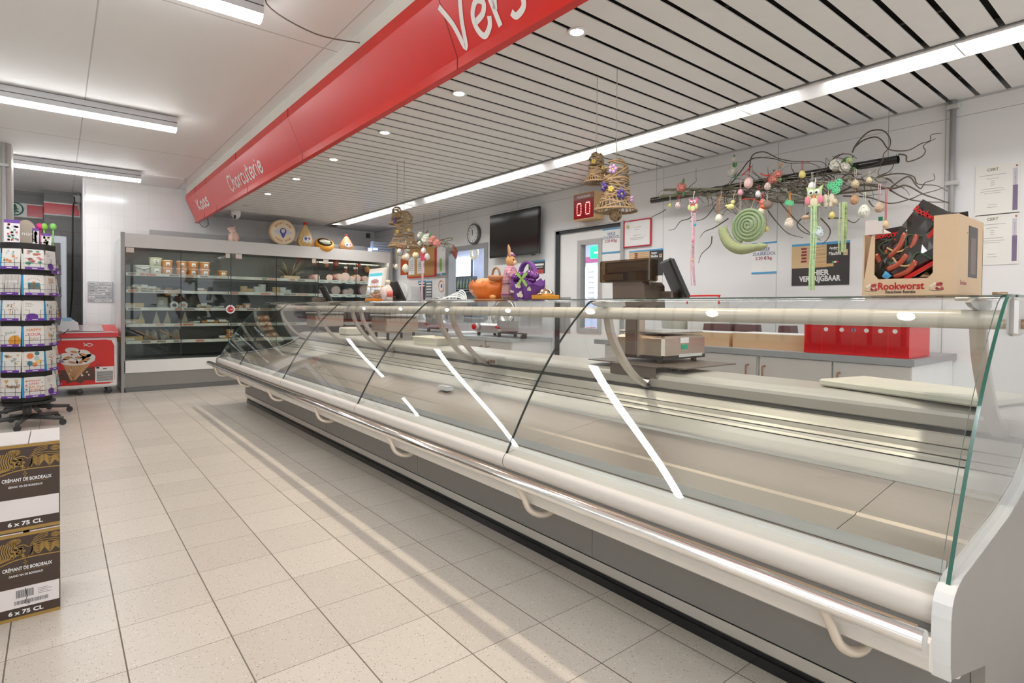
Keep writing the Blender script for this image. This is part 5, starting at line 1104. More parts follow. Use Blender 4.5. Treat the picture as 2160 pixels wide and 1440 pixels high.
# papers and boards on the far part of the wall
t, ya, yb, za, zb = wsheet('cork_board', ((861, 515), (917, 580)), 'cork notice board with red frame and pinned papers', 'notice board', 4.575, colm(.58, .32, .12, .7)); X = 4.575
b = B()
for a_ in (((yb-.01, za-.02), (ya+.01, za)), ((yb-.02, za-.02), (yb, zb)), ((ya, za-.02), (ya+.015, zb)), ((yb-.01, zb), (ya+.01, zb+.02))): b.box((X-.008, a_[0][0], a_[0][1]), (X+.02, a_[1][0], a_[1][1]), colm(.65, .05, .03, .4))
b.build('frame', t)
b = B(); wrect(b, ((862, 543), (874, 579)), X-.003, paper, .002); wrect(b, ((880, 541), (895, 576)), X-.003, paper, .002); wrect(b, ((880, 541), (886, 544)), X-.004, blueb, .001)
for k in range(6): wrect(b, ((863, 550+k*4), (872, 551+k*4)), X-.004, greyl, .001); wrect(b, ((882, 549+k*4), (892, 550+k*4)), X-.004, greyl, .001)
b.build('pinned_paper', t)
t, *_ = wsheet('orange_poster', ((845, 546), (861, 579)), 'orange-red egg poster left of the cork board', 'poster', m=colm(.62, .10, .02, .4))
t, ya, yb, za, zb = wsheet('calendar', ((921, 524), (942, 577)), 'pale calendar sheet with green figure beside the wall window', 'calendar'); X = WX-.004
b = B(); wrect(b, ((921, 577), (929, 580)), X-.001, blueb, .001); wrect(b, ((932, 576), (942, 579)), X-.001, colm(.05, .3, .45), .001); wrect(b, ((927, 545), (932, 572)), X-.001, colm(.35, .62, .15), .001); wrect(b, ((922, 580), (941, 585)), X-.001, colm(.45, .4, .42), .001); b.build('picture', t)
t, ya, yb, za, zb = wsheet('wreath_print', ((921, 587), (942, 628)), 'white print with orange wreath and blue centre below the calendar', 'print'); yc, zc_ = (ya+yb)/2, (za+zb)/2+.03
b = B(); b.tube([(X-.0015, yc+.075*math.cos(a), zc_+.085*math.sin(a)) for a in [2*PI*i/24 for i in range(24)]], .012, colm(.78, .50, .36), 5, closed=True); b.ell((X-.001, yc, zc_), .001, .025, .035, colm(.06, .12, .4), 12, 6); b.build('picture', t)
for i, (px, lab) in enumerate(((((882, 592), (897, 632)), 'black poster with pink picture behind the pink ribbon'), (((898, 593), (911, 628)), 'dark grey poster with white text lines'))):
    t, ya, yb, za, zb = wsheet('poster', px, lab, 'poster', m=pbl if i == 0 else colm(.14, .15, .16)); b = B()
    b.box((X-.001, yb, zb-.02), (X, ya, zb), blueb)
    for k in range(7 if i else 2): b.box((X-.001, yb+.02, zb-.05-k*.045), (X, ya-.02, zb-.03-k*.045), paper if k < 4 else greyl)
    b.build('lettering', t)
t, ya, yb, za, zb = wsheet('poster', ((1115, 551), (1149, 576)), 'small dark poster with blue top edge under the television', 'poster', m=pbl); b = B(); b.box((X-.001, yb, zb-.018), (X, ya, zb), blueb); vtext(b, 'NEW IN YOUR SHOP', X-.001, (ya+yb)/2, zb-.06, .035, paper, bold=.04, sx=.8) if False else None; b.box((X-.001, yb+.02, zb-.065), (X, ya-.02, zb-.04), paper); b.box((X-.001, yb+.04, zb-.09), (X, ya-.04, zb-.078), greyl); b.box((X-.001, yb+.02, za), (X, ya-.15, za+.05), colm(.5, .08, .08)); b.build('lettering', t)
t, ya, yb, za, zb = wsheet('leaflet', ((1124, 611), (1140, 632)), 'pink leaflet with white writing behind the purple basket', 'leaflet', X=2.30, m=colm(.85, .02, .18, .4)); b = B(); 
for k in range(2): b.box((2.299, yb+.01, zb-.025-k*.025), (2.2995, ya-.01, zb-.017-k*.025), paper)
b.build('lettering', t)
# paper towel dispenser
dc = P(865, 603, X=4.5); t = thing('towel_dispenser', 'rounded white paper towel dispenser on the wall below the cork board', 'towel dispenser', (4.5, dc.y, 1.23))
b = B(); pr_ = P(838, 600, X=4.5).y, P(877, 600, X=4.5).y; wl, wr_ = pr_; yc = (wl+wr_)/2; hw = (wl-wr_)/2
b.prism([(yc-hw, .0), (yc+hw, .0), (yc+hw*1.0, .12), (yc+hw*.9, .25), (yc+hw*.6, .34), (yc, .37), (yc-hw*.6, .34), (yc-hw*.9, .25), (yc-hw, .12)], 4.42, 4.6, white, 'X', T=Matrix.Translation((0, 0, 1.23))); b.build('cover', t)
b = B(); b.ell((4.415, yc-hw*.15, 1.40), .02, hw*.55, .14, colm(.86, .86, .84, .25)); b.box((4.41, yc+hw*.62, 1.36), (4.42, yc+hw*.68, 1.50), greyd); b.box((4.39, yc-hw*.3, 1.25), (4.40, yc-hw*.05, 1.275), colm(.5, .1, .15)); b.build('window', t)
# ============================================================ back counters
def cabinet(y0, y1, ztop, x, label, doors, handles, X1=WX-.002):
    t = thing('base_cabinet', label, 'cabinet', ((x+X1)/2, (y0+y1)/2, 0))
    b = B(); b.box((x+.02, y0+.001, .08), (X1, y1-.001, ztop-.041), white); b.box((x+.06, y0+.001, 0), (X1, y1-.001, .08), greyd); b.build('body', t)
    for i, (a, c) in enumerate(doors):
        b = B(); b.box((x, a+.003, .10), (x+.018, c-.003, ztop-.045), cab); d = b.build('door', t); yh = handles[i]
        b = B(); b.tube(smoothp([(x, yh, ztop-.11), (x-.028, yh, ztop-.11), (x-.034, yh, ztop-.12), (x-.034, yh, ztop-.20), (x-.028, yh, ztop-.21), (x, yh, ztop-.21)], 2), .006, colm(.30, .12, .06, .35), 8); b.build('handle', d)
CZ = .875; RX = 3.76
t = thing('back_worktop', 'long grey laminate worktop on the right-hand back cabinets', 'worktop', (4.2, 2.3, CZ-.04))
b = B(); b.box((RX, 1.06, CZ-.04), (WX-.002, 3.52, CZ), wtop); b.build('slab', t)
cabinet(1.08, 1.99, CZ, RX+.02, 'beige two-door cabinet under the right end of the back worktop', [(1.08, 1.50), (1.505, 1.97)], [1.46, 1.94])
cabinet(1.995, 2.98, CZ, RX+.02, 'beige two-door cabinet in the middle under the back worktop', [(2.0, 2.48), (2.485, 2.97)], [2.06, 2.53])
cabinet(2.985, 3.42, CZ, RX+.02, 'narrow beige cabinet under the left end of the back worktop', [(2.99, 3.41)], [3.05])
LZ2 = .80
t = thing('back_worktop', 'grey worktop carrying the slicers left of the cold-room door', 'worktop', (4.3, 6.5, LZ2-.04)); b = B(); b.box((3.95, 4.98, LZ2-.04), (WX-.002, 8.85, LZ2), mat('laminate_light', (.50, .53, .54), .35)); b.build('slab', t)
cabinet(5.0, 6.0, LZ2, 3.98, 'white cabinet with two brown handles under the slicer worktop', [(5.0, 5.48), (5.5, 5.98)], [5.42, 5.56])
cabinet(6.0, 8.8, LZ2, 3.98, 'far white cabinet under the slicer worktop', [(6.0, 6.9), (6.92, 7.8)], [6.1, 7.0])
# red crate
def crate(x0, x1, y0, y1, z0, h, label):
    t = thing('plastic_crate', label, 'crate', ((x0+x1)/2, (y0+y1)/2, z0)); b = B(); th = .012
    b.box((x0+th, y0+th, z0), (x1-th, y1-th, z0+.012), redp); b.box((x0, y0, z0), (x0+th, y1, z0+h), redp); b.box((x1-th, y0, z0), (x1, y1, z0+h), redp); b.box((x0+th, y0, z0), (x1-th, y0+th, z0+h), redp); b.box((x0+th, y1-th, z0), (x1-th, y1, z0+h), redp); b.build('walls', t)
    b = B(); b.box((x0-.008, y0-.008, z0+h-.02), (x0+th, y1+.008, z0+h), redp); b.box((x0-.008, y0-.008, z0+h-.02), (x1, y0+th, z0+h), redp); b.box((x0-.006, y0-.006, z0), (x0+.01, y1+.006, z0+.015), redp)
    for u in (0, .18, .5, .82, 1): y = y0+(y1-y0)*u; b.box((x0-.007, y-.004, z0), (x0, y+.004, z0+h), redp)
    b.build('rim_and_ribs', t)
    b = B()
    for k in range(16): b.box((x0-.0015, y0+.02, z0+.02+k*.0075), (x0, y1-.02, z0+.022+k*.0075), colm(.5, .0, .01, .3))
    for u in (.12, .25, .38, .5, .62, .78): y = y0+(y1-y0)*u; b.cyl((x0-.003, y, z0+h-.045), .013, .004, paper if u not in (.5,) else blueb, 12, 'X')
    b.build('grip_holes', t)
crate(3.80, 4.18, 1.10, 1.68, CZ+.002, .20, 'bright red plastic crate on the right end of the back worktop')
def cardtray(x0, x1, y0, y1, h, label):
    t = thing('cardboard_tray', label, 'box', ((x0+x1)/2, (y0+y1)/2, CZ)); b = B(); b.box((x0+.006, y0+.006, CZ+.001), (x1-.002, y1-.006, CZ+h-.02), card_b); b.box((x0, y0, CZ), (x0+.008, y1, CZ+h), card_b); b.box((x0+.008, y0, CZ), (x1, y0+.008, CZ+h), card_b); b.box((x0+.008, y1-.008, CZ), (x1, y1, CZ+h), card_b); b.build('tray', t)
    b = B(); b.box((x0+.01, y0+.01, CZ+h-.02), (x1-.01, y1-.01, CZ+h+.004), paper); b.build('papers', t)
cardtray(3.88, 4.17, 1.72, 2.24, .105, 'low brown cardboard tray of white sheets beside the red crate')
cardtray(3.88, 4.17, 2.27, 2.85, .10, 'low brown cardboard tray partly behind the steel scale')
# appliance with red carry handle, bin, dark trays
t = thing('label_printer', 'white box with a red carry handle on the back worktop', 'appliance', (4.4, 2.79, CZ)); b = B(); b.box((4.33, 2.64, CZ), (4.52, 2.94, 1.235), colm(.80, .78, .74, .4), bev=.01); b.build('housing', t)
b = B(); b.tube(smoothp([(4.34, 2.945, 1.20), (4.34, 2.945, 1.262), (4.34, 2.93, 1.27), (4.34, 2.65, 1.27), (4.34, 2.635, 1.262), (4.34, 2.635, 1.20)], 3), .008, redp, 8); b.build('handle', t)
t = thing('white_bin', 'white plastic bin standing on the back worktop behind the scale', 'bin', (4.45, 3.2, CZ)); b = B(); b.lathe([(.10, 0), (.135, .17), (.14, .175), (.13, .175), (.095, .01)], creamp, (4.43, 3.12, CZ), 20); b.build('bowl', t)
for px0, px1, lab in ((1480, 1545, 'dark brown desk tray on the back worktop, left one'), (1545, 1594, 'dark brown desk tray on the back worktop, middle one'), (1637, 1672, 'small dark brown desk tray on the back worktop, right one')):
    a, c = P(px0, 690, X=4.2), P(px1, 690, X=4.2); t = thing('desk_tray', lab, 'desk tray', (4.5, (a.y+c.y)/2, CZ)); b = B(); b.prism([(c.y, 0), (a.y, 0), (a.y-.02, .16), (c.y+.02, .16)], 4.2, 4.32, colm(.12, .05, .05, .35), 'X', T=Matrix.Translation((0, 0, CZ))); b.build('body', t); b = B(); b.box((4.19, c.y-.01, CZ+.005), (4.21, a.y+.01, CZ+.02), colm(.18, .08, .08, .3)); b.build('lip', t)
# meat slicers
def slicer(x, y, z, label, s=1.0):
    t = thing('meat_slicer', label, 'slicer', (x, y, z), rot=math.radians(-90), local=True); al = mat('slicer_alu', (.72, .72, .72), .28, .7)
    b = B(); b.box((-.26*s, -.12*s, .03*s), (.10*s, .13*s, .12*s), al, bev=.02*s); b.box((-.30*s, -.10*s, .035*s), (-.2*s, .10*s, .07*s), al); b.build('motor_base', t)
    for (u, v) in ((-.26, -.09), (-.26, .1), (.06, -.09), (.06, .1)): b = B(); b.cyl((u*s, v*s, 0), .016*s, .035*s, black, 10); b.build('foot', t)
    b = B(); T_ = Matrix.Translation((-.03*s, .02*s, .22*s)) @ Matrix.Rotation(math.radians(12), 4, 'Z') @ Matrix.Rotation(math.radians(75), 4, 'X'); b.lathe([(.001, -.006*s), (.12*s, -.004*s), (.145*s, 0), (.12*s, .005*s), (.001, .02*s)], chrome, n=32, T=T_); b.build('blade', t)
    b = B(); b.tube([T_ @ Vector((.158*s*math.cos(a), .158*s*math.sin(a), 0)) for a in [2*PI*i/24 for i in range(17)]], .007*s, al, 8); b.build('blade_guard', t)
    b = B(); b.box((.12*s, -.16*s, .085*s), (.42*s, .12*s, .10*s), al); b.box((.12*s, -.16*s, .10*s), (.42*s, -.15*s, .15*s), al); b.box((.40*s, -.16*s, .02*s), (.42*s, .10*s, .04*s), al); b.box((.12*s, .11*s, .10*s), (.42*s, .12*s, .20*s), al); b.build('carriage', t)
    b = B(); b.tube([(.10*s, -.10*s, .04*s), (.46*s, -.10*s, .04*s)], .009*s, greyd, 8); b.box((.40*s, -.12*s, 0), (.44*s, -.08*s, .04*s), black); b.build('slide_rail', t)
    b = B(); b.cyl((-.22*s, -.17*s, .085*s), .034*s, .05*s, silver, 20, 'Y'); b.cyl((-.22*s, -.185*s, .085*s), .025*s, .02*s, redp, 16, 'Y'); b.build('dial_knob', t)
    b = B(); b.tube([(.08*s, -.14*s, .09*s), (.15*s, -.15*s, .09*s)], .013*s, redp, 10); b.build('handle', t)
    b = B(); b.prism([(.02, .10), (.12, .10), (.12, .34), (.08, .36), (.05, .34)], .06*s, .075*s, mat('slicer_alu')); b.build('upright_plate', t)
    return t
s0_ = slicer(4.25, 5.50, LZ2+.001, 'silver meat slicer with red knob nearest the cold-room door', 1.32)
dup(s0_, (4.24, 7.15, LZ2+.001), math.radians(-90), 'silver meat slicer partly hidden behind the curved posts, farther left')
b = B(); b.box((4.02, 6.14, LZ2), (4.4, 6.42, LZ2+.03), white, bev=.01); tag(b.build('slicing_board'), 'white board on the slicer worktop between the two slicers', 'board')
# ============================================================ on the service side of the deli counter
# beige tub
t = thing('food_tub', 'cream rectangular plastic tub on the counter worktop', 'tub', (2.56, 4.25, .831)); b = B()
b.prism([(4.06, 0), (4.44, 0), (4.47, .056), (4.485, .059), (4.485, .064), (4.46, .064), (4.435, .012), (4.065, .012), (4.04, .064), (4.015, .064), (4.015, .059), (4.03, .056)], 2.44, 2.66, creamp, 'X', T=Matrix.Translation((0, 0, .831)))
b.build('tub', t); b = B(); b.add([(2.44, 4.03, .890), (2.44, 4.47, .890), (2.445, 4.44, .832), (2.445, 4.06, .832)], [(0, 1, 2, 3)], creamp); b.add([(2.66, 4.03, .890), (2.66, 4.47, .890), (2.655, 4.44, .832), (2.655, 4.06, .832)], [(3, 2, 1, 0)], creamp); b.build('side', t)
t = thing('food_tub', 'small cream tub far along the counter worktop', 'tub', (2.56, 6.1, .831)); b = B(); b.box((2.46, 5.98, .831), (2.64, 6.22, .92), creamp, bev=.015); b.build('tub', t)
# scale builder
brn2 = colm(.13, .10, .08, .35); bz = brushed('scale_bronze', (.60, .52, .43), .35, (.02, 1, 1))
def scale(y, label, near=True):
    t = thing('counter_scale', label, 'scale', (2.6, y, .831)); x0 = 2.50
    b = B(); b.box((2.40, y-.35, .852), (2.88, y+.30, .858), brn2); b.box((2.342, y-.22, .80), (2.346, y+.08, .855), brn2); b.box((2.342, y-.22, .852), (2.41, y+.08, .857), brn2)
    for (u, v) in ((2.5, -.2), (2.5, .2), (2.62, -.2), (2.62, .2)): b.box((u, y+v-.02, .831), (u+.03, y+v+.02, .852), black)
    b.build('mount_plate', t)
    for (u, v) in ((2.52, -.11), (2.52, .16), (2.84, -.11), (2.84, .16)): b = B(); b.cyl((u, y+v, .858), .016, .022, black, 10); b.build('foot', t)
    b = B(); b.box((x0, y-.15, .885), (2.90, y+.18, 1.005), bz, bev=.014); b.box((x0+.004, y-.147, .878), (2.896, y+.177, .90), black); b.build('body', t)
    b = B(); b.box((x0+.01, y-.14, 1.018), (2.89, y+.17, 1.032), silver, bev=.006); b.cyl((2.7, y, 1.0), .03, .02, greyd, 12); b.build('weighing_plate', t)
    b = B(); b.box((x0+.15, y-.1515, .965), (x0+.23, y-.1505, .995), paper); b.box((x0+.16, y-.1515, .93), (x0+.22, y-.1505, .957), colm(.02, .42, .26)); b.box((x0+.14, y-.1515, .888), (x0+.36, y-.1505, .905), colm(.7, .72, .7)); b.build('sticker', t)
    b = B(); b.box((x0-.025, y+.01, .885), (x0+.035, y+.10, 1.16), brn2, bev=.012); b.box((x0-.02, y-.005, .89), (x0+.03, y+.01, 1.13), bz); b.build('column', t)
    b = B(); b.prism([(y-.04, 1.14), (y+.14, 1.14), (y+.17, 1.16), (y+.175, 1.30), (y-.03, 1.30), (y-.05, 1.28), (y-.055, 1.16)], x0-.04, x0+.14, brn2, 'X'); b.build('head', t)
    b = B(); b.box((x0-.05, y-.09, 1.30), (x0+.03, y+.27, 1.425), smoke, bev=.006); b.build('customer_display_cover', t)
    b = B(); b.box((x0-.01, y-.08, 1.305), (x0+.02, y+.26, 1.418), brn2); b.box((x0-.014, y-.06, 1.36), (x0-.011, y+.24, 1.41), colm(.25, .22, .18, .3)); b.box((x0-.014, y+.12, 1.315), (x0-.011, y+.27, 1.35), colm(.3, .27, .2, .3)); b.build('customer_display', t)
    T_ = Matrix.Translation((x0+.16, y-.10, 1.315)) @ Matrix.Rotation(math.radians(-42), 4, 'Z') @ Matrix.Rotation(math.radians(-24), 4, 'Y')
    b = B(); b.box((-.015, -.13, -.12), (.015, .13, .12), black, T=T_, bev=.01); b.box((.015, -.118, -.108), (.018, .118, .108), mat('screen_grey', (.10, .12, .14), .15), T=T_); b.build('touch_screen', t)
    b = B(); b.box((x0+.10, y-.13, 1.205), (x0+.20, y-.03, 1.25), brn2, bev=.008); b.build('screen_arm', t)
    return t
scale(1.99, 'large brown and steel counter scale with smoked customer display')
# two scales farther along: simpler angles but the same kind, with pale screens
def farscale(y, label, fx=2.45, screen=True):
    t = thing('counter_scale', label, 'scale', (2.6, y, .831))
    b = B(); b.box((2.44, y-.15, .90), (2.80, y+.17, 1.05), bz, bev=.014); b.build('body', t)
    for (u, v) in ((2.48, -.12), (2.48, .14), (2.76, -.12), (2.76, .14)): b = B(); b.cyl((u, y+v, .831), .014, .07, black, 10); b.build('foot', t)
    b = B(); b.box((2.43, y-.16, 1.06), (2.80, y+.18, 1.075), silver, bev=.005); b.build('weighing_plate', t)
    b = B(); b.box((2.50, y+.0, 1.05), (2.58, y+.10, 1.22), brn2, bev=.01); b.build('column', t)
    T_ = Matrix.Translation((2.60, y-.06, 1.30)) @ Matrix.Rotation(math.radians(-10), 4, 'Z') @ Matrix.Rotation(math.radians(-26), 4, 'Y')
    b = B(); b.box((-.014, -.15, -.11), (.014, .15, .11), black, T=T_, bev=.008); b.box((.014, -.14, -.10), (.017, .14, .10), colm(.6, .6, .6, .3), T=T_); b.build('touch_screen', t)
    b = B(); b.box((2.48, y-.04, 1.20), (2.62, y+.10, 1.26), brn2, bev=.01); b.build('screen_arm', t)
    if screen:
        q0, q1 = P(776, 626, X=2.40), P(812, 562, X=2.40); T2 = Matrix.Translation((2.40, (q0.y+q1.y)/2, (q0.z+q1.z)/2)) @ Matrix.Rotation(math.radians(8), 4, 'Y'); hy, hz = (q0.y-q1.y)/2*.92, (q1.z-q0.z)/2*.95
        b = B(); b.box((-.012, -hy, -hz), (.02, hy, hz), colm(.80, .77, .72, .35), T=T2, bev=.008); b.build('customer_screen_frame', t)
        b = B(); b.box((-.014, -hy*.82, -hz*.72), (-.0125, hy*.82, hz*.78), mat('screen_lit', (.5, .6, .68), .3, emit=(.50, .56, .66), es=.45), T=T2); b.box((-.016, -hy*.82, hz*.42), (-.0145, hy*.82, hz*.62), mat('screen_teal', (.05, .35, .4), .3, emit=(.05, .35, .42), es=.5), T=T2); b.box((-.016, -hy*.82, hz*.64), (-.0145, hy*.82, hz*.77), paper, T=T2); b.ell((-.016, 0, hz*.05), .002, hy*.5, hz*.16, colm(.6, .3, .28), 12, 6, T=T2)
        for k in range(5): b.box((-.0165, -hy*.5+k*hy*.22, -hz*.55), (-.015, -hy*.42+k*hy*.22, -hz*.0), colm(.75, .5, .45), T=T2)
        b.build('screen_picture', t)
    return t
farscale(5.15, 'counter scale with bright tilted customer screen by the orange basket')
farscale(7.05, 'farthest counter scale with black tilted screen near the refrigerator', screen=False)
# ============================================================ on top of the counter glass
TZ = 1.2005
# straw mat, pumpkin, rabbit, basket, bell
b = B(); b.lathe([(.15, 0), (.155, .002), (.15, .004), (.001, .005)], colm(.72, .45, .22, .8), (2.2, 2.93, TZ), 24, sx=.9); tag(b.build('straw_mat'), 'round orange-brown straw mat under the pumpkin on the counter glass', 'mat')
t = thing('pumpkin_bowl', 'cracked open orange pumpkin bowl on the straw mat', 'bowl', (2.2, 3.0, TZ+.005)); pm = mat('pumpkin_orange', (.80, .22, .045), .3, noise=(25, .12))
b = B(); c0 = Vector((2.2, 3.0, TZ+.006)); n = 40; prof = [(.075, 0), (.105, .025), (.128, .06), (.132, .09), (.12, .112)]
vs = []
for r, z in prof:
    for k in range(n): a = 2*PI*k/n; rr = r*(1-.07*abs(math.sin(a*4))**.5*(1) + .0); vs.append(c0+Vector((math.cos(a)*rr, math.sin(a)*rr*1.12, z+(.009*math.sin(a*3)+.008*math.sin(a*7) if z > .1 else 0))))
fs = [(i*n+k, i*n+(k+1) % n, (i+1)*n+(k+1) % n, (i+1)*n+k) for i in range(len(prof)-1) for k in range(n)]+[tuple(range(n-1, -1, -1))]
b.add(vs, fs, pm, True); b.build('shell', t)
for (dx, dy, rr, zz, ll) in ((0, .03, .075, .095, 'filling'), (-.02, -.05, .06, .11, 'filling'), (.0, .06, .055, .115, 'filling')): b = B(); b.ell(c0+Vector((dx, dy, zz)), rr, rr*1.2, rr*.45, colm(.84, .40, .18, .35), 18, 9); b.build(ll, t)
t = thing('small_basket', 'little brown wicker basket sitting on the pumpkin edge', 'basket', (2.17, 2.90, TZ+.12)); b = B(); b.lathe([(.035, 0), (.05, .015), (.052, .03), (.045, .032), (.03, .01)], colm(.55, .25, .12, .7), (2.17, 2.885, TZ+.122), 18)
b.build('bowl', t); b = B(); b.tube([(2.17, 2.885+.04*math.cos(a), TZ+.15+.055*math.sin(a)) for a in [PI*i/10 for i in range(11)]], .007, colm(.35, .2, .1, .7), 8); b.build('handle', t)
# rabbit figure
t = thing('rabbit_figurine', 'dressed rabbit figurine in pink plaid coat holding a stick', 'figurine', (2.2, 2.775, TZ), rot=math.radians(-55), local=True)
rb_ = colm(.70, .38, .16, .6); plaid = grid_mat('pink_plaid', (.66, .36, .42), (.40, .16, .28), .02, .02, 0, 0, .004, .003, ax=('Y', 'Z'), rough=.7); skirt = colm(.50, .28, .30, .7)
b = B(); b.lathe([(.055, .012), (.058, .03), (.05, .09), (.038, .13), (.001, .132)], skirt, n=20); b.lathe([(.060, .028), (.062, .034), (.061, .038)], colm(.32, .10, .22, .6), n=20); b.build('skirt', t)
b = B(); b.lathe([(.052, .10), (.048, .13), (.043, .165), (.036, .195), (.022, .212), (.001, .214)], plaid, n=20, sy=1.1); b.build('coat', t)
b = B(); b.ell((0, 0, .243), .032, .030, .036, rb_); b.ell((.022, 0, .232), .020, .018, .016, colm(.82, .62, .40, .6)); b.ell((.038, 0, .235), .006, .006, .005, colm(.3, .12, .1)); b.ell((.024, -.017, .250), .005, .005, .006, black); b.ell((.024, .017, .250), .005, .005, .006, black); b.build('head', t)
b = B(); T_ = Matrix.Translation((0, -.022, .27)) @ Matrix.Rotation(math.radians(22), 4, 'X'); b.ell((0, 0, .035), .008, .015, .042, rb_, T=T_); b.ell((.006, 0, .033), .004, .009, .032, colm(.85, .55, .45, .6), T=T_); b.build('ear', t)
b = B(); b.ell((0, .012, .276), .030, .03, .012, colm(.25, .08, .2, .6)); b.ell((.0, .018, .29), .014, .014, .008, colm(.75, .55, .65, .6)); b.build('hat', t)
for sg in (-1, 1): b = B(); b.tube(smoothp([(0, sg*.042, .185), (.012, sg*.062, .155), (.04, sg*.045, .13)], 4), [.015]*9, plaid, 10); b.ell((.048, sg*.042, .128), .012, .012, .011, rb_); b.build('arm', t)
for sg in (-1, 1): b = B(); b.ell((.025, sg*.026, .011), .034, .018, .011, rb_); b.build('foot', t)
b = B(); b.tube([(.065, -.04, 0), (.052, -.045, .14)], .004, colm(.8, .65, .45)); b.build('stick', t)
for dx, dy in ((.06, .055), (.075, -.01)): pass
b = B(); b.ell((2.13, 2.865, TZ+.018), .02, .025, .014, colm(.62, .33, .12, .5)); tag(b.build('carved_nut'), 'small brown nut-like ornament before the pumpkin on the counter glass', 'ornament')
# purple felt basket
t = thing('felt_basket', 'purple felt basket with cream patches and looped handle', 'basket', (2.2, 2.60, TZ)); pf = colm(.20, .07, .33, .9); cf = colm(.78, .70, .60, .9); c0 = Vector((2.2, 2.605, TZ+.001)); b = B(); n = 6
ro = [(c0+Vector((math.cos(PI/3*k+.5)*.075, math.sin(PI/3*k+.5)*.095, 0))) for k in range(6)]; rm = [(c0+Vector((math.cos(PI/3*k+.5)*.098, math.sin(PI/3*k+.5)*.125, .075))) for k in range(6)]
rt = []
for k in range(12): a = PI/6*k+.5; rt.append(c0+Vector((math.cos(a)*.095, math.sin(a)*.12, .125 if k % 2 == 0 else .092)))
b.add(ro+rm, [(k, (k+1) % 6, 6+(k+1) % 6, 6+k) for k in range(6)]+[tuple(range(5, -1, -1))], pf)
for k in range(6): b.add([rm[k], rm[(k+1) % 6], rt[(2*k+2) % 12], rt[2*k+1], rt[2*k]], [(0, 1, 2, 3, 4)], pf)
b.build('basket', t)
b = B()
for (dy, dz, s_) in ((.055, .045, .8), (-.02, .075, 1.2), (-.03, .022, 1.3), (-.085, .055, .9)):
    fx = 2.2-.094+.0; 
    b.add([(2.2-.100+abs(dy)*.45-dz*.06, 2.605+dy+s_*.022*math.cos(2*PI*i/12)*(1+.3*math.sin(i*2.1)), TZ+dz+.006+s_*.014*math.sin(2*PI*i/12)*(1+.35*math.cos(i*1.7))) for i in range(12)], [list(range(11, -1, -1))], cf)
b.build('patch', t)
b = B(); hp = smoothp([(2.2, 2.68, TZ+.11), (2.2, 2.675, TZ+.17), (2.2, 2.645, TZ+.215), (2.2, 2.60, TZ+.225), (2.2, 2.56, TZ+.20), (2.2, 2.53, TZ+.14)], 5)
for i in range(len(hp)-1): 
    p, q = hp[i], hp[i+1]; d = (q-p).normalized(); nn_ = Vector((0, -d.z, d.y))*.006; w_ = Vector((.016, 0, 0)); b.add([p-nn_-w_, q-nn_-w_, q+nn_-w_, p+nn_-w_, p-nn_+w_, q-nn_+w_, q+nn_+w_, p+nn_+w_], [(0, 1, 2, 3), (7, 6, 5, 4), (3, 2, 6, 7), (0, 4, 5, 1)], pf)
b.build('handle', t)
for i, (dy, dz, r) in enumerate(((.085, .135, .034), (.05, .15, .028), (-.045, .15, .034), (-.08, .14, .030), (-.06, .115, .026), (-.02, .12, .028))): b = B(); b.ell((2.18, 2.605+dy, TZ+dz), r, r*1.15, r*.8, mat('foil_purple', (.22, .07, .30), .15, .5), 9, 5); tag(b.build('wrapped_chocolate'), 'shiny purple wrapped sweet in the felt basket, %s' % ('far left', 'left of the handle', 'right, top', 'far right', 'right, lower', 'middle')[i], 'wrapped sweet', 'purple sweets in the basket')
b = B(); gr = colm(.35, .62, .12, .5)
for (a_, c_) in (((0, 0), (.05, .03)), ((0, 0), (-.05, .035)), ((0, 0), (.05, -.045)), ((0, 0), (-.03, -.04))): ribbon(b, [a_, ((a_[0]+c_[0])/2, (a_[1]+c_[1])/2+.004), c_], [.010, .022, .016], (2.10, 2.545, TZ+.12), RGT, UPZ, gr, .001)
ribbon(b, [(0, -.006), (0, .008)], .014, (2.10, 2.545, TZ+.12), RGT, UPZ, gr, .004); tag(b.build('green_bow'), 'green ribbon bow tied on the purple felt basket', 'bow')
t = thing('service_bell', 'brass service bell on an orange wooden block', 'bell', (2.2, 2.445, TZ)); b = B(); b.box((2.15, 2.38, TZ+.002), (2.25, 2.515, TZ+.026), colm(.78, .34, .03, .5), bev=.003); b.build('block', t)
b = B(); b.lathe([(.052, .027), (.052, .033), (.048, .040), (.035, .056), (.015, .064), (.001, .065)], mat('brass', (.78, .60, .42), .18, 1), (2.2, 2.448, TZ), 24); b.cyl((2.2, 2.448, TZ+.064), .004, .012, mat('brass'), 8); b.ell((2.2, 2.448, TZ+.077), .007, .007, .004, mat('brass')); b.build('dome', t)
b = B(); p = P(1144, 612, X=2.33); b.cyl((2.33, p.y, TZ), .012, .07, blueb, 12); tag(b.build('blue_bottle'), 'tiny blue-capped bottle behind the service bell', 'bottle')
# folded papers heap
t = thing('folded_bags', 'pile of folded blue-white paper bags on the counter glass', 'paper bags', (2.25, 3.45, TZ)); b = B(); 
for k in range(5): b.tube([(2.2+.02*k, 3.45+(.14-.018*k)*math.cos(a), TZ+.004+(.018+.009*k)*math.sin(a)*1.3) for a in [PI*i/10 for i in range(11)]], .0045, colm(.62, .70, .78, .6) if k % 2 else paper, 6)
b.build('folds', t); b = B(); b.box((2.12, 3.30, TZ), (2.34, 3.60, TZ+.006), paper); b.build('base_sheet', t)
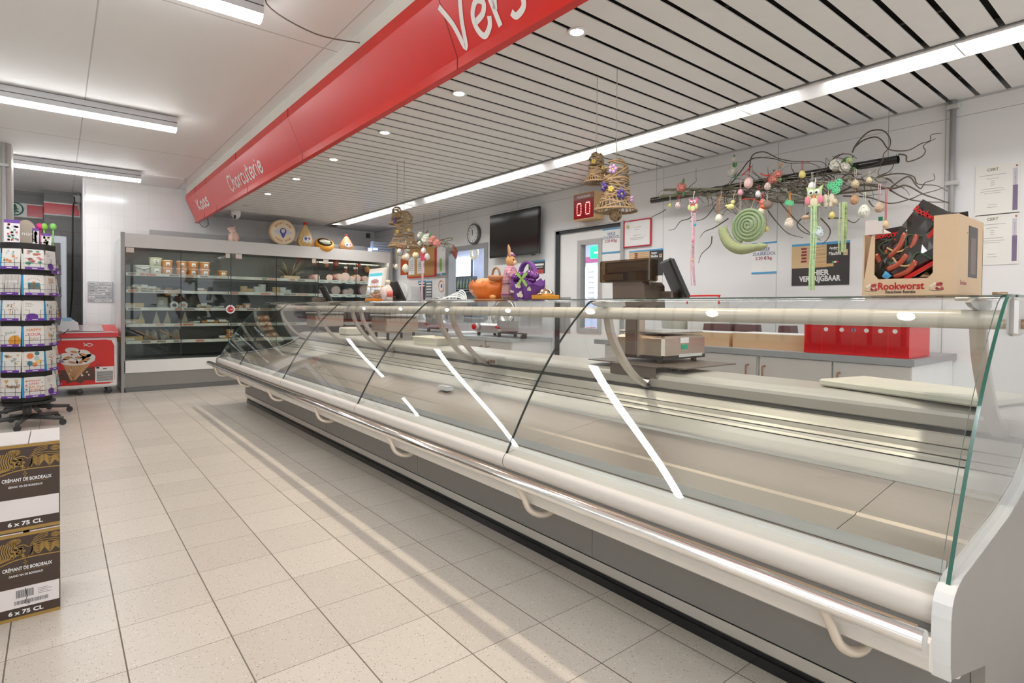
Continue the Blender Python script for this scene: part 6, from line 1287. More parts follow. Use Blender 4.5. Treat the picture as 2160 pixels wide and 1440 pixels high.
# orange gift basket, pink oval, bottle beside the customer screen
q = P(792, 630, X=2.2); t = thing('gift_basket', 'orange-bottomed clear basket of wrapped sweets beside the far scale', 'basket', (2.2, q.y, TZ)); b = B(); b.box((2.14, q.y-.09, TZ), (2.26, q.y+.09, TZ+.022), colm(.86, .25, .01, .4), bev=.004); b.build('base', t)
b = B(); b.prism([(q.y-.085, .022), (q.y+.085, .022), (q.y+.10, .10), (q.y-.10, .10)], 2.15, 2.25, clearp, 'X', T=Matrix.Translation((0, 0, TZ))); b.build('box', t)
b = B(); rnd = random.Random(5)
for k in range(14): b.ell((2.2+rnd.uniform(-.03, .03), q.y+rnd.uniform(-.07, .07), TZ+rnd.uniform(.035, .085)), .02, .02, .013, rnd.choice([colm(.8, .55, .35), colm(.75, .3, .15), crm]), 8, 5)
b.build('sweets', t); b = B(); b.box((2.16, q.y-.10, TZ+.125), (2.24, q.y+.10, TZ+.132), colm(.76, .48, .28, .5)); b.tube([(2.2, q.y+.09, TZ+.02), (2.2, q.y+.10, TZ+.14)], .004, crm, 6); b.tube([(2.2, q.y-.09, TZ+.02), (2.2, q.y-.10, TZ+.14)], .004, crm, 6); b.build('rail', t)
q = P(810, 620, X=2.17); b = B(); b.ell((2.17, q.y, TZ+.062), .02, .04, .062, colm(.86, .70, .68, .35)); tag(b.build('oval_box'), 'upright pale pink oval box beside the far customer screen', 'box')
q = P(818, 610, X=2.22); t = thing('plastic_bottle', 'small bottle with white cap and red-pink label by the far scale', 'bottle', (2.22, q.y, TZ)); b = B(); b.lathe([(.04, 0), (.042, .02), (.042, .09), (.03, .12), (.016, .14), (.016, .15)], colm(.80, .72, .66, .3), (2.22, q.y, TZ), 16); b.build('body', t)
b = B(); b.lathe([(.02, .15), (.02, .18), (.001, .185)], crm, (2.22, q.y, TZ), 12); b.build('cap', t); b = B(); b.lathe([(.0432, .035), (.0432, .085)], colm(.80, .16, .12, .4), (2.22, q.y, TZ), 16); b.build('label_band', t)
b = B(); b.tube([(2.3, P(645+k*0, 640, X=2.3).y, TZ)]*2, .001, wire) if False else None
# ============================================================ box of smoked sausages
bx0, bx1, by0, by1 = 2.03, 2.31, .470, .722
kr = colm(.76, .56, .36, .65); t = thing('sausage_box', 'open cardboard display box of smoked sausage packs reading Rookworst', 'box', (2.17, .6, TZ))
hb = .24; zt_l, zt_r = P(1847, 480, X=bx0).z, P(2016, 450, X=bx0).z
wy_l, wy_r = P(1845, 500, X=bx0).y, P(1969, 500, X=bx0).y; wzb = P(1850, 589, X=bx0).z
b = B(); th = .005
def pan(pts): 
    b.add([(bx0, y, z) for y, z in pts]+[(bx0+th, y, z) for y, z in pts], [list(range(len(pts)-1, -1, -1)), list(range(len(pts), 2*len(pts)))]+[(i, (i+1) % len(pts), len(pts)+(i+1) % len(pts), len(pts)+i) for i in range(len(pts))], kr)
pan([(by1, TZ), (by1-.03, zt_l), (wy_l, zt_l), (wy_l, wzb+.015), (wy_l-.012, wzb), (by0, wzb), (by0, TZ)]); pan([(wy_r+.012, wzb), (wy_r, wzb+.015), (wy_r, zt_r), (by0, zt_r), (by0, wzb)])
b.box((bx0+th, by0, TZ+.0005), (bx1, by0+th, zt_r), kr); b.box((bx0+th, by1-th, TZ+.0005), (bx1, by1, zt_l-.02), kr); b.box((bx1-th, by0, TZ), (bx1, by1, zt_l), kr); b.box((bx0+th, by0+th, TZ), (bx1-th, by1-th, TZ+.004), kr); b.build('carton', t)
b = B(); b.text('Rookworst', (bx0-.0008, (wy_l+wy_r)/2+.005, TZ+.018), RGT, UPZ, .031, colm(.55, .01, .01), bold=.02, sx=.88); b.text('Saucisse fumée', (bx0-.0008, (wy_l+wy_r)/2+.005, TZ+.006), RGT, UPZ, .0135, colm(.10, .06, .05), bold=.015); b.text('Saucisse', (bx0+.06, by0-.0008, TZ+.03), (1, 0, 0), UPZ, .02, colm(.6, .30, .28)); b.build('lettering', t)
b = B()
for yc in (by1-.028, by0+.05):
    rnd = random.Random(3)
    for k in range(9): b.ell((bx0-.0006, yc+rnd.uniform(-.014, .014), TZ+.025+rnd.uniform(-.006, .008)), .0008, .006, .005, rnd.choice([colm(.35, .03, .04), colm(.5, .12, .1), crm]), 8, 5)
    b.tube([(bx0-.0005, yc+.018*math.cos(a), TZ+.017+.005*math.sin(a)) for a in [PI+PI*i/8 for i in range(9)]], .0007, greyd, 4)
b.box((bx0+.11, by0-.001, TZ+.055), (bx0+.21, by0, zt_r-.025), colm(.10, .09, .10)); b.box((bx0+.13, by0-.0015, TZ+.065), (bx0+.19, by0-.0005, zt_r-.06), colm(.22, .17, .15)); b.build('side_picture', t)
t2 = thing('price_card', 'white price card on the left corner of the sausage box', 'price card', (bx0-.004, by1-.03, zt_l-.03)); b = B(); q0, q1 = P(1826, 466, X=bx0-.006), P(1862, 493, X=bx0-.006); b.box((bx0-.008, q1.y, q1.z), (bx0-.006, q0.y, q0.z), colm(.80, .72, .68)); b.build('card', t2); b = B(); b.box((bx0-.0095, q1.y, q0.z-.004), (bx0-.0085, q1.y+.012, q0.z+.008), sgreen); b.build('clip', t2)
pkb = mat('film_black', (.015, .012, .012), .12, spec=.9, coat=.6); pkr = mat('film_red', (.62, .02, .02), .15, coat=.6); pko = mat('sausage_red', (.42, .07, .03), .2, coat=.7)
def sausagepack(loc, rot, label, w=.10, h=.22, txt=True):
    t = thing('sausage_pack', label, 'packaged sausage', loc, rot=rot, group='black film packs in the sausage box', local=True)
    b = B(); n = 10; vs = []; rnd = random.Random(hash(label) % 1000 if False else len(label))
    for i in range(n+1):
        v = i/n; d = .020*math.sin(PI*v)**.6
        for u in (-1, -.5, 0, .5, 1): vs.append((-d*(1-u*u)-.002+rnd.uniform(-.003, .003), u*w/2, v*h))
    for i in range(n+1):
        v = i/n; d = .016*math.sin(PI*v)**.6
        for u in (-1, -.5, 0, .5, 1): vs.append((d*(1-u*u)+.002, u*w/2, v*h))
    m_ = 5*(n+1); fs = [(i*5+j, i*5+j+1, i*5+j+6, i*5+j+5) for i in range(n) for j in range(4)]+[(m_+i*5+j, m_+i*5+j+5, m_+i*5+j+6, m_+i*5+j+1) for i in range(n) for j in range(4)]
    b.add(vs, fs, pkb, False); b.build('film', t)
    b = B(); 
    b.tube(smoothp([(-.018, -w*.18, h*.22), (-.022, -w*.25, h*.42), (-.019, -w*.1, h*.60)], 4), .009, pko, 8); b.tube(smoothp([(-.018, w*.12, h*.2), (-.022, w*.08, h*.38), (-.019, w*.2, h*.55)], 4), .009, pko, 8); b.build('sausages', t)
    b = B(); b.box((-.026, -w*.48, h*.12), (-.018, -w*.36, h*.78), pkr); 
    ribbon(b, smoothp([(-.03, .05, 0), (.01, .09, 0), (-.01, .13, 0), (.03, .15, 0)], 4), .0035, (-.024, 0, 0), RGT, UPZ, colm(.06, .14, .06, .3), .002); ribbon(b, smoothp([(-.035, .07, 0), (.0, .075, 0), (.02, .11, 0)], 4), .005, (-.024, 0, 0), RGT, UPZ, colm(.62, .42, .2, .3), .003)
    if txt: b.text('Rookworst', (-.019, 0, h*.83), RGT, UPZ, .026, pkr, bold=.03, sx=.8)
    b.build('print', t)
for i, (y, z, rx, ry, lab, x, s_) in enumerate(((.672, TZ+.03, -.08, .05, 'black film pack upright at the left in the sausage box', 2.10, .19), (.675, TZ+.075, .62, .05, 'black film pack leaning right, red edge forward', 2.085, .24), (.655, TZ+.06, .75, .0, 'black film pack leaning low behind the box window', 2.12, .22), (.68, TZ+.052, 1.0, .0, 'black film pack lying low in the box window', 2.07, .19), (.595, TZ+.07, .22, -.05, 'black film pack rising highest in the middle', 2.17, .20), (.532, TZ+.05, -.05, -.05, 'black film pack at the right corner poking over the box', 2.24, .215), (.575, TZ+.12, .1, .05, 'black film pack behind, top folded over', 2.22, .15))):
    sausagepack((x, y, z), (rx, ry, 0), lab, h=s_, txt=i in (0, 1, 4, 5))
b = B(); b.box((2.05, .55, TZ+.02), (2.055, .64, TZ+.055), black); b.box((2.048, .55, TZ+.018), (2.05, .62, TZ+.038), colm(.45, .45, .2)); b.add([(2.046, .67, TZ+.06), (2.044, .655, TZ+.05), (2.046, .642, TZ+.062), (2.042, .655, TZ+.068), (2.046, .66, TZ+.078)], [(0, 1, 3), (1, 2, 3), (2, 4, 3), (4, 0, 3)], blueb); tag(b.build('torn_wrapper'), 'crumpled black wrapper with blue spot low in the box window', 'wrapper')
# ============================================================ wicker bells
wick = mat('wicker', (.40, .28, .16), .7, noise=(40, .2)); string_ = colm(.62, .56, .48, .8)
def bell(loc, R_, Hh, label, seed, flowers, ball=True, ztop=SZ):
    rnd = random.Random(seed); x, y, z = loc
    t = thing('wicker_bell', label, 'hanging decoration', (x, y, z)); b = B()
    def rad(u): return R_*(.10+.42*min(1, u/.16)**.5) if u < .16 else (R_*(.52+.10*(u-.16)/.5) if u < .66 else R_*(.62+.38*((u-.66)/.34)**1.6))
    for k in range(46):
        a0 = rnd.uniform(0, 2*PI); u0 = rnd.uniform(0, .9); du = rnd.uniform(-.35, .35); sp_ = rnd.choice((-1, 1))*rnd.uniform(1.6, 3.6); pts = []
        for i in range(13):
            s_ = i/12; u = min(.99, max(.02, u0+du*s_)); a = a0+sp_*s_; r = rad(u)*(1+rnd.uniform(-.03, .03)); pts.append((x+math.cos(a)*r, y+math.sin(a)*r, z-u*Hh))
        b.tube(pts, .0042+rnd.uniform(0, .0026), wick, 5, cap=False)
    for u in (.97, .985, .66, .4): b.tube([(x+math.cos(2*PI*i/24)*rad(u), y+math.sin(2*PI*i/24)*rad(u), z-u*Hh) for i in range(24)], .005, wick, 6, closed=True)
    for k in range(26): a = 2*PI*k/26; b.tube([(x+math.cos(a+.25*q_)*rad(u), y+math.sin(a+.25*q_)*rad(u), z-u*Hh) for q_, u in ((0, .74), (.5, .86), (1, .98))], .003, wick, 5, cap=False)
    b.build('wickerwork', t)
    b = B(); b.tube([(x, y, z-.02), (x, y, ztop)], .0022, string_, 5); b.build('string', t)
    if ball:
        b = B()
        for k in range(14):
            ax = Vector((rnd.gauss(0, 1), rnd.gauss(0, 1), rnd.gauss(0, 1))).normalized(); e = ax.orthogonal().normalized(); f_ = ax.cross(e); b.tube([Vector((x, y, z-Hh-.02))+(e*math.cos(2*PI*i/14)+f_*math.sin(2*PI*i/14))*.036 for i in range(14)], .003, wick, 5, closed=True)
        b.tube([(x, y, z-.05), (x, y, z-Hh+.01)], .002, string_, 4); b.build('clapper_ball', t)
    for (a, u, c_, s_) in flowers:
        r = rad(u)+.008; c0 = Vector((x+math.cos(a)*r, y+math.sin(a)*r, z-u*Hh)); b = B()
        for k in range(5): e = 2*PI*k/5; n_ = Vector((math.cos(a), math.sin(a), 0)); q = Vector((-n_.y, n_.x, 0)); b.ell(c0+(q*math.cos(e)+Vector((0, 0, 1))*math.sin(e))*s_*.8, s_*.55, s_*.55, s_*.6, c_, 8, 5)
        b.ell(c0, s_*.4, s_*.4, s_*.4, colm(.7, .55, .15), 8, 5); b.build('flower', t)
    return t
vio = colm(.09, .06, .32, .6); lil = colm(.55, .34, .62, .6); yel = colm(.72, .55, .16, .6)
fa = math.radians(222)    # towards the camera
w2 = P(1302, 144, Z=SZ); w1_ = P(1260, 160, Z=SZ); 
zt = P(1300, 335, X=w2.x).z; zb_ = P(1300, 446, X=w2.x).z; bell((w2.x, w2.y, zt), .125, zt-zb_, 'large wicker bell with violet flowers and hanging ball, near the number display', 3, [(fa-.25, .25, lil, .02), (fa+.35, .72, vio, .022), (fa-1.0, .55, vio, .02), (fa-.35, .62, yel, .014), (fa+1.2, .8, lil, .016)])
zt = P(1258, 322, X=w1_.x).z; zb_ = P(1258, 386, X=w1_.x).z; bell((w1_.x, w1_.y, zt), .075, zt-zb_, 'small wicker bell hanging beside the large one near the number display', 5, [(fa-.3, .35, yel, .012), (fa+.9, .55, yel, .012)], False)
w3, w4 = P(853, 338, Z=SZ), P(838, 345, Z=SZ)
zt = P(858, 444, X=w3.x).z; zb_ = P(862, 520, X=w3.x).z; bell((w3.x, w3.y, zt), .15, zt-zb_, 'large wicker bell far left, in front of the flowered branches', 9, [(fa-.9, .28, vio, .02), (fa-.3, .6, yel, .014), (fa+.8, .55, yel, .014)], False)
zt = P(832, 438, X=w4.x).z; zb_ = P(832, 474, X=w4.x).z; bell((w4.x, w4.y, zt), .08, zt-zb_, 'small wicker bell far left, behind the larger one', 11, [(fa+.6, .5, yel, .014)], False)
# ============================================================ twig garland over the black pole
GX = 4.38
pA, pB = P(1375, 423, X=GX+.02), P(1895, 336, X=GX+.02)
t = thing('hanging_pole', 'long glossy black pole hung by thin wires along the wall', 'pole', ((GX+.02), (pA.y+pB.y)/2, pA.z-.03)); b = B(); b.tube([pA, pB], .028, mat('pole_black', (.015, .015, .015), .12, spec=.8), 20, cap=False); b.tube([pA, pB], .024, black, 20, cap=False); b.build('tube', t)
b = B()
for px in (1385, 1872): p = P(px, 400, X=GX+.02); zz = pA.z+.03 if px < 1500 else pB.z+.03; b.tube([(GX+.02, p.y, zz-.03), (GX+.02, p.y, SZ)], .0014, greyd, 4)
b.build('wire', t)
twm = mat('twig_bark', (.125, .105, .08), .8, noise=(60, .2)); tw2 = mat('twig_green', (.26, .25, .17), .8, noise=(60, .2)); tw3 = mat('twig_pale', (.50, .44, .33), .8)
def twig(b, pix, r0, r1, m, X=GX-.03, jit=.0, k=5, rnd=None):
    n = len(pix); pts = []
    for i, (x, y) in enumerate(pix): pts.append(P(x, y, X=X+(rnd.uniform(-.10, .12) if rnd else 0)))
    pts = smoothp(pts, k); N = len(pts); b.tube(pts, [r0+(r1-r0)*i/(N-1) for i in range(N)], m, 5)
t = thing('twig_garland', 'wide garland of curly twigs spread along the black pole', 'garland', (GX, 2.3, 2.0)); rnd = random.Random(12)
def Z7(pts): return [(1360+a/3.176, 240+c/3.176) for a, c in pts]
main = [[(110, 550), (300, 540), (480, 545), (700, 570), (900, 585), (1150, 560), (1400, 520), (1640, 500)], [(130, 510), (300, 505), (520, 500), (640, 470), (820, 440), (1100, 420), (1380, 370)], [(100, 560), (350, 520), (560, 500), (760, 500), (980, 545), (1250, 540), (1560, 510)], [(480, 545), (700, 560), (940, 590), (1180, 580), (1420, 480), (1650, 500), (1750, 480), (1870, 540), (1960, 570), (2040, 600)], [(560, 490), (640, 390), (720, 300), (860, 300), (960, 330), (1100, 330), (1180, 360)], [(700, 380), (720, 280), (800, 255), (900, 300), (1020, 320), (1180, 320), (1240, 380)], [(1390, 260), (1420, 200), (1500, 120), (1590, 110), (1640, 160), (1640, 220), (1600, 270), (1590, 320), (1540, 345), (1450, 360)], [(1400, 230), (1460, 180), (1540, 155), (1590, 180), (1640, 240), (1760, 245), (1850, 200), (1910, 180), (1920, 140), (1990, 130)], [(1700, 270), (1750, 280), (1760, 320), (1850, 290), (1880, 250), (1870, 210), (1950, 165)], [(1560, 420), (1700, 400), (1800, 420), (1830, 470), (1950, 480), (2030, 520)], [(1640, 510), (1760, 570), (1900, 590), (2040, 590)], [(1640, 500), (1760, 420), (1820, 480), (1850, 500), (1880, 460), (1940, 440), (1935, 400)], [(1330, 550), (1500, 560), (1640, 600), (1780, 570), (1850, 540), (1960, 510), (2000, 490)], [(140, 640), (110, 660), (50, 690), (30, 710)], [(330, 660), (300, 700), (240, 720), (200, 770), (160, 780)], [(480, 600), (400, 700), (300, 720)], [(560, 700), (470, 760), (400, 790), (370, 830)], [(450, 820), (440, 880), (380, 940), (360, 1000)], [(1180, 700), (1240, 770), (1230, 830), (1190, 870)], [(1100, 660), (1020, 740), (1080, 800), (1180, 810)], [(880, 560), (1000, 700), (1110, 800), (1180, 850)], [(820, 640), (880, 720), (960, 800), (1060, 830)], [(1230, 700), (1330, 700), (1400, 730), (1440, 700)], [(1500, 580), (1530, 620), (1600, 650)], [(1230, 340), (1290, 280), (1370, 270), (1420, 300)], [(1190, 420), (1250, 330), (1330, 260)]]
b = B()
for i, pts in enumerate(main):
    thick = i < 4; twig(b, Z7(pts), .012 if thick else .0058, .003 if thick else .0018, tw2 if i < 3 else twm, GX-.03+rnd.uniform(-.02, .02), rnd=None)
b.build('main_branches', t)
b = B()
for k in range(190):
    x = rnd.triangular(120, 1750, 950); y0_ = 545-(x-100)*.075+rnd.gauss(0, 22); L_ = rnd.uniform(90, 300); ang = rnd.choice((0, PI))+rnd.gauss(.1, .45); pts = [(x, y0_)]; 
    if 500 < x < 1250 and rnd.random() < .5: ang = rnd.uniform(.2, 2.4)
    for i in range(5): ang += rnd.gauss(0, .4); pts.append((pts[-1][0]+math.cos(ang)*L_/5, pts[-1][1]+math.sin(ang)*L_/5*.75))
    twig(b, Z7(pts), rnd.uniform(.0030, .0058), .0014, rnd.choice((twm, twm, twm, tw2, tw3)), GX-.03+rnd.uniform(-.07, .06), k=3)
b.build('thin_twigs', t)
lf = colm(.07, .22, .07, .5); lf2 = colm(.16, .36, .12, .5)
def rose(px, py, r, c_, label, leaves=3, X=GX-.07, bud=False, lfv=None):
    c0 = P(px, py, X=X); t = thing('rose', label, 'artificial flower', tuple(c0), local=True); rnd = random.Random(int(px)); b = B(); vw = Vector((-.85, -.5, -.1)).normalized(); e = vw.orthogonal().normalized(); f_ = vw.cross(e)
    for ring, (rr, cnt) in enumerate(((.0, 1), (.42, 4), (.72, 6))):
        for k in range(cnt):
            a = 2*PI*k/cnt+ring*.5; q = (e*math.cos(a)+f_*math.sin(a))*rr*r+vw*r*(.4-.32*ring); s_ = r*(.42+.05*ring)
            T_ = Matrix.Translation(q) @ (vw if ring == 0 else (vw*.6+q.normalized()*.8)).to_track_quat('Z', 'Y').to_matrix().to_4x4(); b.lathe([(s_*.3, -s_*.3), (s_*.85, -s_*.05), (s_, s_*.25), (s_*.9, s_*.3), (s_*.6, -s_*.0), (.001, -s_*.1)], c_, n=10, T=T_)
    b.build('petals', t)
    for k in range(leaves):
        a = rnd.uniform(0, 2*PI) if not lfv else lfv[k]; q = (Vector((0, -1, 0))*math.cos(a)+Vector((0, 0, 1))*math.sin(a))*r*1.35; T_ = Matrix.Translation(q+Vector((.02, 0, 0))) @ Matrix.Rotation(-a, 4, 'X'); bb = B(); s_ = r*.75
        bb.add([(0, s_, 0), (-.006, .0, s_*.5), (-.006, -s_, .0), (-.006, 0, -s_*.5), (-.012, 0, 0)], [(0, 1, 4), (1, 2, 4), (2, 3, 4), (3, 0, 4)], lf if k % 2 else lf2, True, T_); bb.build('leaf', t)
    return t
def z7(x, y): return (1360+x/3.176, 240+y/3.176)
pinkr = colm(.84, .36, .30, .6); whr = colm(.84, .82, .74, .6)
for (x, y, r, c_, l, n_) in ((245, 492, .042, pinkr, 'pink rose at the left end of the twig garland', 3), (588, 382, .038, whr, 'white rose with green leaves, upper left of the garland', 4), (590, 300, .018, whr, 'white rose bud standing up on the garland', 2), (865, 440, .036, pinkr, 'coral pink rose in the garland middle, lower one', 2), (893, 402, .032, pinkr, 'coral pink rose in the garland middle, upper one', 3), (1285, 340, .042, whr, 'large cream rose near the right of the garland, left of a pair', 2), (1345, 357, .036, whr, 'large cream rose near the right of the garland, right of a pair', 2), (1372, 310, .02, colm(.62, .70, .35), 'green-white rosebud with leaves above the cream roses', 4), (908, 340, .016, colm(.80, .55, .35), 'tiny peach rosebud above the coral roses', 1)):
    rose(*z7(x, y), r, c_, l, n_)
rib = B
def egg(px, py, r, c_, label, cord=.05, cc=string_, X=GX-.11, flat=1, spots=None, name='egg_ornament'):
    c0 = P(px, py, X=X); t = thing(name, label, 'egg ornament', tuple(c0), local=True); b = B(); b.lathe([(.001, -r*1.2), (r*.55, -r*1.02), (r*.92, -r*.55), (r, -r*.1), (r*.9, r*.45), (r*.6, r*.98), (r*.25, r*1.25), (.001, r*1.3)], c_, n=16, sx=flat if flat < 1 else 1); b.build('egg', t)
    b = B(); b.tube([(0, -r*.15, r*1.2), (.005, -.004, r*1.3+cord), (0, .004, r*1.3+cord), (0, r*.15, r*1.2)], .002, cc, 4); b.tube([(0, 0, r*1.3+cord-.002), (.12, 0, r*1.3+cord+.008)], .0015, cc, 4); b.build('cord', t)
    if spots:
        b = B(); rnd = random.Random(int(px*7))
        for k in range(14):
            z = rnd.uniform(-.8, .9)*r; a = rnd.uniform(2.6, 4.9); rr = r*(1-(z/(r*1.3))**2)**.5*1.0; b.ell((math.cos(a)*rr, math.sin(a)*rr, z), .003, .003, .003, spots, 6, 4)
        b.build('speckle', t)
    return t
oc = colm(.85, .32, .05, .5); rc = colm(.70, .08, .06, .5); pc_ = colm(.80, .55, .62, .5)
EG = [(168, 613, .016, colm(.66, .60, .22), 'small yellow egg, leftmost on the garland', .05, string_, None), (223, 614, .024, colm(.86, .78, .72), 'flat white egg with red mark at the garland left', .05, rc, colm(.7, .2, .25)), (497, 703, .031, colm(.84, .82, .70), 'large white egg on an orange ribbon beside the snail', .08, oc, None), (641, 527, .022, colm(.80, .42, .48), 'plain pink egg on a pale pink ribbon', .09, pc_, None), (695, 465, .036, colm(.84, .58, .52), 'big pink and white egg in the garland', .05, rc, paper), (760, 538, .022, colm(.84, .78, .80), 'pale pink-white egg below a red bow', .04, rc, None), (823, 487, .025, colm(.76, .62, .54), 'beige pink speckled egg below the coral roses', .06, rc, colm(.55, .35, .3)), (780, 652, .024, colm(.84, .76, .52), 'cream egg hanging above the snail shell', .08, string_, None), (968, 735, .034, colm(.80, .76, .66), 'cream egg with an orange ribbon bow, garland centre', .09, oc, oc), (1055, 407, .024, colm(.76, .64, .22), 'yellow egg on a red ribbon over the pole', .07, rc, None), (1120, 487, .027, colm(.86, .84, .80), 'white egg hanging before the large green owl', .07, string_, None), (1255, 680, .021, colm(.76, .66, .22), 'plain yellow egg hanging low right of centre', .10, string_, None), (1275, 590, .018, colm(.66, .56, .38), 'small tan egg beside the cream butterfly', .05, string_, None), (1160, 797, .038, colm(.68, .78, .78), 'pale blue egg with dark speckles, lowest on the garland', .12, string_, greyd), (1410, 470, .025, colm(.64, .54, .34), 'tan egg below the cream roses', .07, string_, colm(.4, .3, .2)), (1405, 577, .028, colm(.50, .28, .14), 'dark brown swirled egg', .05, rc, colm(.7, .6, .45)), (1470, 655, .038, colm(.80, .82, .70), 'large white egg with green moss pattern', .07, colm(.7, .8, .5), colm(.4, .5, .3)), (1570, 628, .029, colm(.58, .42, .28), 'brown-and-cream speckled egg on a pink ribbon', .12, pc_, colm(.8, .7, .6)), (1503, 445, .018, colm(.72, .60, .38), 'small straw-coloured egg among pale twigs', .04, string_, None), (815, 772, .018, colm(.74, .60, .22), 'yellow egg half behind the snail shell', .05, string_, None), (636, 835, .018, colm(.84, .82, .74), 'slim white egg hanging in front of the snail body', .09, string_, None), (790, 592, .022, colm(.72, .18, .12), 'red and white ornament egg beside the brown bird', .04, rc, paper), (1613, 742, .022, colm(.72, .55, .32), 'small wooden egg on a red ribbon above the sausage box', .10, rc, None)]
for (x, y, r, c_, l, cd, cc, sp_) in EG: egg(*z7(x, y), r, c_, l, max(cd, (y-545)/823-r*1.3), cc, spots=sp_)
# owls
def owl(px, py, s_, c1, c2, c3, label):
    c0 = P(px, py, X=GX-.14); t = thing('felt_owl', label, 'owl ornament', tuple(c0), local=True); b = B(); X = 0
    b.prism([(s_*.0, -s_), (s_*.5, -s_*.85), (s_*.62, -s_*.1), (s_*.62, s_*.55), (s_*.75, s_), (s_*.3, s_*.72), (-s_*.3, s_*.72), (-s_*.75, s_), (-s_*.62, s_*.55), (-s_*.62, -s_*.1), (-s_*.5, -s_*.85)], 0, .012, c1, 'X'); b.build('body', t)
    b = B(); b.ell((-.002, 0, -s_*.5), .006, s_*.4, s_*.45, c3, 14, 7); b.build('belly', t)
    for sg in (-1, 1):
        b = B(); b.ell((-.004, sg*s_*.58, -s_*.3), .008, s_*.26, s_*.42, c2, 12, 7); b.build('wing', t)
        b = B(); b.ell((-.006, sg*s_*.27, s_*.38), .006, s_*.25, s_*.25, paper, 14, 7); b.ell((-.012, sg*s_*.25, s_*.36), .004, s_*.11, s_*.12, black, 10, 6); b.ell((-.015, sg*s_*.23, s_*.40), .002, s_*.03, s_*.03, paper, 6, 4); b.build('eye', t)
    b = B(); b.add([(-.010, 0, -s_*.02), (-.010, s_*.22, s_*.12), (-.010, s_*.22, -s_*.16)], [(0, 1, 2)], rc if s_ > .05 else colm(.8, .05, .3)); b.add([(-.010, 0, -s_*.02), (-.010, -s_*.22, -s_*.16), (-.010, -s_*.22, s_*.12)], [(0, 1, 2)], rc if s_ > .05 else colm(.8, .05, .3)); b.ell((-.010, 0, s_*.14), .004, s_*.06, s_*.08, oc, 6, 4); b.build('bow_tie', t)
    b = B(); b.tube([(0, 0, s_*.7), (.02, 0, s_*.7+.08)], .003, paper, 5); b.build('cord', t)
owl(*z7(323, 610), .060, colm(.80, .18, .34), colm(.62, .68, .30), colm(.74, .78, .40), 'small pink owl with big eyes at the garland left')
owl(*z7(1135, 555), .078, colm(.62, .78, .36), colm(.80, .25, .34), colm(.78, .72, .50), 'large green owl with pink wings in the garland middle')
# green flower bunch, yellow bird, butterfly, mushroom, robin, green flower
def cluster(px, py, r, c_, n_, label, name, cat, X=GX-.12, sp_=.03):
    c0 = P(px, py, X=X); t = thing(name, label, cat, tuple(c0), local=True); rnd = random.Random(int(px)+n_)
    for k in range(n_):
        a = 2*PI*k/n_+.3; q = Vector((0, math.cos(a)*sp_, math.sin(a)*sp_)); b = B()
        for j in range(5): e = 2*PI*j/5; b.tube([q+Vector((0, math.cos(e)*r*.5+math.cos(2*PI*i/8)*r*.5, math.sin(e)*r*.5+math.sin(2*PI*i/8)*r*.5)) for i in range(8)], r*.16, c_, 4, closed=True)
        b.build('blossom', t)
    b = B(); b.tube([(0, 0, 0), (.01, 0, sp_+.05)], .0015, string_, 4); b.build('cord', t); return t
mint = colm(.16, .72, .36, .6)
cluster(*z7(1275, 485), .026, mint, 3, 'bright mint green flower trio right of the large owl', 'felt_flowers', 'flower ornament'); cluster(*z7(968, 597), .020, mint, 2, 'mint green flower above the orange-ribbon egg', 'felt_flowers', 'flower ornament', sp_=.014)
c0 = P(*z7(575, 612), X=GX-.11); t = thing('yellow_bird', 'fluffy yellow chick ornament under the garland left half', 'bird ornament', tuple(c0), local=True); b = B(); yc_ = colm(.80, .74, .34, .7); b.ell((0, 0, -.012), .02, .034, .024, yc_); b.ell((0, -.02, .022), .015, .018, .018, yc_); b.ell((0, .032, 0), .012, .018, .01, yc_); b.build('body', t); b = B(); b.tube([(0, 0, 0), (.01, 0, .07)], .0015, string_, 4); b.build('cord', t)
c0 = P(*z7(1230, 585), X=GX-.11); t = thing('cream_butterfly', 'cream lace butterfly ornament right of the large owl', 'butterfly ornament', tuple(c0), local=True)
for sg in (-1, 1): b = B(); b.ell((0, sg*.022, .022), .003, .02, .032, crm, 12, 6); b.ell((0, sg*.018, -.022), .003, .016, .02, crm, 12, 6); b.build('wing', t)
b = B(); b.tube([(0, 0, -.03), (0, 0, .08)], .0025, crm, 5); b.build('body', t)
c0 = P(*z7(1078, 700), X=GX-.11); t = thing('mushroom_ornament', 'little wooden mushroom ornament below the large owl', 'mushroom ornament', tuple(c0), local=True); b = B(); b.lathe([(.032, 0), (.028, .012), (.016, .022), (.001, .026)], colm(.66, .44, .30, .5), n=16); b.build('cap', t); b = B(); b.lathe([(.009, -.03), (.008, .0)], crm, n=10); b.tube([(0, 0, .02), (0, 0, .10)], .0015, string_, 4); b.build('stem', t)
c0 = P(*z7(820, 610), X=GX-.10); t = thing('brown_bird', 'brown robin-like bird ornament with red breast above the snail', 'bird ornament', tuple(c0), local=True); b = B(); b.ell((0, 0, 0), .026, .042, .036, colm(.26, .19, .15, .7)); b.ell((-.01, .03, .026), .02, .022, .02, colm(.30, .20, .15, .7)); b.ell((-.012, .028, -.012), .018, .022, .022, colm(.68, .14, .05, .6)); b.build('body', t); b = B(); b.tube([(0, .05, .028), (0, .065, .024)], [.004, .001], oc, 5); b.build('beak', t)
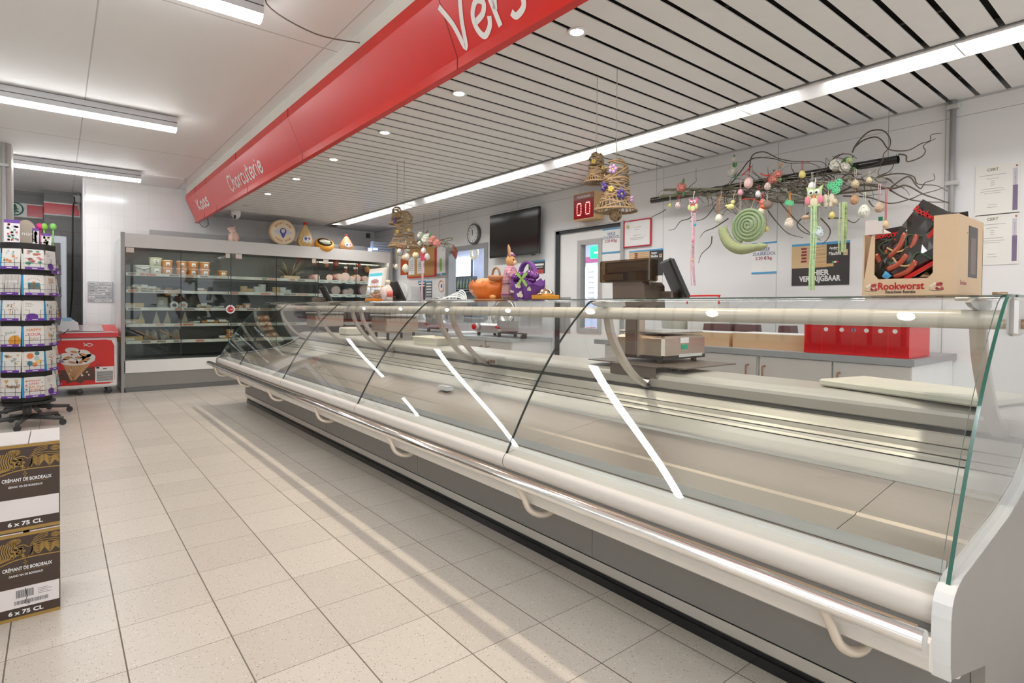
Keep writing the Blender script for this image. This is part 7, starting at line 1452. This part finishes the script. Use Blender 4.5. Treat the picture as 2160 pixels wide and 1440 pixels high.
# snail
sc = P(*z7(703, 755), X=GX-.16); t = thing('green_snail', 'big green woven snail with spiral shell hanging under the garland', 'snail decoration', (GX-.16, sc.y, sc.z-.2)); b = B(); rs = .135; gs = [mat('straw_green_%d' % i, c_, .85, noise=(80, .2)) for i, c_ in enumerate(((.42, .52, .30), (.52, .62, .40), (.34, .44, .24)))]
for lay in range(3):
    pts = []
    for i in range(110): u = i/109; a = 2*PI*4.6*u+lay*.25; r = .008+rs*u*.98; pts.append((GX-.16-.03*(1-u)-lay*.004, sc.y-math.cos(a)*r*.98, sc.z+math.sin(a)*r*.95+lay*.004))
    b.tube(pts, [.010+.004*i/109 for i in range(110)], gs[lay], 6)
b.build('spiral_shell', t)
b = B(); bd_ = [P(*z7(x, y), X=GX-.16) for x, y in ((520, 765), (535, 815), (575, 875), (640, 905), (710, 900), (770, 890), (820, 882))]; sm_ = smoothp(bd_, 5); N_ = len(sm_); b.tube(sm_, [.030+.016*math.sin(PI*min(1, i/(N_-1)*1.25+.05))*(1) if i < N_*.8 else .030*(1-(i-N_*.8)/(N_*.2))+.004 for i in range(N_)], mat('snail_body', (.42, .46, .24), .85, noise=(70, .15)), 12); b.build('body', t)
for x0_, x1_ in ((515, 495), (540, 552)): b = B(); b.tube([P(*z7(x0_, 790), X=GX-.16), P(*z7(x1_, 750), X=GX-.16)], [.014, .003], mat('snail_body'), 8); b.build('feeler', t)
b = B(); b.tube([(GX-.16, sc.y, sc.z+.12), (GX-.05, sc.y, sc.z+.28)], .002, string_, 4); b.build('cord', t)
# ribbons
def rib3(name, pts, w_, c_, label, X=GX-.15, strands=3, sd=1):
    rnd = random.Random(sd); P3 = [P(*z7(x, y), X=X) for x, y in pts]; t = thing(name, label, 'ribbon', tuple(P3[-1]))
    for s_ in range(strands):
        b = B(); off = rnd.uniform(-1, 1)*min(w_*2.2, .022); q = smoothp([p+Vector((s_*.006, off+rnd.uniform(-.4, .4)*w_, 0)) for p in P3], 4)
        for i in range(len(q)-1):
            h_ = w_*.5; b.add([q[i]+Vector((0, h_, 0)), q[i]-Vector((0, h_, 0)), q[i+1]-Vector((.003*math.sin(i), h_, 0)), q[i+1]+Vector((.003*math.sin(i), h_, 0))], [(0, 1, 2, 3)], c_)
        b.build('strand', t)
    return t
pinkt = mat('ribbon_pink', (.82, .56, .62), .5); greent = mat('ribbon_green', (.55, .76, .42), .5)
t = rib3('pink_ribbon', [(330, 640), (330, 760), (325, 900), (325, 1020), (330, 1150)], .014, pinkt, 'long pale pink ribbon with round beads under the small pink owl', X=GX-.137, sd=2)
for (x, y, c_) in ((336, 741, colm(.05, .45, .65)), (323, 849, colm(.80, .25, .40)), (323, 980, colm(.78, .5, .3))): p = P(*z7(x, y), X=GX-.165); b = B(); b.ell(p, .006, .014, .014, c_, 10, 6); b.build('bead', t)
rib3('green_ribbon', [(1125, 610), (1125, 760), (1118, 900), (1115, 1040), (1112, 1180)], .011, greent, 'long pale green ribbon hanging across the dark poster', strands=7, sd=3)
rib3('green_ribbon', [(1322, 590), (1320, 700), (1315, 800), (1310, 925)], .010, mat('ribbon_lime', (.50, .62, .32), .6), 'bushy lime green ribbon ending above the dark poster', strands=11, sd=4)
rib3('pink_ribbon', [(1362, 0+520), (1364, 640)], .004, pinkt, 'thin pink ribbon strand right of the long one', strands=1) if False else None
for (pts, l) in (([(650, 415), (690, 375), (715, 350)], 'red twisted ribbon at the upper left of the garland'), ([(775, 400), (810, 415), (845, 405)], 'red bow ribbon left of the coral roses'), ([(650, 575), (720, 570), (790, 600), (830, 625)], 'red and white ribbon above the brown bird')):
    P3 = smoothp([P(*z7(x, y), X=GX-.09) for x, y in pts], 5); b = B(); b.tube(P3, [.003+.003*abs(math.sin(i*.9)) for i in range(len(P3))], rc, 5); tag(b.build('red_ribbon'), l, 'ribbon')
# ---- the far left garland by the cork board
GL = 4.25
def f(x, y): return (820+x/8, 460+y/8)
def PL(x, y, X=GL): return P(*f(x, y), X=X)
t = thing('twig_garland', 'small curly twig garland with roses by the cork board', 'garland', (GL, 7, 1.95)); b = B(); rnd = random.Random(21)
for pts in ([(200, 480), (350, 470), (520, 460), (700, 440), (900, 430), (1060, 440), (1120, 500)], [(220, 500), (420, 430), (640, 450), (860, 420), (1000, 460), (1110, 560)], [(600, 300), (660, 210)], [(120, 500), (140, 600), (220, 620), (250, 540)], [(700, 470), (850, 380), (980, 340), (1070, 330), (1060, 370), (980, 380)]):
    q = smoothp([PL(x, y) for x, y in pts], 5); b.tube(q, [.013-.009*i/len(q) for i in range(len(q))], tw2, 6)
b.build('main_branches', t)
b = B()
for k in range(50):
    x = rnd.uniform(180, 1050); y = 460+rnd.gauss(0, 25); ang = rnd.uniform(0, 2*PI); pts = [(x, y)]
    for i in range(4): ang += rnd.gauss(0, .5); pts.append((pts[-1][0]+math.cos(ang)*35, pts[-1][1]+math.sin(ang)*28))
    q = smoothp([PL(x, y, GL+rnd.uniform(-.06, .06)) for x, y in pts], 3); b.tube(q, .004, rnd.choice((twm, tw2, tw3)), 4)
b.build('thin_twigs', t)
b = B(); b.tube([PL(590, 450), Vector((GL, PL(590, 450).y, SZ))], .002, greyd, 4); b.tube([PL(860, 420), Vector((GL, PL(860, 420).y, SZ))], .002, greyd, 4); b.build('wire', t)
for (x, y, r, c_, l, n_) in ((625, 360, .085, whr, 'large white rose on the small garland', 3), (730, 375, .065, pinkr, 'coral rose on the small garland, left of two', 2), (800, 425, .055, pinkr, 'coral rose on the small garland, right of two', 2), (195, 475, .065, pinkr, 'red-pink rose at the left end of the small garland', 1), (520, 290, .05, whr, 'white rose with tall leaves on the small garland', 4), (510, 430, .035, whr, 'small white bud on the small garland', 2)): rose(*f(x, y), r, c_, l, n_, X=GL-.09)
for (x, y, r, c_, l, cd, cc) in ((130, 820, .035, crm, 'cream egg on a yellow cord, leftmost by the refrigerator', .18, yel), (315, 655, .045, colm(.82, .74, .66), 'white egg with dark mark above the orange poster', .08, string_), (265, 665, .035, colm(.82, .62, .28), 'yellow egg above the orange poster', .06, string_), (285, 850, .055, colm(.86, .80, .62), 'large cream egg in front of the orange poster', .14, oc), (330, 530, .035, colm(.48, .54, .42), 'grey-green egg under the far wicker bell', .06, string_), (400, 425, .035, colm(.80, .55, .32), 'peach egg beside the far wicker bell', .03, string_), (285, 425, .035, colm(.50, .52, .42), 'dull green egg below the far wicker bell', .03, string_), (445, 630, .04, colm(.84, .76, .50), 'cream egg pair left of the red owl, left one', .08, oc), (478, 625, .032, colm(.84, .72, .42), 'cream egg pair left of the red owl, right one', .08, oc), (588, 550, .038, colm(.86, .84, .80), 'white egg on the red ornament above the pink ribbon', .06, oc), (650, 650, .04, colm(.86, .74, .68), 'pale pink egg on a long orange loop', .16, oc), (180, 560, .035, colm(.84, .80, .82), 'white egg in the left loop of the small garland', .06, string_)):
    egg(*f(x, y), r, c_, l, max(cd, (y-440)/8/150-r*1.3), cc, X=GL-.12)
p0 = PL(570, 620, GL-.12); t = thing('felt_house', 'red felt ornament at the top of the pink ribbon', 'felt ornament', tuple(p0), local=True); b = B(); b.prism([(-.06, -.08), (.06, -.08), (.06, .04), (0, .12), (-.06, .04)], 0, .012, colm(.70, .05, .12, .8), 'X'); b.build('body', t); b = B(); b.tube([(0, 0, .1), (.05, 0, .25)], .003, string_, 4); b.build('cord', t)
P3 = [PL(x, y, GL-.114) for x, y in ((570, 620), (565, 800), (570, 1000), (560, 1180), (565, 1380))]; b = B(); q = smoothp(P3, 4)
for i in range(len(q)-1): b.add([q[i]+Vector((0, .028, 0)), q[i]-Vector((0, .028, 0)), q[i+1]-Vector((0, .028, 0)), q[i+1]+Vector((0, .028, 0))], [(0, 1, 2, 3)], pinkt)
tag(b.build('pink_ribbon'), 'pink ribbon hanging from the red felt ornament by the cork board', 'ribbon')
p0 = PL(1110, 590, 4.5); b = B(); b.tube([p0+Vector((0, .03, .12)), p0+Vector((0, .0, .02)), p0+Vector((0, -.04, -.08))], [.012, .05, .012], colm(.40, .12, .08, .7), 8); tag(b.build('dried_pepper'), 'dark red dried bundle hanging at the top left of the wall window', 'dried bundle')
# ============================================================ shop shelving left of the picture, seen only mirrored in the glass
t = thing('shop_shelf', 'grey shop shelving full of goods left of the picture, mirrored in the counter glass', 'shelf', (-2.0, 4.0, 0))
b = B(); b.box((-2.02, 1.2, 0), (-1.98, 6.4, 1.65), greyl); b.box((-2.0, 1.2, 0), (-1.55, 6.4, .12), greyd); b.build('back_panel', t)
for k in range(4):
    z = .45+k*.36; b = B(); b.box((-1.98, 1.2, z-.015), (-1.58, 6.4, z), greyl); b.box((-1.585, 1.2, z-.03), (-1.575, 6.4, z+.01), paper); b.build('shelf_board', t)
b = B(); rnd = random.Random(31)
cols_ = [colm(.05, .25, .10), colm(.12, .35, .18), colm(.6, .6, .55), colm(.45, .08, .06), colm(.08, .12, .3), colm(.75, .72, .65), colm(.12, .10, .08), colm(.6, .35, .1)]
for k in range(5):
    z = .12 if k == 0 else .45+(k-1)*.36; y = 1.22
    while y < 6.3:
        w_ = rnd.uniform(.06, .16); h_ = rnd.uniform(.14, .28); b.box((-1.95, y, z), (-1.62, y+w_-.006, z+h_), rnd.choice(cols_)); y += w_
o = b.build('goods', t); o['kind'] = 'stuff'
